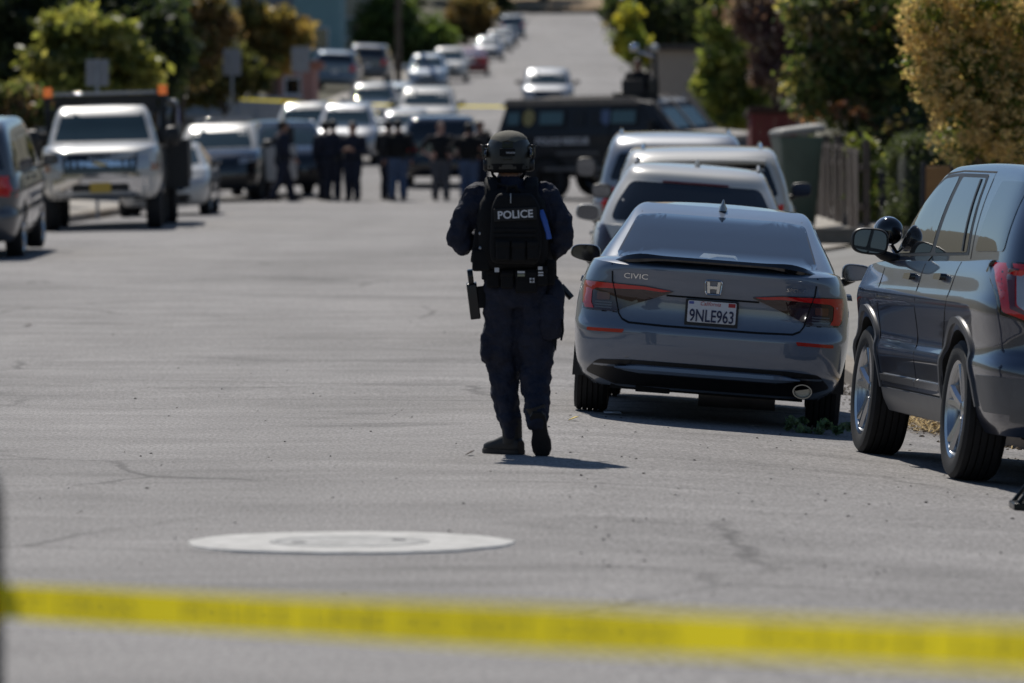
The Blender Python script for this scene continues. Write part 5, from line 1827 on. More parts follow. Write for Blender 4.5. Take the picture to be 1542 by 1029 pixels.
# ------------------------------------------------------------------ tow truck
def build_tow():
    S = spec('pickup', N=64, NV=26, L=6.6, axles=(1.35, 5.5), on_ground=True)
    sh = 0.75
    for k in ('yf',):
        S[k] = [(a, b + 0.7) for a, b in S[k]]
    for k in ('zs', 'crown', 'c_roof', 'c_belt'):
        S[k] = [(a + (0.7 if a > 1.9 else 0), b) for a, b in S[k]]
    for k in ('c_yr', 'c_yf'):
        S[k] = [(a, b + 0.7) for a, b in S[k]]
    # raised heavy duty stance
    up = 0.14
    for k in ('hw', 'yr', 'yf'):
        S[k] = [(a + up, b) for a, b in S[k]]
    for k in ('zs', 'c_roof', 'c_belt'):
        S[k] = [(a, b + up) for a, b in S[k]]
    S['zb'] += up
    S['side_win'] = [[(a + 0.7, b + up) for a, b in p] for p in S['side_win']]
    S['side_seams'] = [[(a + 0.7, b + up) for a, b in p] for p in S['side_seams']]
    S['handles'] = []
    S['windshield'] = [(a, b + up) for a, b in S['windshield']]
    S['rear_win'] = [(a, b + up) for a, b in S['rear_win']]
    S['head'] = [([(0.60, 1.00), (0.95, 1.00), (0.97, 1.24), (0.62, 1.24)], LAMP_CLEAR), ([(0.82, 0.98), (0.97, 0.98), (0.975, 1.10), (0.84, 1.10)], LAMP_AMBER)]
    S['panels'] = [('grille', [(-0.60, 0.93), (0.60, 0.93), (0.62, 1.27), (-0.62, 1.27)], GLOSSBLACK, 'front'),
                   ('grille_bar', [(-0.64, 1.05), (0.64, 1.05), (0.64, 1.15), (-0.64, 1.15)], CHROME, 'front'),
                   ('grille_trim', [(-0.66, 0.88), (0.66, 0.88), (0.66, 0.94), (-0.66, 0.94)], CHROME, 'front'),
                   ('bumper', [(-1.0, 0.57), (1.0, 0.57), (1.0, 0.86), (-1.0, 0.86)], CHROME, 'front'),
                   ('air_intake', [(-0.48, 0.64), (0.48, 0.64), (0.46, 0.76), (-0.46, 0.76)], BLACK, 'front') if False else ('bumper_lip', [(-0.85, 0.535), (0.85, 0.535), (0.85, 0.568), (-0.85, 0.568)], BLACK, 'front')]
    S['tail'] = []
    S['mir'] = (4.75, 1.52, 1.04)
    S['mir_size'] = (0.25, 0.34)
    S['mir_mat'] = BLACK
    root, bvh, body, cabin = vehicle('tow_truck', 'white tow truck with raised black flatbed and orange lamps facing down the street', S, WHITE_PAINT, cat='truck', wheel_style='steel')
    decal('air_intake', round_poly([(-0.48, 0.65), (0.48, 0.65), (0.46, 0.77), (-0.46, 0.77)], 0.03), 'front', bvh, BLACK, root, off=0.014)
    decal('license_plate', round_poly([(-0.17, 0.63), (0.17, 0.63), (0.17, 0.79), (-0.17, 0.79)], 0.01), 'front', bvh, PLATE_Y, root, off=0.03, thick=0.03, flat=True)
    Geo().prism([(-0.11, 1.105), (-0.03, 1.105), (-0.02, 1.13), (0.11, 1.13), (0.11, 1.095), (0.03, 1.095), (0.02, 1.07), (-0.11, 1.07)], 'y', 6.60, 6.64).obj('emblem', mat('gold_badge', (0.6, 0.42, 0.08), rough=0.3, metal=0.7), root)
    # bed and headboard
    bed = Geo()
    bed.box((0, 0.2, 1.55), (2.35, 5.2, 0.16))
    for sx in (-1, 1):
        bed.box((sx * 1.19, 0.2, 1.62), (0.06, 5.2, 0.22))
    bed.obj('bed', BLACK, root, bevel=0.01)
    hb = Geo()
    for sx in (-1, 1):
        hb.box((sx * 0.98, 2.5, 1.86), (0.10, 0.10, 0.64))
    for z in (1.98, 2.20):
        hb.box((0, 2.5, z), (2.1, 0.12, 0.09))
    hb.box((0, 2.52, 2.09), (1.75, 0.05, 0.17))
    hb.obj('headboard', BLACK, root, bevel=0.01)
    Geo().box((0, 2.5, 2.28), (1.75, 0.2, 0.05)).obj('light_bar', mat('light_bar_clear', (0.3, 0.32, 0.36)), root, bevel=0.01)
    for sx in (-1, 1):
        Geo().cyl((sx * 0.98, 2.5, 2.23), (sx * 0.98, 2.5, 2.40), 0.085, 0.075, 14).obj('warning_lamp', mat('orange_lamp', (0.75, 0.16, 0.02), rough=0.25, coat=0.8, emit=(1.0, 0.22, 0.02), estr=0.25), root)
    # tool boxes, winch arm and stacked gear along the driver's side
    for y, w, z0, z1 in ((1.9, 0.9, 0.62, 1.46), (0.7, 1.1, 0.75, 1.46), (-0.7, 1.3, 0.75, 1.46)):
        for sx in (-1, 1):
            Geo().box((sx * 1.14, y, (z0 + z1) / 2), (0.5, w, z1 - z0)).obj('tool_box', BLACK, root, bevel=0.015)
    for y in (0.1, 1.3):
        Geo().tube([(-1.12, y, 1.6), (-1.16, y + 0.3, 2.05), (-1.0, y + 0.8, 2.15)], 0.05, 8).obj('wheel_lift_arm', mat('black_steel', (0.02, 0.02, 0.022), rough=0.4, metal=0.6), root)
    Geo().box((-1.15, 1.0, 1.9), (0.12, 0.5, 0.5)).obj('dolly', STEEL, root, bevel=0.02)
    Geo().box((-1.15, -0.4, 1.85), (0.12, 0.35, 0.35)).obj('dolly', mat('blue_strap', (0.04, 0.05, 0.3), rough=0.6), root, bevel=0.02)
    for sx in (-1, 1):
        make_wheel(root, sx * 1.0, 0.1, sx, 0.41, 0.27, 0.25, 'steel', False)
    return root, S


_t, _S = build_tow()
place(_t, _S, -6.72, 92.5, 177.6, 'front')


# ------------------------------------------------------------------ armored truck across the street
def build_armored():
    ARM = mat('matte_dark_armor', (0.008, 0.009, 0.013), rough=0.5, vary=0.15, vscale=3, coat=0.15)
    TOP = mat('armor_sunlit_tan', (0.20, 0.175, 0.15), rough=0.7, vary=0.2, vscale=4)  # sunlit look of the roof edge put into a tan colour
    root = empty('armored_truck')
    tag(root, 'dark armored police truck standing across the street with roof turret', 'truck')
    # side profile of hull (y forward), extruded across with a tumblehome
    prof = [(0.0, 0.75), (0.05, 1.5), (0.25, 2.26), (3.55, 2.26), (3.95, 2.18), (4.55, 1.50), (5.95, 1.36), (6.1, 1.20), (6.1, 0.75), (5.4, 0.55), (0.5, 0.55)]
    g = Geo()
    ribs = []
    for x, k, dz in ((-1.02, 0.0, -0.10), (-1.15, 0.0, 0.0), (1.15, 0.0, 0.0), (1.02, 0, -0.10)):
        pass
    def sec(w_low, w_top):
        return [[(sx * (w_low if z < 1.55 else w_low + (w_top - w_low) * (z - 1.55) / 0.71), y, z) for y, z in prof] for sx in (-1, 1)]
    a, b = sec(1.17, 0.98)
    n = len(prof)
    g.add(a + b, [tuple(range(n)), tuple(range(2 * n - 1, n - 1, -1))] + [(i, (i + 1) % n, n + (i + 1) % n, n + i) for i in range(n)])
    hull = g.obj('hull', ARM, root, smooth=False, bevel=0.02)
    bvh = bvh_of(hull)
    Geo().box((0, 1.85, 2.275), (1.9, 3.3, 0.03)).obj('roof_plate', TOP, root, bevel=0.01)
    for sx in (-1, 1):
        Geo().prism([(0.1, 2.17), (3.7, 2.17), (3.5, 2.33), (0.28, 2.33)], 'x', sx * 0.94, sx * 1.03).obj('roof_rail', TOP, root, bevel=0.02)  # tan strip added for the sunlit slope between side and roof
    Geo().box((0, 5.25, 1.455), (1.7, 1.25, 0.03), Matrix.Rotation(R(-5.7), 3, 'X')).obj('hood_plate', mat('armor_hood_tan', (0.24, 0.21, 0.18), rough=0.5), root, bevel=0.01)  # hood plate in a paler tan than the hull
    TEAL = mat('armored_glass', (0.07, 0.13, 0.13), rough=0.05, coat=0.8)
    for side in ('left', 'right'):
        for y0, y1 in ((0.32, 0.62), (1.15, 1.75), (3.0, 3.6)):
            f = decal('window_frame', round_poly([(y0 - 0.06, 1.70), (y1 + 0.06, 1.70), (y1 + 0.06, 2.08), (y0 - 0.06, 2.08)], 0.03), side, bvh, BLACK, root, off=0.03, thick=0.05)
            decal('window', round_poly([(y0, 1.75), (y1, 1.75), (y1, 2.03), (y0, 2.03)], 0.03), side, bvh, TEAL, f, off=0.04, thick=0.02)
        for y in (2.0, 2.45):
            decal('vent', round_poly([(y, 1.72), (y + 0.3, 1.72), (y + 0.3, 2.05), (y, 2.05)], 0.02), side, bvh, BLACK, root, off=0.02, thick=0.03)
        c = [(0.85 + 0.15 * math.cos(t), 1.90 + 0.19 * math.sin(t)) for t in np.linspace(0, 2 * math.pi, 20, endpoint=False)]
        decal('seal', c, side, bvh, mat('gold_seal', (0.35, 0.28, 0.10), rough=0.4), root, off=0.012)
        decal('shield', round_poly([(2.86, 1.70), (2.98, 1.80), (2.98, 2.05), (2.72, 2.05), (2.72, 1.80)], 0.03), side, bvh, mat('blue_shield', (0.10, 0.14, 0.24), rough=0.4), root, off=0.024)
        lettering('lettering', 'POLICE RESCUE', side, (1.75, 1.37), bvh, WHITE, root, width=1.35, height=0.15, off=0.012, bold=0.03, mirror=(side == 'left'))
        decal('running_board', round_poly([(1.3, 0.70), (3.9, 0.70), (3.9, 0.78), (1.3, 0.78)], 0.02), side, bvh, GREYCLAD, root, off=0.12, thick=0.14)
        decal('grab_rail', round_poly([(1.6, 1.06), (2.7, 1.06), (2.7, 1.12), (1.6, 1.12)], 0.02), side, bvh, GREYCLAD, root, off=0.05, thick=0.05)
        strip('door_gap', [(2.95, 0.8), (2.95, 2.1), (3.75, 2.1), (4.0, 1.6), (4.0, 0.8), (2.95, 0.8)], 0.025, side, bvh, SEAM, root, off=0.004)
        wl = [(1.35 + 0.56 * math.cos(t), 0.52 + 0.56 * math.sin(t)) for t in np.linspace(0, math.pi, 16)]
        decal('wheel_opening', wl, side, bvh, WELL, root, off=0.006)
        wl = [(5.05 + 0.56 * math.cos(t), 0.52 + 0.56 * math.sin(t)) for t in np.linspace(0, math.pi, 16)]
        decal('wheel_opening', wl, side, bvh, WELL, root, off=0.006)
    for y in (1.35, 5.05):
        for sx in (-1, 1):
            make_wheel(root, sx * 1.10, y, sx, 0.47, 0.32, 0.27, 'steel', False, rim_mat=BLACK)
    for sx in (-1, 1):
        f = decal('windshield', round_poly([(sx * 0.08, 1.62), (sx * 0.86, 1.62), (sx * 0.80, 2.05), (sx * 0.08, 2.05)], 0.03), 'front', bvh, TEAL, root, off=0.02)
        decal('headlight', round_poly([(sx * 0.72, 0.98), (sx * 1.0, 0.98), (sx * 1.0, 1.16), (sx * 0.72, 1.16)], 0.03), 'front', bvh, LAMP_CLEAR, root, off=0.03)
        Geo().box((sx * 1.32, 4.1, 1.62), (0.22, 0.1, 0.36)).tube([(sx * 1.1, 4.15, 1.55), (sx * 1.25, 4.12, 1.6)], 0.025, 6).obj('door_mirror', BLACK, root, bevel=0.02)
    for x_ in (-0.92, 0.0, 0.92):
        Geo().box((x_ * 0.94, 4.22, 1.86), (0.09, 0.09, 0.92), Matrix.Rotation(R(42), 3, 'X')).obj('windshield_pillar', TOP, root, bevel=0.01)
    decal('grille', round_poly([(-0.55, 0.92), (0.55, 0.92), (0.55, 1.2), (-0.55, 1.2)], 0.03), 'front', bvh, BLACK, root, off=0.02)
    Geo().box((0, 6.17, 0.72), (2.2, 0.16, 0.32)).obj('bumper', CHROME, root, bevel=0.03)
    # rear doors
    decal('rear_door', round_poly([(-0.75, 0.75), (0.75, 0.75), (0.7, 1.4), (-0.7, 1.4)], 0.04), 'rear', bvh, ARM, root, off=0.03)
    # turret ring and gun shield
    tr = empty('turret', (0.0, 3.02, 2.28), 0, root)
    Geo().lathe([(0.45, 0.0), (0.50, 0.02), (0.50, 0.14), (0.44, 0.16), (0.42, 0.05)], 24).obj('ring', BLACK, tr)
    for a in (0.4, 1.6, 2.8):
        m_ = Matrix.Rotation(a, 3, 'Z')
        Geo().box(m_ @ Vector((0.48, 0, 0.26)), (0.04, 0.5, 0.34), m_).obj('shield_plate', ARM, tr, bevel=0.01)
    # light mast
    ms = empty('light_mast', (0.35, 3.75, 2.2), 0, root)
    Geo().cyl((0, 0, 0), (0, 0, 1.12), 0.055, 0.045, 10).obj('pole', BLACK, ms)
    Geo().ell((0, 0, 1.2), (0.10, 0.10, 0.10), 14, 10).obj('lamp_globe', mat('frosted_globe', (0.55, 0.55, 0.55), rough=0.3), ms)
    Geo().tube([(0, 0, 1.0), (0, -0.5, 1.15)], 0.025, 8).ell((0, -0.52, 1.22), (0.13, 0.10, 0.10), 14, 10).obj('glint_ball', CHROME, ms)  # chrome ball on an arm, added to give a bright glint
    return root


ARMS = dict(L=6.1, axles=(1.35, 5.05), hw=[(0, 1.17), (1, 1.17)])
_a = build_armored()
place(_a, ARMS, 0.22, 129.6, 119.0)


# ------------------------------------------------------------------ the group of officers up the street
def build_person(label, X, Y, face_deg, top_m, leg_m, height=1.76, pose='stand', skin=SKIN, hair=HAIR, vest=None, shoe=BOOT, group='officers gathered in the street', sink=0.0, sleeves=True, z=None):
    """face_deg: 0 looks up the street (away), 180 towards the camera"""
    root = empty('person', (X, Y, gz(X, Y) if z is None else z), -R(face_deg))
    tag(root, label, 'person', group)
    k = height / 1.76
    V = lambda x, y, z: (x * k, y * k, z * k)
    g = Geo()
    torso(g, [(V(0, 0, 0.82), 0.15 * k, 0.11 * k), (V(0, 0, 0.93), 0.175 * k, 0.125 * k), (V(0, 0, 1.06), 0.16 * k, 0.115 * k), (V(0, 0.005, 1.22), 0.18 * k, 0.125 * k), (V(0, 0, 1.36), 0.20 * k, 0.12 * k), (V(0, 0, 1.44), 0.165 * k, 0.09 * k), (V(0, 0, 1.50), 0.07 * k, 0.065 * k)], 20)
    limb(g, [(V(0, 0.0, 1.46), 0.060), (V(0, 0.02, 1.56), 0.055)])
    head_geo(g, V(0, 0.03, 1.645), (0, 1, 0), k)
    st = 0.075 if pose != 'walk' else 0.07
    fy = {'walk': (0.28, -0.26)}.get(pose, (0.04, -0.03))
    feet = []
    for sx, yy in ((-1, fy[0]), (1, fy[1])):
        hip, kn, an = V(sx * 0.09, 0, 0.88), V(sx * (st + 0.02), yy * 0.5 + 0.04, 0.48), V(sx * (st + 0.03), yy - 0.02, 0.10)
        limb(g, [(hip, 0.118 * k), (V(sx * 0.095, yy * 0.25 + 0.02, 0.68), 0.104 * k), (kn, 0.086 * k), (V(sx * (st + 0.025), yy * 0.75, 0.30), 0.084 * k), (an, 0.070 * k)])
        feet.append((sx, st + 0.03, yy))
    W = {}
    for sx in (-1, 1):
        sh = V(sx * 0.205, 0, 1.40)
        if pose == 'front':
            el, wr, fd = V(sx * 0.27, 0.02, 1.12), V(sx * 0.08, 0.22, 1.14), (-sx * 0.8, 0.4, 0.2)
        elif pose == 'hips':
            el, wr, fd = V(sx * 0.40, -0.06, 1.15), V(sx * 0.22, 0.08, 1.0), (-sx * 0.4, 0.5, -0.4)
        elif pose == 'walk':
            el, wr, fd = V(sx * 0.27, -sx * 0.10, 1.13), V(sx * 0.26, sx * 0.02 + 0.12, 0.92), (0, 0.4, -0.9)
        else:
            el, wr, fd = V(sx * 0.265, -0.02, 1.12), V(sx * 0.27, 0.06, 0.87), (0, 0.15, -1)
        limb(g, [(sh, 0.070 * k), (el, 0.053 * k), (wr, 0.036 * k)])
        hand(g, wr, fd, (0, 1, 0) if pose not in ('front',) else (0, 0, 1), 1, 0.18 * k, 0.35 * (1 if sx > 0 else -1))
        W[sx] = (Vector(el), Vector(wr))

    def region(x, y, z_):
        if z_ > 1.475 * k:
            return 0
        for sx in (-1, 1):
            el, wr = W[sx]
            p = Vector((x, y, z_))
            if (p - wr).length < 0.12 * k and (p - el).length > (wr - el).length - 0.02:
                return 0
            if not sleeves:
                d = (wr - el).normalized()
                t = (p - el).dot(d)
                if t > 0.05 and (p - el - d * t).length < 0.06 and abs(x) > 0.18:
                    return 0
        if z_ < 0.93 * k:
            return 2
        return 1
    fuse('body', g, 0.017, root, [skin, top_m, leg_m], region, smooth=3, wrinkle=(0.02, 0.1))
    face(root, V(0, 0.03, 1.645), (0, 1, 0), skin, k)
    root.scale = (1.14, 1.14, 1.0)
    hr = Geo()
    hr.ell(V(0, 0.012, 1.685), (0.084 * k, 0.104 * k, 0.092 * k), 18, 12)
    hr.ell(V(0, -0.03, 1.64), (0.080 * k, 0.075 * k, 0.09 * k), 16, 10)
    hr.obj('hair', hair, root, angle=60)
    for sx, fx, yy in feet:
        b = Geo()
        rings = []
        for t, w, h in ((-0.07, 0.03, 0.07), (-0.03, 0.042, 0.10), (0.04, 0.045, 0.10), (0.10, 0.048, 0.075), (0.16, 0.045, 0.055), (0.195, 0.02, 0.035)):
            c = V(sx * fx, yy - 0.02 + t, 0)
            rings.append([(c[0] + w * math.cos(a), c[1], 0.002 + h * (0.5 + 0.5 * math.copysign(abs(math.sin(a)) ** 0.6, math.sin(a)))) for a in [2 * math.pi * j / 14 for j in range(14)]])
        b.loft(rings).obj('shoe', shoe, root, angle=60)
    bt = Geo()
    torso(bt, [(V(0, 0, 0.925), 0.182 * k, 0.132 * k), (V(0, 0, 0.975), 0.180 * k, 0.130 * k)], 24)
    bt.obj('belt', BLACKCLOTH, root)
    for x, y in ((0.17, 0.0), (-0.17, 0.0), (0.1, -0.11)):
        Geo().box(V(x, y, 0.93), (0.06, 0.07, 0.13)).obj('belt_pouch', HOLSTER, root, bevel=0.01)
    if vest:
        v = Geo()
        torso(v, [(V(0, 0, 1.02), 0.185 * k, 0.145 * k), (V(0, 0, 1.05), 0.20 * k, 0.16 * k), (V(0, 0, 1.25), 0.205 * k, 0.165 * k), (V(0, 0, 1.38), 0.185 * k, 0.15 * k), (V(0, 0, 1.44), 0.14 * k, 0.115 * k)], 26)
        vo = v.obj('vest', BLACKCLOTH, root, angle=60)
        bv = bvh_of(vo)
        for ax, mir in (('rear', False), ('front', True)):
            lettering('lettering', 'POLICE', ax, (0, 1.30 * k), bv, vest, root, width=0.24, height=0.07, off=0.006, bold=0.03, mirror=mir)
    return root


JEANS = mat('blue_jeans', (0.055, 0.085, 0.155), rough=0.85, vary=0.25, vscale=12)
GREYTR = mat('grey_trousers', (0.085, 0.085, 0.095), rough=0.85, vary=0.2, vscale=12)
BLACKTOP = mat('black_shirt', (0.008, 0.008, 0.010), rough=0.85, vary=0.2, vscale=15)
_D = 127.0
_px = lambda p, d=_D: (p - CX) * d / FPX
build_person('officer in dark uniform walking past the open white police car door', _px(428), 126.0, 60, NAVY, NAVY, 1.80, 'walk')
build_person('officer in loose dark uniform with back turned between two colleagues', _px(502), 126.6, 10, NAVY, NAVY, 1.80, 'front')
build_person('slim officer in dark uniform with hands held in front', _px(533), 126.2, 200, NAVY, NAVY, 1.76, 'front')
build_person('officer in dark jacket and blue jeans with back turned', _px(600), 126.4, -8, BLACKTOP, JEANS, 1.82, 'stand', vest=mat('pale_blue_print', (0.22, 0.3, 0.45), rough=0.6))
build_person('bare headed man in black shirt and grey trousers facing down the street', _px(664), 126.8, 172, BLACKTOP, GREYTR, 1.76, 'hips', skin=SKIN_PALE, hair=mat('cropped_hair', (0.16, 0.09, 0.06), rough=0.7), sleeves=False)
build_person('officer in blue jeans and vest with yellow lettering', _px(706), 126.3, 5, BLACKTOP, JEANS, 1.74, 'hips', vest=mat('yellow_print', (0.45, 0.38, 0.05), rough=0.6))
build_person('officer in dark uniform half hidden beside the one with back turned', _px(488), 127.6, 40, NAVY, NAVY, 1.78, 'stand')
build_person('officer in black standing close behind the one in dark jacket and blue jeans', _px(584), 127.6, 30, BLACKTOP, NAVY, 1.80, 'front')
build_person('officer in black cap and jacket partly hidden beside the vest with yellow lettering', _px(722), 127.5, 160, BLACKTOP, NAVY, 1.78, 'front')
build_person('officer in black standing in the armored truck roof hatch', 2.86, 128.13, 200, BLACKTOP, BLACKTOP, 1.74, 'front', z=gz(2.6, 128.0) + 1.48, group='turret officer')


# ------------------------------------------------------------------ trees and shrubs
def leaves(name, blobs, n, size, cols, parent, clump=0.22, per=70, shell=(0.55, 1.0), flat=0.55, droop=0.0, seed=1, weights=None, upcol=None):
    """crown of separate leaf faces gathered in clumps through the blobs' volume; blobs: (centre, radii)"""
    r = np.random.default_rng(seed)
    vol = np.array([b[1][0] * b[1][1] * b[1][2] for b in blobs]) ** 0.75
    nc = max(4, n // per)
    bi = r.choice(len(blobs), nc, p=vol / vol.sum())
    C = np.array([b[0] for b in blobs], float)[bi]
    Rd = np.array([b[1] for b in blobs], float)[bi]
    d = r.normal(size=(nc, 3))
    d /= np.linalg.norm(d, axis=1, keepdims=True)
    rad = r.uniform(shell[0], shell[1], (nc, 1)) ** 0.7
    cc = C + d * Rd * rad
    k = np.repeat(np.arange(nc), per)
    sp = (Rd.min(1) * clump * r.uniform(0.6, 1.5, nc))[k][:, None]
    P = cc[k] + r.normal(size=(len(k), 3)) * sp * np.array([1, 1, 0.75])
    P[:, 2] -= droop * np.abs(r.normal(size=len(k))) * sp[:, 0]
    N = len(P)
    # leaf frame
    nrm = r.normal(size=(N, 3)) + np.array([0, 0, flat])
    nrm /= np.linalg.norm(nrm, axis=1, keepdims=True)
    t = r.normal(size=(N, 3))
    t -= (t * nrm).sum(1, keepdims=True) * nrm
    t /= np.linalg.norm(t, axis=1, keepdims=True)
    b = np.cross(nrm, t)
    s = size * r.uniform(0.6, 1.4, (N, 1))
    q = np.stack([P - t * s * 0.5, P + b * s * 0.28 + nrm * s * 0.05, P + t * s * 0.5, P - b * s * 0.28 + nrm * s * 0.05], 1).reshape(-1, 3)
    me = bpy.data.meshes.new(name)
    me.vertices.add(4 * N)
    me.vertices.foreach_set('co', q.ravel())
    me.loops.add(4 * N)
    me.loops.foreach_set('vertex_index', np.arange(4 * N))
    me.polygons.add(N)
    me.polygons.foreach_set('loop_start', np.arange(0, 4 * N, 4))
    me.update(calc_edges=True)
    cols = np.array(cols, float)
    ci = r.choice(len(cols), nc, p=weights)[k]
    alt = r.random(N) < 0.25
    ci = np.where(alt, r.choice(len(cols), N, p=weights), ci)
    col = 2.1 * cols[ci] * (r.uniform(0.75, 1.25, (nc, 1))[k]) * r.uniform(0.75, 1.25, (N, 1))
    at_ = me.attributes.new('tint', 'FLOAT_COLOR', 'FACE')
    at_.data.foreach_set('color', np.concatenate([col, np.ones((N, 1))], 1).ravel())
    me.materials.append(leaf_mat('leaf'))
    return link(bpy.data.objects.new(name, me), parent)


BARK = mat('bark', (0.10, 0.075, 0.055), rough=0.95, vary=0.35, vscale=6, bump=0.02, bscale=14, stretch=(1, 1, 0.25))


def woody(root, base, blobs, r0, material=BARK, seed=0, limbs=2):
    """trunk and limbs reaching into every blob"""
    rr = np.random.default_rng(seed)
    g = Geo()
    base = Vector(base)
    tops = [Vector(b[0]) for b in blobs]
    fork = base + (sum(tops, Vector()) / len(tops) - base) * 0.45
    fork.x = base.x + (fork.x - base.x) * 0.4
    fork.y = base.y + (fork.y - base.y) * 0.4
    g.tube([base - Vector((0, 0, 0.2)), base + Vector((0, 0, 0.15)), base + (fork - base) * 0.5 + Vector((rr.normal() * 0.05, 0, 0)), fork], [r0 * 1.35, r0, r0 * 0.85, r0 * 0.7], 10)
    for c, rd in blobs:
        c = Vector(c)
        m = fork + (c - fork) * 0.5 + Vector(rr.normal(size=3) * 0.08 * rd[0])
        g.tube([fork - Vector((0, 0, 0.05)), m, c], [r0 * 0.62, r0 * 0.4, r0 * 0.15], 7)
        for _ in range(limbs):
            e = c + Vector(rr.normal(size=3)) * 0.45 * min(rd)
            g.tube([m, (m + e) / 2 + Vector(rr.normal(size=3) * 0.05), e], [r0 * 0.3, r0 * 0.2, r0 * 0.06], 5)
    return g.obj('trunk', material, root, angle=60)


def plant(name, label, blobs_px, d, n, size, cols, base=None, trunk=0.12, cat='tree', group=None, depth=1.0, **kw):
    """blobs given where they stand: (photo x, photo y, half width px, half height px[, depth shift in m]) at distance d"""
    bl = []
    for b in blobs_px:
        dd = d + (b[4] if len(b) > 4 else 0)
        c = at(b[0], b[1], dd)
        k = dd / FPX
        bl.append((c, (b[2] * k, b[2] * k * depth, b[3] * k)))
    if base is None:
        bx = float(np.mean([b[0][0] for b in bl]))
        by = float(np.mean([b[0][1] for b in bl]))
    else:
        bx, by = at(base, 0, d)[0], d
    bz = gz(bx, by)
    root = empty(name, (bx, by, bz))
    tag(root, label, cat, group)
    loc = [((c[0] - bx, c[1] - by, c[2] - bz), r) for c, r in bl]
    if trunk:
        woody(root, (0, 0, 0), loc, trunk, seed=int(d))
    leaves('crown', loc, n, size, cols, root, seed=int(d * 7 + n), **kw)
    return root


G_DARK = [(0.017, 0.026, 0.014), (0.024, 0.034, 0.017), (0.032, 0.041, 0.020)]
G_MID = [(0.045, 0.075, 0.022), (0.06, 0.09, 0.026), (0.075, 0.10, 0.03)]
G_LIME = [(0.13, 0.135, 0.04), (0.10, 0.11, 0.035), (0.17, 0.16, 0.06), (0.055, 0.07, 0.025)]
G_YEL = [(0.17, 0.17, 0.03), (0.10, 0.13, 0.03), (0.22, 0.20, 0.04)]
RUST = [(0.10, 0.065, 0.038), (0.075, 0.068, 0.03), (0.12, 0.085, 0.045), (0.055, 0.058, 0.026)]
ORANGE = [(0.17, 0.12, 0.045), (0.13, 0.105, 0.04), (0.08, 0.085, 0.032), (0.20, 0.15, 0.06)]
PLUM = [(0.085, 0.050, 0.052), (0.11, 0.075, 0.075), (0.06, 0.033, 0.036), (0.16, 0.125, 0.12)]
GOLD = [(0.33, 0.265, 0.155), (0.26, 0.20, 0.12), (0.40, 0.325, 0.195), (0.20, 0.15, 0.09)]

# far side of the street
plant('evergreen_tree', 'tall dark evergreen behind the yellow green bush', [(60, 70, 110, 95), (150, 20, 90, 70), (-10, 10, 110, 90), (225, 60, 55, 60), (20, 150, 60, 60)], 140, 24000, 0.30, G_DARK, group='dark evergreens')
plant('evergreen_tree', 'rounded dark evergreen between the yellow green bush and the rust coloured tree', [(225, 100, 42, 55), (245, 60, 36, 40)], 134, 7000, 0.22, G_DARK, group='dark evergreens', trunk=0.1)
plant('flowering_shrub', 'yellow green leafy shrub behind the tow truck', [(120, 60, 52, 42), (60, 110, 44, 40), (170, 70, 44, 40), (120, 130, 70, 45), (200, 110, 34, 40), (40, 150, 40, 36)], 124, 13000, 0.26, G_LIME, cat='bush', trunk=0.08, clump=0.2)
plant('hedge_shrub', 'low olive shrub at the sidewalk behind the silver SUV', [(30, 170, 50, 40), (75, 190, 40, 36), (-10, 200, 40, 50), (50, 225, 50, 40)], 112, 9000, 0.16, [(0.06, 0.07, 0.03), (0.10, 0.085, 0.05), (0.04, 0.055, 0.02), (0.14, 0.09, 0.06)], cat='bush', trunk=0.05)
plant('leafy_tree', 'rust coloured tree between the road signs', [(262, 50, 44, 50), (310, 35, 40, 46), (290, 95, 42, 34), (235, 15, 40, 36)], 156, 11000, 0.24, RUST, trunk=0.13)
plant('leafy_tree', 'orange and yellow leaved tree beside the pink house', [(385, 40, 50, 36), (430, 55, 40, 30), (360, 75, 42, 34), (410, 85, 40, 26), (345, 20, 36, 36)], 196, 11000, 0.28, ORANGE, trunk=0.15)
plant('leafy_tree', 'dark olive tree standing between the rust and the orange trees', [(335, 110, 40, 36), (300, 130, 40, 30), (380, 115, 30, 24)], 178, 6000, 0.25, [(0.05, 0.055, 0.02), (0.07, 0.06, 0.025), (0.04, 0.045, 0.02)], trunk=0.1)
plant('leafy_tree', 'bright green tree beside the utility pole', [(610, 55, 46, 44), (650, 80, 36, 40), (580, 30, 40, 36), (620, 110, 44, 26), (560, 60, 26, 34)], 300, 11000, 0.38, [(0.04, 0.062, 0.02), (0.055, 0.078, 0.025), (0.03, 0.048, 0.016)], trunk=0.2)
plant('leafy_tree', 'brown leaved small tree beyond the bright green tree', [(705, 22, 34, 26), (680, 45, 26, 22), (725, 45, 20, 20)], 395, 5000, 0.38, [(0.10, 0.07, 0.03), (0.13, 0.09, 0.04), (0.07, 0.06, 0.03)], trunk=0.2)
plant('evergreen_tree', 'dark tree mass above the pink and teal houses', [(500, -40, 90, 60), (600, -30, 60, 50), (420, -30, 70, 50)], 330, 9000, 0.45, G_DARK, trunk=0.25, group='dark evergreens')
plant('evergreen_tree', 'dark tree at the top of the hill casting shade on the road', [(700, -60, 70, 50), (790, -75, 60, 45)], 500, 7000, 0.6, G_DARK, trunk=0.5, group='dark evergreens', base=822)
plant('evergreen_tree', 'dark tree far up the hill beside the parked van', [(735, -30, 30, 40), (745, 10, 20, 20)], 446, 4000, 0.5, G_DARK, trunk=0.3, group='dark evergreens', base=730)

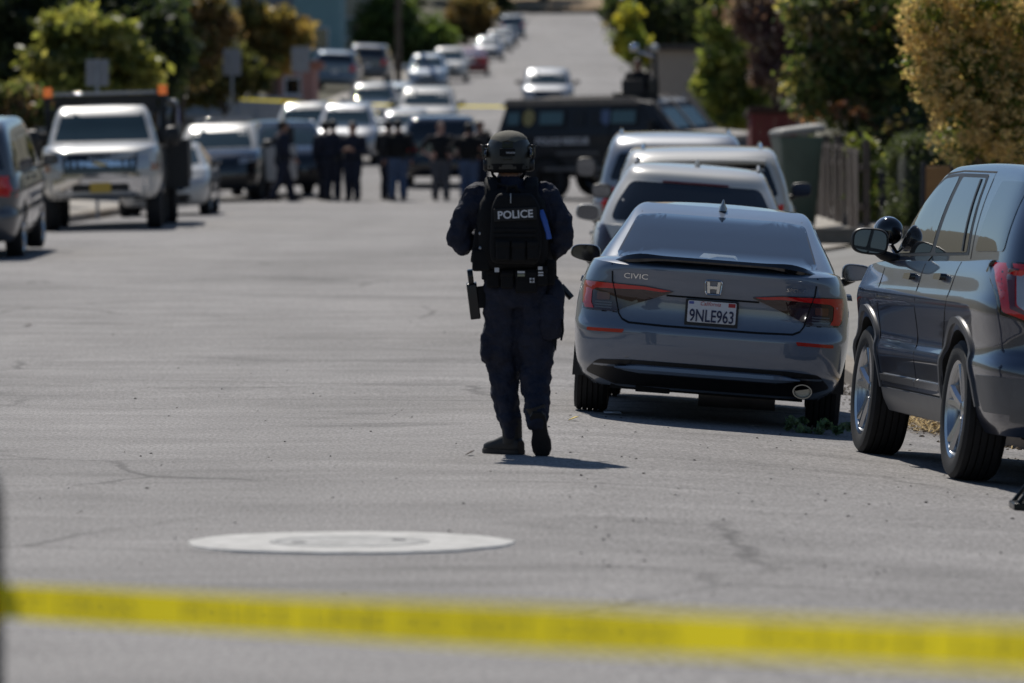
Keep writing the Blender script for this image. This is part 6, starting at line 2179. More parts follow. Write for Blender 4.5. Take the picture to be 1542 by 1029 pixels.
# near side
plant('leafy_tree', 'dark green tree with pale blossoms above the armored truck', [(960, 40, 34, 44), (1010, 50, 50, 58), (1000, 0, 70, 50), (1050, 60, 34, 60), (935, 10, 30, 36)], 226, 15000, 0.30, G_DARK + [(0.05, 0.065, 0.025), (0.16, 0.14, 0.08)], trunk=0.2, weights=[0.24, 0.24, 0.2, 0.22, 0.1])
plant('leafy_tree', 'small yellow green tree at the edge of the dark blossoming tree', [(940, 55, 20, 26), (965, 75, 18, 22), (950, 25, 18, 20)], 205, 3000, 0.22, G_YEL, trunk=0.06)
plant('leafy_tree', 'bright lime green tree before the plum tree', [(1090, 90, 34, 34), (1122, 110, 30, 40), (1075, 130, 28, 40), (1125, 160, 30, 34), (1080, 30, 26, 30), (1100, 175, 30, 22)], 150, 9000, 0.20, [(0.13, 0.145, 0.04), (0.09, 0.11, 0.03), (0.18, 0.18, 0.055), (0.05, 0.065, 0.02)], trunk=0.09)
plant('leafy_tree', 'purple leaved plum tree beyond the green waste cart', [(1160, 40, 44, 50), (1195, 80, 40, 50), (1135, 20, 34, 34), (1210, 20, 40, 40), (1165, 110, 36, 30)], 128, 13000, 0.15, PLUM, trunk=0.11, clump=0.24)
plant('leafy_shrub', 'tall dark shrub with glossy speckled leaves above the picket fence', [(1260, 60, 60, 60), (1320, 90, 60, 60), (1240, 130, 50, 50), (1350, 150, 50, 60), (1290, 170, 56, 50), (1400, 110, 50, 80), (1330, 20, 70, 50), (1230, 20, 50, 40)], 98, 24000, 0.13, [(0.035, 0.052, 0.02), (0.06, 0.075, 0.028), (0.03, 0.04, 0.018), (0.12, 0.10, 0.06), (0.20, 0.18, 0.07), (0.14, 0.07, 0.05)], trunk=0.10, cat='bush', weights=[0.3, 0.25, 0.22, 0.1, 0.09, 0.04])
plant('evergreen_tree', 'dark evergreen mass behind the golden bush', [(1450, 60, 120, 110), (1560, 40, 120, 120), (1340, 0, 90, 70), (1500, 170, 100, 70)], 118, 16000, 0.22, G_DARK, trunk=0.16, group='dark evergreens')
plant('evergreen_tree', 'dark evergreen filling the gap above the plum tree', [(1090, -10, 60, 60), (1160, -20, 70, 60), (1230, -10, 70, 60), (1140, 60, 60, 60)], 175, 11000, 0.28, G_DARK, trunk=0.16, group='dark evergreens')
plant('undergrowth_shrub', 'dark leafy undergrowth filling the yard behind the picket fence', [(1250, 235, 34, 50), (1310, 240, 44, 60), (1370, 230, 44, 70), (1430, 240, 50, 70), (1270, 290, 26, 30), (1340, 300, 40, 34), (1500, 260, 60, 80)], 96, 15000, 0.12, G_DARK + [(0.06, 0.05, 0.03)], trunk=0.05, cat='bush')
plant('ivy_shrub', 'narrow ivy covered shrub between picket fence and dark gate', [(1292, 215, 20, 26), (1305, 250, 20, 34), (1298, 300, 18, 34), (1310, 320, 22, 16)], 83, 5000, 0.075, [(0.09, 0.11, 0.03), (0.05, 0.07, 0.022), (0.16, 0.16, 0.05)], trunk=0.04, cat='bush')
plant('red_shrub', 'rusty red leaved shrub above the fence', [(1262, 165, 13, 9), (1290, 172, 15, 9), (1318, 196, 12, 9)], 96, 900, 0.08, [(0.10, 0.045, 0.03), (0.07, 0.04, 0.025)], trunk=0.03, cat='bush')


def clipped_hedge():
    """rounded clipped hedge: dense short leaves over a solid dark core"""
    x0, d0, z = at(1392, 0, 77)[0], 77, 0
    b = gz(x0, d0)
    root = empty('clipped_hedge', (x0, d0, b))
    tag(root, 'dense clipped hedge with rounded top beside the timber panel', 'hedge')
    w, h, dp = 0.42, 1.28, 1.0
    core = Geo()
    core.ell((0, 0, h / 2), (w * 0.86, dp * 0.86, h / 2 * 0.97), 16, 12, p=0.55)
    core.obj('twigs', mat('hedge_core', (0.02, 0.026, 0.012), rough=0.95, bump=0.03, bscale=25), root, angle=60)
    r = np.random.default_rng(5)
    bl = []
    for i in range(60):
        a, c = r.uniform(0, 2 * math.pi), r.uniform(-0.9, 1)
        sg = lambda t: math.copysign(abs(t) ** 0.55, t)
        ca = math.sqrt(1 - c * c)
        bl.append(((w * 0.9 * sg(ca) * sg(math.cos(a)), dp * 0.9 * sg(ca) * sg(math.sin(a)), h / 2 + h / 2 * 0.95 * sg(c)), (0.15, 0.15, 0.15)))
    leaves('foliage', bl, 16000, 0.05, [(0.034, 0.044, 0.022), (0.042, 0.054, 0.026), (0.028, 0.037, 0.018)], root, clump=0.45, shell=(0.1, 1.0), seed=3)


clipped_hedge()


def golden_bush():
    """big privet gone to seed: green leaves underneath, tan plumes outside"""
    d = 60.0
    px = [(1420, 30, 60, 60), (1460, 110, 70, 70), (1530, 60, 80, 90), (1530, 170, 80, 70), (1470, 190, 60, 46), (1400, 90, 36, 50), (1500, -20, 90, 60), (1600, 120, 80, 110), (1440, 205, 40, 34), (1410, 130, 34, 30)]
    bl = []
    for b in px:
        c = at(b[0], b[1], d + random.uniform(-0.5, 0.5))
        bl.append((c, (b[2] * d / FPX, b[2] * d / FPX, b[3] * d / FPX)))
    bx, by = 5.5, d + 0.3
    bz = gz(bx, by)
    root = empty('golden_bush', (bx, by, bz))
    tag(root, 'tall golden brown bush covered in dry seed plumes above the dark blue SUV', 'bush')
    loc = [((c[0] - bx, c[1] - by, c[2] - bz), r) for c, r in bl]
    woody(root, (0, 0, 0), loc, 0.07, seed=9)
    leaves('green_leaves', loc, 17000, 0.055, [(0.035, 0.05, 0.014), (0.06, 0.08, 0.02), (0.10, 0.11, 0.03)], root, shell=(0.2, 0.85), clump=0.28, seed=11)
    # plumes: little cones of florets pointing outwards
    r = np.random.default_rng(21)
    P, col_dir = [], []
    blobs = []
    for c, rad in loc:
        c = np.array(c)
        for _ in range(int(620 * rad[0] * rad[2] / 0.25)):
            v = r.normal(size=3)
            v /= np.linalg.norm(v)
            p = c + v * np.array(rad) * r.uniform(0.84, 1.12)
            gap = math.sin(7.1 * p[0] + 1.3) * math.sin(6.3 * p[2] + 0.5) + 0.6 * math.sin(13 * p[0] - 9 * p[2])
            if gap < -0.4 and r.random() < 0.75:
                continue
            v2 = v + np.array([0, 0, 0.5]) + r.normal(size=3) * 0.3
            v2 /= np.linalg.norm(v2)
            L = r.uniform(0.07, 0.15)
            for t in np.linspace(0, 1, 4):
                w = 0.034 * (1 - 0.75 * t)
                blobs.append((tuple(p + v2 * L * t), (w, w, w)))
    leaves('seed_plumes', blobs, len(blobs) * 7, 0.027, GOLD, root, clump=0.55, per=7, shell=(0.3, 1.0), seed=31)
    return root


golden_bush()

# ------------------------------------------------------------------ fence, gate, cart, panel by the pavement
WOOD = mat('weathered_wood', (0.105, 0.082, 0.068), rough=0.9, vary=0.3, vscale=7, bump=0.006, bscale=24, stretch=(1, 1, 0.15))
fr = empty('picket_fence', (4.9, 80.0, gz(4.9, 80.0)))
tag(fr, 'weathered brown picket fence along the pavement behind the waste cart', 'fence')
_n = 36
_pk = Geo().prism([(-0.085, -0.1), (0.085, -0.1), (0.085, 1.10), (0.0, 1.17), (-0.085, 1.10)], 'x', -0.012, 0.012)
_me = None
for i in range(_n):
    y = i * 0.30
    if _me is None:
        o = _pk.obj('picket', WOOD, fr, smooth=False, bevel=0.004)
        _me = o.data
    else:
        o = link(bpy.data.objects.new('picket', _me), fr)
    o.location = (0.02 * math.sin(i * 7.3), y, gz(4.9, 80 + y) - gz(4.9, 80.0) + 0.015 * math.sin(i * 3.1))
    o.rotation_euler = (0, 0.02 * math.sin(i * 5.1), 0)
for zz in (0.3, 0.85):
    Geo().box((0.05, 5.2, zz + 0.12), (0.05, 10.7, 0.09), Matrix.Rotation(math.atan2(gz(4.9, 90.5) - gz(4.9, 80), 10.5), 3, 'X')).obj('rail', WOOD, fr, bevel=0.004)
for y in (0.0, 3.5, 7.0, 10.4):
    Geo().box((0.12, y, 0.6 + gz(4.9, 80 + y) - gz(4.9, 80)), (0.1, 0.1, 1.4)).obj('post', WOOD, fr, bevel=0.006)

_x, _y, _ = at(1340, 0, 81.5)
gt = empty('garden_gate', (_x, _y, gz(_x, _y)))
tag(gt, 'narrow dark board gate between the ivy and the clipped hedge', 'gate')
DARKWOOD = mat('dark_boards', (0.045, 0.042, 0.045), rough=0.8, vary=0.25, vscale=8, bump=0.005, bscale=30, stretch=(1, 1, 0.2))
for i in range(3):
    Geo().box((-0.11 + 0.11 * i, 0, 0.42), (0.10, 0.03, 0.92)).obj('board', DARKWOOD, gt, bevel=0.006)
for z in (0.12, 0.72):
    Geo().box((0, 0.03, z), (0.34, 0.03, 0.08)).obj('rail', DARKWOOD, gt, bevel=0.005)

_x, _y, _ = at(1412, 0, 74)
pn = empty('notice_stand', (_x, _y, gz(_x, _y)))
tag(pn, 'light orange timber board on two dark posts beside the clipped hedge', 'stand')
Geo().box((0, 0, 0.74), (0.32, 0.05, 0.5)).obj('board', mat('orange_timber', (0.34, 0.17, 0.06), rough=0.7, vary=0.2, vscale=6), pn, bevel=0.008)
for sx in (-1, 1):
    Geo().box((sx * 0.19, 0.02, 0.5), (0.06, 0.06, 1.1)).obj('post', DARKWOOD, pn, bevel=0.006)

_x, _y, _ = at(1200, 0, 84.0)
ct = empty('waste_cart', (_x, _y, gz(_x, _y)), R(8))
ct.scale = (1.0, 1.05, 1.16)
tag(ct, 'tall green wheeled waste cart with grey lid standing on the pavement', 'bin')
GREENP = mat('green_plastic', (0.070, 0.105, 0.085), rough=0.45, vary=0.15, vscale=3)
rings = []
for z, w, dp in ((0.06, 0.20, 0.22), (0.10, 0.235, 0.26), (0.6, 0.275, 0.33), (1.12, 0.315, 0.39), (1.18, 0.335, 0.41), (1.22, 0.335, 0.41)):
    rings.append([(a, b, z) for a, b in round_poly([(-w, -dp), (w, -dp), (w, dp), (-w, dp)], 0.06)])
Geo().loft(rings).obj('tub', GREENP, ct, angle=40)
rings = []
for z, k in ((1.225, 1.04), (1.27, 1.06), (1.30, 1.0), (1.325, 0.8)):
    rings.append([(a * k, b * k, z + 0.10 * (a + 0.33)) for a, b in round_poly([(-0.335, -0.41), (0.335, -0.41), (0.335, 0.41), (-0.335, 0.41)], 0.06)])
Geo().loft(rings).obj('lid', mat('grey_lid', (0.22, 0.215, 0.20), rough=0.6, vary=0.1), ct, angle=40)
Geo().tube([(-0.28, 0.44, 1.12), (0.28, 0.44, 1.12)], 0.02, 8).obj('handle', GREENP, ct)
for sx in (-1, 1):
    Geo().lathe([(0.02, -0.03), (0.13, -0.03), (0.14, 0.0), (0.13, 0.03), (0.02, 0.03)], 20, c=(sx * 0.27, 0.30, 0.14), axis='x').obj('wheel', RUBBER, ct)

# utility post behind the cart, red shed wall
_x, _y, _ = at(1212, 0, 108)
up = empty('timber_post', (_x, _y, gz(_x, _y)))
tag(up, 'grey timber post standing behind the waste cart', 'post')
Geo().cyl((0, 0, -0.2), (0, 0, 2.9), 0.16, 0.14, 14).obj('shaft', mat('grey_timber', (0.22, 0.19, 0.17), rough=0.9, vary=0.25, vscale=4, bump=0.01, bscale=16, stretch=(1, 1, 0.15)), up)
Geo().cyl((0, 0, 2.9), (0, 0, 2.94), 0.17, 0.12, 14).obj('cap', STEEL, up)
_x, _y, _ = at(1172, 0, 120)
sh = empty('red_shed', (_x, _y, gz(_x, _y)))
tag(sh, 'small dark red board shed beyond the waste cart', 'shed')
SHED = mat('red_boards', (0.16, 0.035, 0.032), rough=0.8, vary=0.15, vscale=5)
for i in range(7):
    Geo().box((-0.48 + 0.16 * i, 0, 0.8), (0.155, 0.05 + 0.01 * (i % 2), 1.8)).obj('plank', SHED, sh, bevel=0.006)
for sx in (-1, 1):
    Geo().box((sx * 0.56, 0.9, 0.8), (0.05, 1.75, 1.8)).obj('side_wall', SHED, sh)
Geo().box((0, 0.85, 1.74), (1.3, 2.0, 0.08), Matrix.Rotation(R(-4), 3, 'X')).obj('roof', mat('shed_roofing', (0.05, 0.022, 0.02), rough=0.95), sh, bevel=0.01)


# ------------------------------------------------------------------ street signs seen from behind, poles
def sign_back(px, py, w, h, d, label):
    x, y, z = at(px, py, d)
    b = gz(x, y)
    root = empty('street_sign', (x, y, b))
    tag(root, label, 'sign', 'street signs seen from behind')
    k = d / FPX
    W_, H_ = w * k, h * k
    Geo().prism(round_poly([(-W_ / 2, -H_ / 2), (W_ / 2, -H_ / 2), (W_ / 2, H_ / 2), (-W_ / 2, H_ / 2)], 0.03), 'y', -0.004, 0.0).obj('panel', mat('sign_aluminium', (0.30, 0.30, 0.32), rough=0.5, metal=0.4, vary=0.08), root).location = (0, 0, z - b)
    Geo().box((0, -0.03, (z - b) / 2 + H_ / 4), (0.06, 0.045, z - b + H_ / 2)).obj('post', STEEL, root, bevel=0.004)
    for s in (-0.3, 0.3):
        Geo().cyl((0, -0.07, z - b + s * H_), (0, 0.01, z - b + s * H_), 0.012, n=8).obj('bolt', STEEL, root)
    return root


sign_back(147, 110, 34, 40, 106, 'grey back of a road sign rising above the tow truck bed')
sign_back(350, 94, 27, 40, 142, 'grey back of a road sign on a tall post before the rust coloured tree')
sign_back(453, 90, 27, 38, 168, 'grey back of a road sign beside the pink house')

_x, _y, _ = at(600, 0, 258)
pole = empty('utility_pole', (_x, _y, gz(_x, _y)))
tag(pole, 'brown wooden utility pole beside the grey van', 'pole')
Geo().cyl((0, 0, -0.3), (0, 0, 10.0), 0.17, 0.12, 14).obj('shaft', BARK, pole)
Geo().box((0, 0.15, 9.2), (2.2, 0.1, 0.12)).obj('crossarm', BARK, pole)
for sx in (-0.95, -0.5, 0.5, 0.95):
    Geo().lathe([(0.03, 0), (0.05, 0.04), (0.03, 0.1), (0.045, 0.13), (0.01, 0.16)], 10, c=(sx, 0.15, 9.26)).obj('insulator', GLOSSBLACK, pole)


# ------------------------------------------------------------------ houses
def house(label, px, d, w, h, dp, wall_m, roof_m, roof='gable', windows=(), door=None, rise=1.4, rz=0.0, name='house'):
    x, y, _ = at(px, 0, d)
    b = min(gz(x, y), gz(x, y + dp / 2))
    root = empty(name, (x, y, b), rz)
    tag(root, label, 'house')
    # walls with thickness
    t = 0.18
    wl = Geo()
    wl.box((0, t / 2, h / 2 - 0.2), (w, t, h + 0.4))
    wl.box((0, dp - t / 2, h / 2 - 0.2), (w, t, h + 0.4))
    for sx in (-1, 1):
        wl.box((sx * (w / 2 - t / 2), dp / 2, h / 2 - 0.2), (t - 0.006, dp - 2 * t - 0.004, h + 0.39))
    wl.obj('wall', wall_m, root)
    if roof == 'flat':
        Geo().box((0, dp / 2, h + 0.06), (w + 0.5, dp + 0.5, 0.18)).obj('roof', roof_m, root, bevel=0.02)
    else:
        rf = Geo()
        o = 0.45
        rf.prism([(-w / 2 - o, h - 0.05), (0, h + rise), (w / 2 + o, h - 0.05), (w / 2 + o, h + 0.1), (0, h + rise + 0.17), (-w / 2 - o, h + 0.1)], 'y', -o, dp + o)
        rf.obj('roof', roof_m, root, smooth=False)
        Geo().prism([(-w / 2 + 0.02, h + 0.003), (w / 2 - 0.02, h + 0.003), (0, h + rise - 0.1)], 'y', 0.03, 0.03 + t).obj('gable', wall_m, root, smooth=False)
    for x0, z0, ww, hh in windows:
        fr_ = Geo()
        for sx in (-1, 1):
            fr_.box((x0 + sx * ww / 2, -0.03, z0), (0.08, 0.08, hh + 0.08))
            fr_.box((x0, -0.03, z0 + sx * hh / 2), (ww - 0.08, 0.078, 0.08))
        f = fr_.obj('window', WHITE, root, bevel=0.006)
        Geo().box((x0, -0.012, z0), (ww - 0.05, 0.02, hh - 0.05)).obj('pane', GLASS, f)
        Geo().box((x0, -0.07, z0 - hh / 2 - 0.07), (ww + 0.2, 0.16, 0.06)).obj('sill', WHITE, f, bevel=0.006)
    if door:
        x0, ww, hh, m_ = door
        dr = Geo().box((x0, -0.02, hh / 2), (ww, 0.06, hh)).obj('door', m_, root, bevel=0.008)
        Geo().ell((x0 + ww * 0.38, -0.08, hh * 0.48), (0.035, 0.035, 0.035), 8, 6).obj('handle', CHROME, dr)
    return root


CREAM = mat('cream_stucco', (0.42, 0.37, 0.29), rough=0.9, vary=0.08, vscale=1.2, bump=0.004, bscale=40)
TEALW = mat('teal_siding', (0.20, 0.34, 0.38), rough=0.85, vary=0.08, vscale=1.2)
PINKW = mat('pink_stucco', (0.42, 0.22, 0.19), rough=0.9, vary=0.08, vscale=1.2, bump=0.004, bscale=40)
GREYW = mat('grey_siding', (0.34, 0.35, 0.37), rough=0.85, vary=0.08, vscale=1.2)
ROOFD = mat('dark_shingles', (0.06, 0.055, 0.055), rough=0.9, vary=0.25, vscale=3, bump=0.01, bscale=10)
ROOFT = mat('terracotta_tiles', (0.30, 0.12, 0.08), rough=0.85, vary=0.25, vscale=3, bump=0.02, bscale=8)
DOORM = mat('brown_door', (0.10, 0.06, 0.04), rough=0.6)
house('teal sided house front beyond the orange leaved tree', 478, 286, 2.4, 4.6, 8, TEALW, ROOFD, windows=((0.1, 1.6, 0.9, 1.1),), door=None, roof='flat')
house('tall cream house standing behind the utility pole', 530, 300, 3.2, 6.6, 9, CREAM, ROOFD, windows=((-0.6, 4.9, 0.8, 1.0), (0.7, 4.9, 0.8, 1.0), (0.0, 2.0, 1.2, 1.1)), door=None)
house('grey house with pale walls above the orange tree', 400, 310, 9.0, 9.2, 8, GREYW, ROOFD, windows=((-3, 6.5, 1.2, 1.3), (0, 6.5, 1.2, 1.3), (3, 6.5, 1.2, 1.3)), roof='flat')
house('low pink stucco house with terracotta roof edge', 437, 214, 1.8, 1.75, 5, PINKW, ROOFT, windows=((0.1, 0.95, 0.6, 0.65),), roof='flat', door=(-0.6, 0.36, 1.45, DOORM))
house('pale grey house behind the rust coloured tree', 215, 190, 6.0, 6.8, 8, GREYW, ROOFD, windows=((-1.5, 4.8, 1.0, 1.1), (1.4, 4.8, 1.0, 1.1), (1.4, 1.8, 1.2, 1.2)), roof='flat')
house('cream house hidden behind the lime green tree', 1050, 200, 3.0, 2.6, 6, mat('tan_stucco', (0.40, 0.33, 0.27), rough=0.9, vary=0.08), ROOFD, windows=((0.9, 1.5, 0.6, 0.7),), roof='flat')
# white board fence and low grey wall near the pink house
wf = empty('board_fence', (*at(372, 0, 186)[:2], gz(*at(372, 0, 186)[:2])))
tag(wf, 'pale board fence between the rust tree and the pink house', 'fence')
PALEB = mat('pale_boards', (0.40, 0.40, 0.42), rough=0.8, vary=0.12)
for i in range(11):
    Geo().box((-1.05 + 0.21 * i, 0.008 * (i % 2), 0.55), (0.20, 0.04, 1.3)).obj('board', PALEB, wf, bevel=0.005)
for z in (0.25, 0.9):
    Geo().box((0, 0.05, z), (2.3, 0.04, 0.1)).obj('rail', PALEB, wf, bevel=0.005)
gw = empty('block_wall', (*at(300, 0, 172)[:2], gz(*at(300, 0, 172)[:2])))
tag(gw, 'low dark grey block wall with cap behind the police SUV', 'wall')
_bm = None
for row in range(4):
    for i in range(6):
        if _bm is None:
            o = Geo().box((0, 0, 0), (0.39, 0.19, 0.19)).obj('block', mat('grey_block', (0.13, 0.125, 0.13), rough=0.9, vary=0.15, vscale=4), gw, bevel=0.008)
            _bm = o.data
        else:
            o = link(bpy.data.objects.new('block', _bm), gw)
            md = o.modifiers.new('bevel', 'BEVEL')
            md.width = 0.008
        o.location = (-1.0 + 0.4 * i + (0.2 if row % 2 else 0), 0, 0.1 + 0.2 * row)
Geo().box((0.1, 0, 0.83), (2.6, 0.25, 0.06)).obj('cap', CONCRETE, gw, bevel=0.01)


# ------------------------------------------------------------------ barrier tape
def tape_material():
    """thin plastic film: half the light goes through it"""
    m, nt, b = nodes_of('yellow_tape')
    tc = nd(nt, 'ShaderNodeTexCoord')
    n = nd(nt, 'ShaderNodeTexNoise', Scale=5.0, Detail=3)
    nt.links.new(tc.outputs['Object'], n.inputs['Vector'])
    bp = nd(nt, 'ShaderNodeBump', Distance=0.01)
    nt.links.new(n.outputs['Fac'], bp.inputs['Height'])
    nt.links.new(bp.outputs[0], b.inputs['Normal'])
    b.inputs['Base Color'].default_value = (0.85, 0.66, 0.02, 1)
    b.inputs['Roughness'].default_value = 0.35
    t = nd(nt, 'ShaderNodeBsdfTranslucent', Color=(1.0, 0.83, 0.035, 1))
    mx = nd(nt, 'ShaderNodeMixShader')
    mx.inputs[0].default_value = 0.92
    out = nt.nodes['Material Output']
    nt.links.new(b.outputs[0], mx.inputs[1])
    nt.links.new(t.outputs[0], mx.inputs[2])
    nt.links.new(mx.outputs[0], out.inputs[0])
    return m


TAPE = tape_material()


def tape(name, label, P0, P1, sag, wid, text=None, twist=0.1, n=80, tilt=0.0):
    P0, P1 = Vector(P0), Vector(P1)
    v, f, mid = [], [], []
    L = (P1 - P0).length

    def frame(t):
        c = P0.lerp(P1, t) - Vector((0, 0, sag * 4 * t * (1 - t)))
        a = tilt + twist * math.sin(t * 5.0 + 0.6) + 0.5 * twist * math.sin(t * 23.0)
        up = Vector((0, math.sin(a) * (1 if True else 0), math.cos(a)))
        return c, up
    for i in range(n + 1):
        c, up = frame(i / n)
        v += [c - up * wid / 2, c + up * wid / 2]
        if i:
            f.append((2 * i - 2, 2 * i, 2 * i + 1, 2 * i - 1))
    g = Geo().add(v, f)
    root = empty(name, P0)
    root.rotation_euler = (0, 0, 0)
    tag(root, label, 'tape')
    o = mesh_obj('strip', [Vector(p) - P0 for p in g.v], g.f, TAPE, root, fix=False)
    if text:
        rep, start, fill = text[1], text[2], text[3]
        words_ = text[0].split()
        nchar = sum(len(w_) for w_ in words_) + 0.8 * (len(words_) - 1)
        unit = rep * fill / nchar
        s = start
        while s < L:
            pos = s
            for w_ in words_:
                ww = unit * len(w_)
                tv, tf = text_tris(w_, ww * 0.96, wid * 0.55, 0, -0.012)
                if pos > 0.02 and pos + ww < L - 0.02:
                    vv = []
                    for a, b in tv:
                        c, up = frame((pos + ww / 2 + a) / L)
                        vv.append(c + up * b - Vector((0, 0.0012, 0)) - P0)
                    mesh_obj('lettering', vv, tf, mat('tape_ink', (0.11, 0.09, 0.010), rough=0.5), root, smooth=False, fix=False)
                pos += ww + 0.8 * unit
            s += rep
    return root


_a, _b = Vector(at(-6, 906, 11.5)), Vector(at(1542, 965, 7.5))
_b = _a + (_b - _a) * 1.75
tape('barrier_tape', 'yellow barrier tape with black lettering stretched across the street before the officer', _a, _b, 0.012, 0.080, ('POLICE LINE DO NOT CROSS', 2.434, -1.326, 0.892), 0.12, 200, -0.58)
tape('barrier_tape', 'far yellow barrier tape strung across the street behind the officers', (-10.6, 181, gz(-10.6, 181) + 1.25), (5.5, 181, gz(5.5, 181) + 1.15), 0.18, 0.045, None, 0.2)
for x, lab in ((-10.6, 'thin steel stake holding the far tape by the low block wall'), (5.5, 'thin steel stake holding the far tape behind the armored truck')):
    o = Geo().cyl((0, 0, -0.2), (0, 0, 1.45), 0.035, n=10).cyl((0, 0, 1.45), (0, 0, 1.49), 0.045, 0.02, n=10).obj('steel_stake', STEEL, None)
    o.location = (x, 181.03, gz(x, 181.03))
    tag(o, lab, 'stake', 'tape stakes')
# the dark post the near tape is tied to, just inside the edge of the view
bx, by = -1.098, 11.56
b = empty('bollard', (bx, by, gz(bx, by)))
tag(b, 'black rounded post with the near yellow tape tied round it', 'bollard')
Geo().lathe([(0.075, -0.05), (0.075, 0.02), (0.055, 0.04), (0.055, 0.82), (0.050, 0.88), (0.035, 0.915), (0.012, 0.93), (0.001, 0.931)], 24).obj('shaft', mat('bollard_black', (0.012, 0.016, 0.016), rough=0.45, vary=0.1), b, angle=50)
Geo().lathe([(0.0575, 0.605), (0.0585, 0.61), (0.0585, 0.685), (0.0575, 0.69)], 24).obj('tape_wrap', TAPE, b)
Geo().lathe([(0.11, 0.0), (0.11, 0.025), (0.09, 0.04)], 24, caps=True).obj('base_plate', BLACK, b)
tie = Geo().box((0.02, -0.058, 0.62), (0.06, 0.004, 0.09), Matrix.Rotation(R(20), 3, 'Y')).obj('tape_knot', TAPE, b)

_p = copy_tree(b)
_p.location = (_b.x + 0.05, _b.y + 0.06, gz(_b.x, _b.y))
_p['label'] = 'black rounded post at the other end of the near yellow tape'
b['group'] = _p['group'] = 'tape posts'
for _ch in _p.children:
    if _ch.name.startswith('tape_wrap'):
        _ch.location.z = _b.z - 0.65

# ------------------------------------------------------------------ manhole patch in the asphalt
mx, my = -0.672, 8500 / 364.0
mh = empty('manhole_cover', (mx, my, gz(mx, my)))
tag(mh, 'round pale concrete collar with a worn manhole cover set in the asphalt', 'manhole')
rr_ = np.random.default_rng(4)
PATCH = mat('pale_concrete_collar', (0.52, 0.51, 0.49), rough=0.85, vary=0.2, vscale=9, bump=0.004, bscale=50)
ring = []
na = 96
wob = 1 + 0.012 * np.sin(np.arange(na) * 2 * math.pi / na * 5 + 1) + 0.008 * np.sin(np.arange(na) * 2 * math.pi / na * 13) + 0.004 * rr_.normal(size=na)
out_, in_ = [], []
prof = [(0.677, 0.0), (0.672, 0.009), (0.655, 0.012), (0.55, 0.013), (0.36, 0.011), (0.332, 0.010), (0.33, -0.02)]
rings = []
for rad, z in prof:
    rings.append([(rad * (wob[k] if rad > 0.5 else 1) * math.cos(2 * math.pi * k / na), rad * (wob[k] if rad > 0.5 else 1) * math.sin(2 * math.pi * k / na), z) for k in range(na)])
Geo().loft(rings, caps=False).obj('collar', PATCH, mh, angle=50)
IRON = mat('worn_iron', (0.38, 0.375, 0.365), rough=0.8, metal=0.0, vary=0.3, vscale=14, bump=0.002, bscale=60)
Geo().lathe([(0.328, -0.02), (0.328, 0.012), (0.312, 0.012), (0.308, 0.008), (0.302, 0.008), (0.298, 0.0112), (0.001, 0.0115)], 48).obj('cover', IRON, mh, angle=30)
for a_ in (0.4, 3.5):
    Geo().cyl((0.22 * math.cos(a_), 0.22 * math.sin(a_), 0.010), (0.22 * math.cos(a_), 0.22 * math.sin(a_), 0.0135), 0.03, n=14).obj('pick_hole', BLACK, mh)

# ------------------------------------------------------------------ litter and small finds
def chips(name, label, n, region, size, cols, seed, kind='stuff', flat=0.35):
    r = np.random.default_rng(seed)
    g = Geo()
    for _ in range(n):
        x, y = region(r)
        s = size * r.uniform(0.4, 1.6)
        z = gz(x, y)
        rot = Matrix.Rotation(r.uniform(0, 6.28), 3, 'Z')
        pts = [rot @ Vector((s * a, s * b, s * c * flat)) for a, b, c in ((-0.5, -0.3, 0), (0.5, -0.35, 0), (0.6, 0.3, 0), (-0.4, 0.4, 0), (-0.25, -0.1, 1), (0.3, -0.1, 0.9), (0.2, 0.2, 1))]
        g.add([Vector((x, y, z)) + p for p in pts], [(0, 1, 5, 4), (1, 2, 6, 5), (2, 3, 4, 6), (3, 0, 4), (4, 5, 6), (0, 3, 2, 1)])
    o = g.obj(name, cols, None, smooth=False)
    o['kind'] = kind
    tag(o, label, None)
    return o


chips('gravel', 'scattered dark grit on the asphalt', 130, lambda r: (r.uniform(0.3, 3.6), r.uniform(21, 37)) if r.random() < 0.7 else (r.uniform(-4, 1), r.uniform(19, 60)), 0.013, mat('dark_grit', (0.05, 0.045, 0.04), rough=0.9), 1)
chips('gravel', 'scattered pale grit on the asphalt', 200, lambda r: (r.uniform(-2.5, 3.8), r.uniform(19, 45)), 0.012, mat('pale_grit', (0.36, 0.33, 0.28), rough=0.9), 2)
chips('debris', 'leaf litter and soil in the gutter', 900, lambda r: (lambda y: (float(curb_r(y)) - abs(r.normal()) * 0.16 - 0.03, y))(r.uniform(33, 62)), 0.022, mat('gutter_litter', (0.12, 0.085, 0.05), rough=0.95), 3)
STRAW = mat('dry_straw', (0.50, 0.36, 0.15), rough=0.9, vary=0.2, vscale=20)
_r = np.random.default_rng(8)
g = Geo()
for _ in range(420):
    y = 38.2 + _r.normal() * 0.55
    x = float(curb_r(y)) - 0.10 + _r.normal() * 0.10
    z = gz(min(x, float(curb_r(y)) - 0.02), y) + abs(_r.normal()) * 0.035
    a, e, L = _r.uniform(0, 6.28), _r.uniform(-0.2, 0.5), _r.uniform(0.05, 0.18)
    d_ = Vector((math.cos(a) * math.cos(e), math.sin(a) * math.cos(e), math.sin(e)))
    p = Vector((x, y, z + 0.01))
    s_ = Vector((-math.sin(a), math.cos(a), 0)) * 0.004
    g.add([p - s_, p + s_, p + d_ * L + s_ * 0.5, p + d_ * L - s_ * 0.5], [(0, 1, 2, 3)])
o = mesh_obj('dry_grass', g.v, g.f, STRAW, None, smooth=False, fix=False)
tag(o, 'dry straw caught against the curb under the dark SUV', None, None, 'stuff')


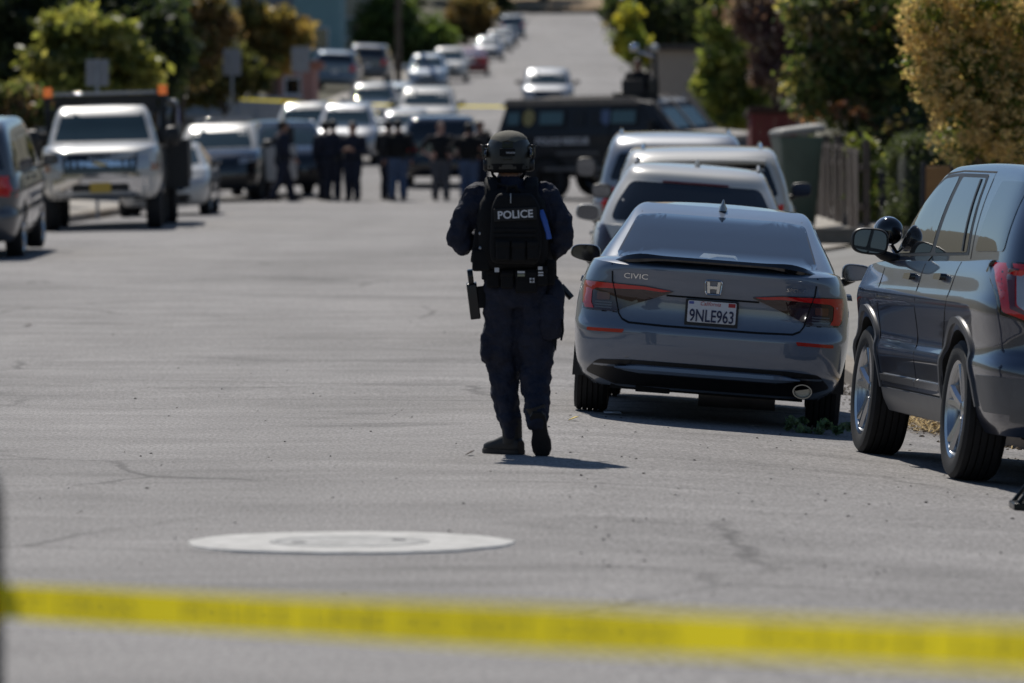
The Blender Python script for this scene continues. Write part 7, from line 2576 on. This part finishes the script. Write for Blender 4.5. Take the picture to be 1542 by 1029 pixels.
def weed(x, y, label, n=1200, r=0.16):
    root = empty('weed', (x, y, gz(x, y)))
    tag(root, label, 'weed', 'weeds in the gutter')
    Geo().tube([(0, 0, -0.03), (0.01, 0, 0.05)], 0.008, 6).obj('stem', BARK, root)
    leaves('leaves', [((0, 0, 0.05), (r, r, 0.06)), ((r * 0.7, 0.02, 0.04), (r * 0.7, r * 0.7, 0.05))], n, 0.035, [(0.07, 0.11, 0.06), (0.05, 0.085, 0.045), (0.10, 0.13, 0.08)], root, seed=int(x * 100))
    return root


weed(1.92, 36.25, 'low grey green weed beside the grey sedan rear tyre')
weed(2.22, 36.15, 'small weed in the gutter behind the grey sedan', 500, 0.10)


def scrap(name, label, x, y, poly, m, cat='litter', lift=0.006):
    z = gz(x, y) + lift
    v = [(a, b, 0.012 * math.sin(3 * a / 0.05) + 0.012) for a, b in poly]
    n = len(poly)
    o = Geo().add(v + [(p[0], p[1], p[2] - 0.004) for p in v], [tuple(range(n)), tuple(range(2 * n - 1, n - 1, -1))] + [(i, (i + 1) % n, n + (i + 1) % n, n + i) for i in range(n)]).obj(name, m, None)
    o.location = (x, y, z)
    tag(o, label, cat)
    return o


scrap('paper_scrap', 'crumpled white paper scrap under the grey sedan', 0.655, 36.9, [(-0.05, -0.05), (0.0, -0.08), (0.06, -0.04), (0.05, 0.05), (0.0, 0.09), (-0.055, 0.03)], mat('white_paper', (0.6, 0.6, 0.62), rough=0.8))
scrap('fallen_leaf', 'yellow fallen leaf beside the grey sedan rear tyre', 0.385, 35.6, [(-0.03, 0), (0, -0.05), (0.035, 0.0), (0.01, 0.06)], mat('yellow_leaf', (0.5, 0.36, 0.04), rough=0.7), 'leaf')
scrap('fallen_leaf', 'dark brown fallen leaf on the asphalt left of the officer boots' if False else 'dark brown fallen leaf on the asphalt behind the officer', -0.235, 30.9, [(-0.02, 0), (0, -0.05), (0.03, 0.0), (0.01, 0.06)], mat('brown_leaf', (0.05, 0.03, 0.02), rough=0.8), 'leaf')
scrap('fallen_leaf', 'brown fallen leaf lying alone far out on the asphalt', -4.75, 55.3, [(-0.04, 0), (0, -0.1), (0.05, 0.0), (0.01, 0.1)], mat('brown_leaf', (0.05, 0.03, 0.02)), 'leaf')

# folded black steel stand on the ground behind the dark SUV
_x, _y = (1536 - CX) * 28.2 / FPX, 28.2
st = empty('folding_stand', (_x, _y, gz(_x, _y)))
tag(st, 'black folding steel stand on the ground behind the dark blue SUV', 'stand')
BST = mat('black_steel_gloss', (0.012, 0.014, 0.013), rough=0.3, metal=0.5)
Geo().box((0.02, 0, 0.02), (0.12, 0.3, 0.035)).obj('base_plate', BST, st, bevel=0.006)
for yy in (-0.13, 0.13):
    Geo().tube([(-0.02, yy, 0.03), (0.10, yy, 0.18)], 0.012, 8).obj('leg', BST, st)
Geo().tube([(0.10, -0.14, 0.18), (0.10, 0.14, 0.18)], 0.014, 8).obj('crossbar', BST, st)
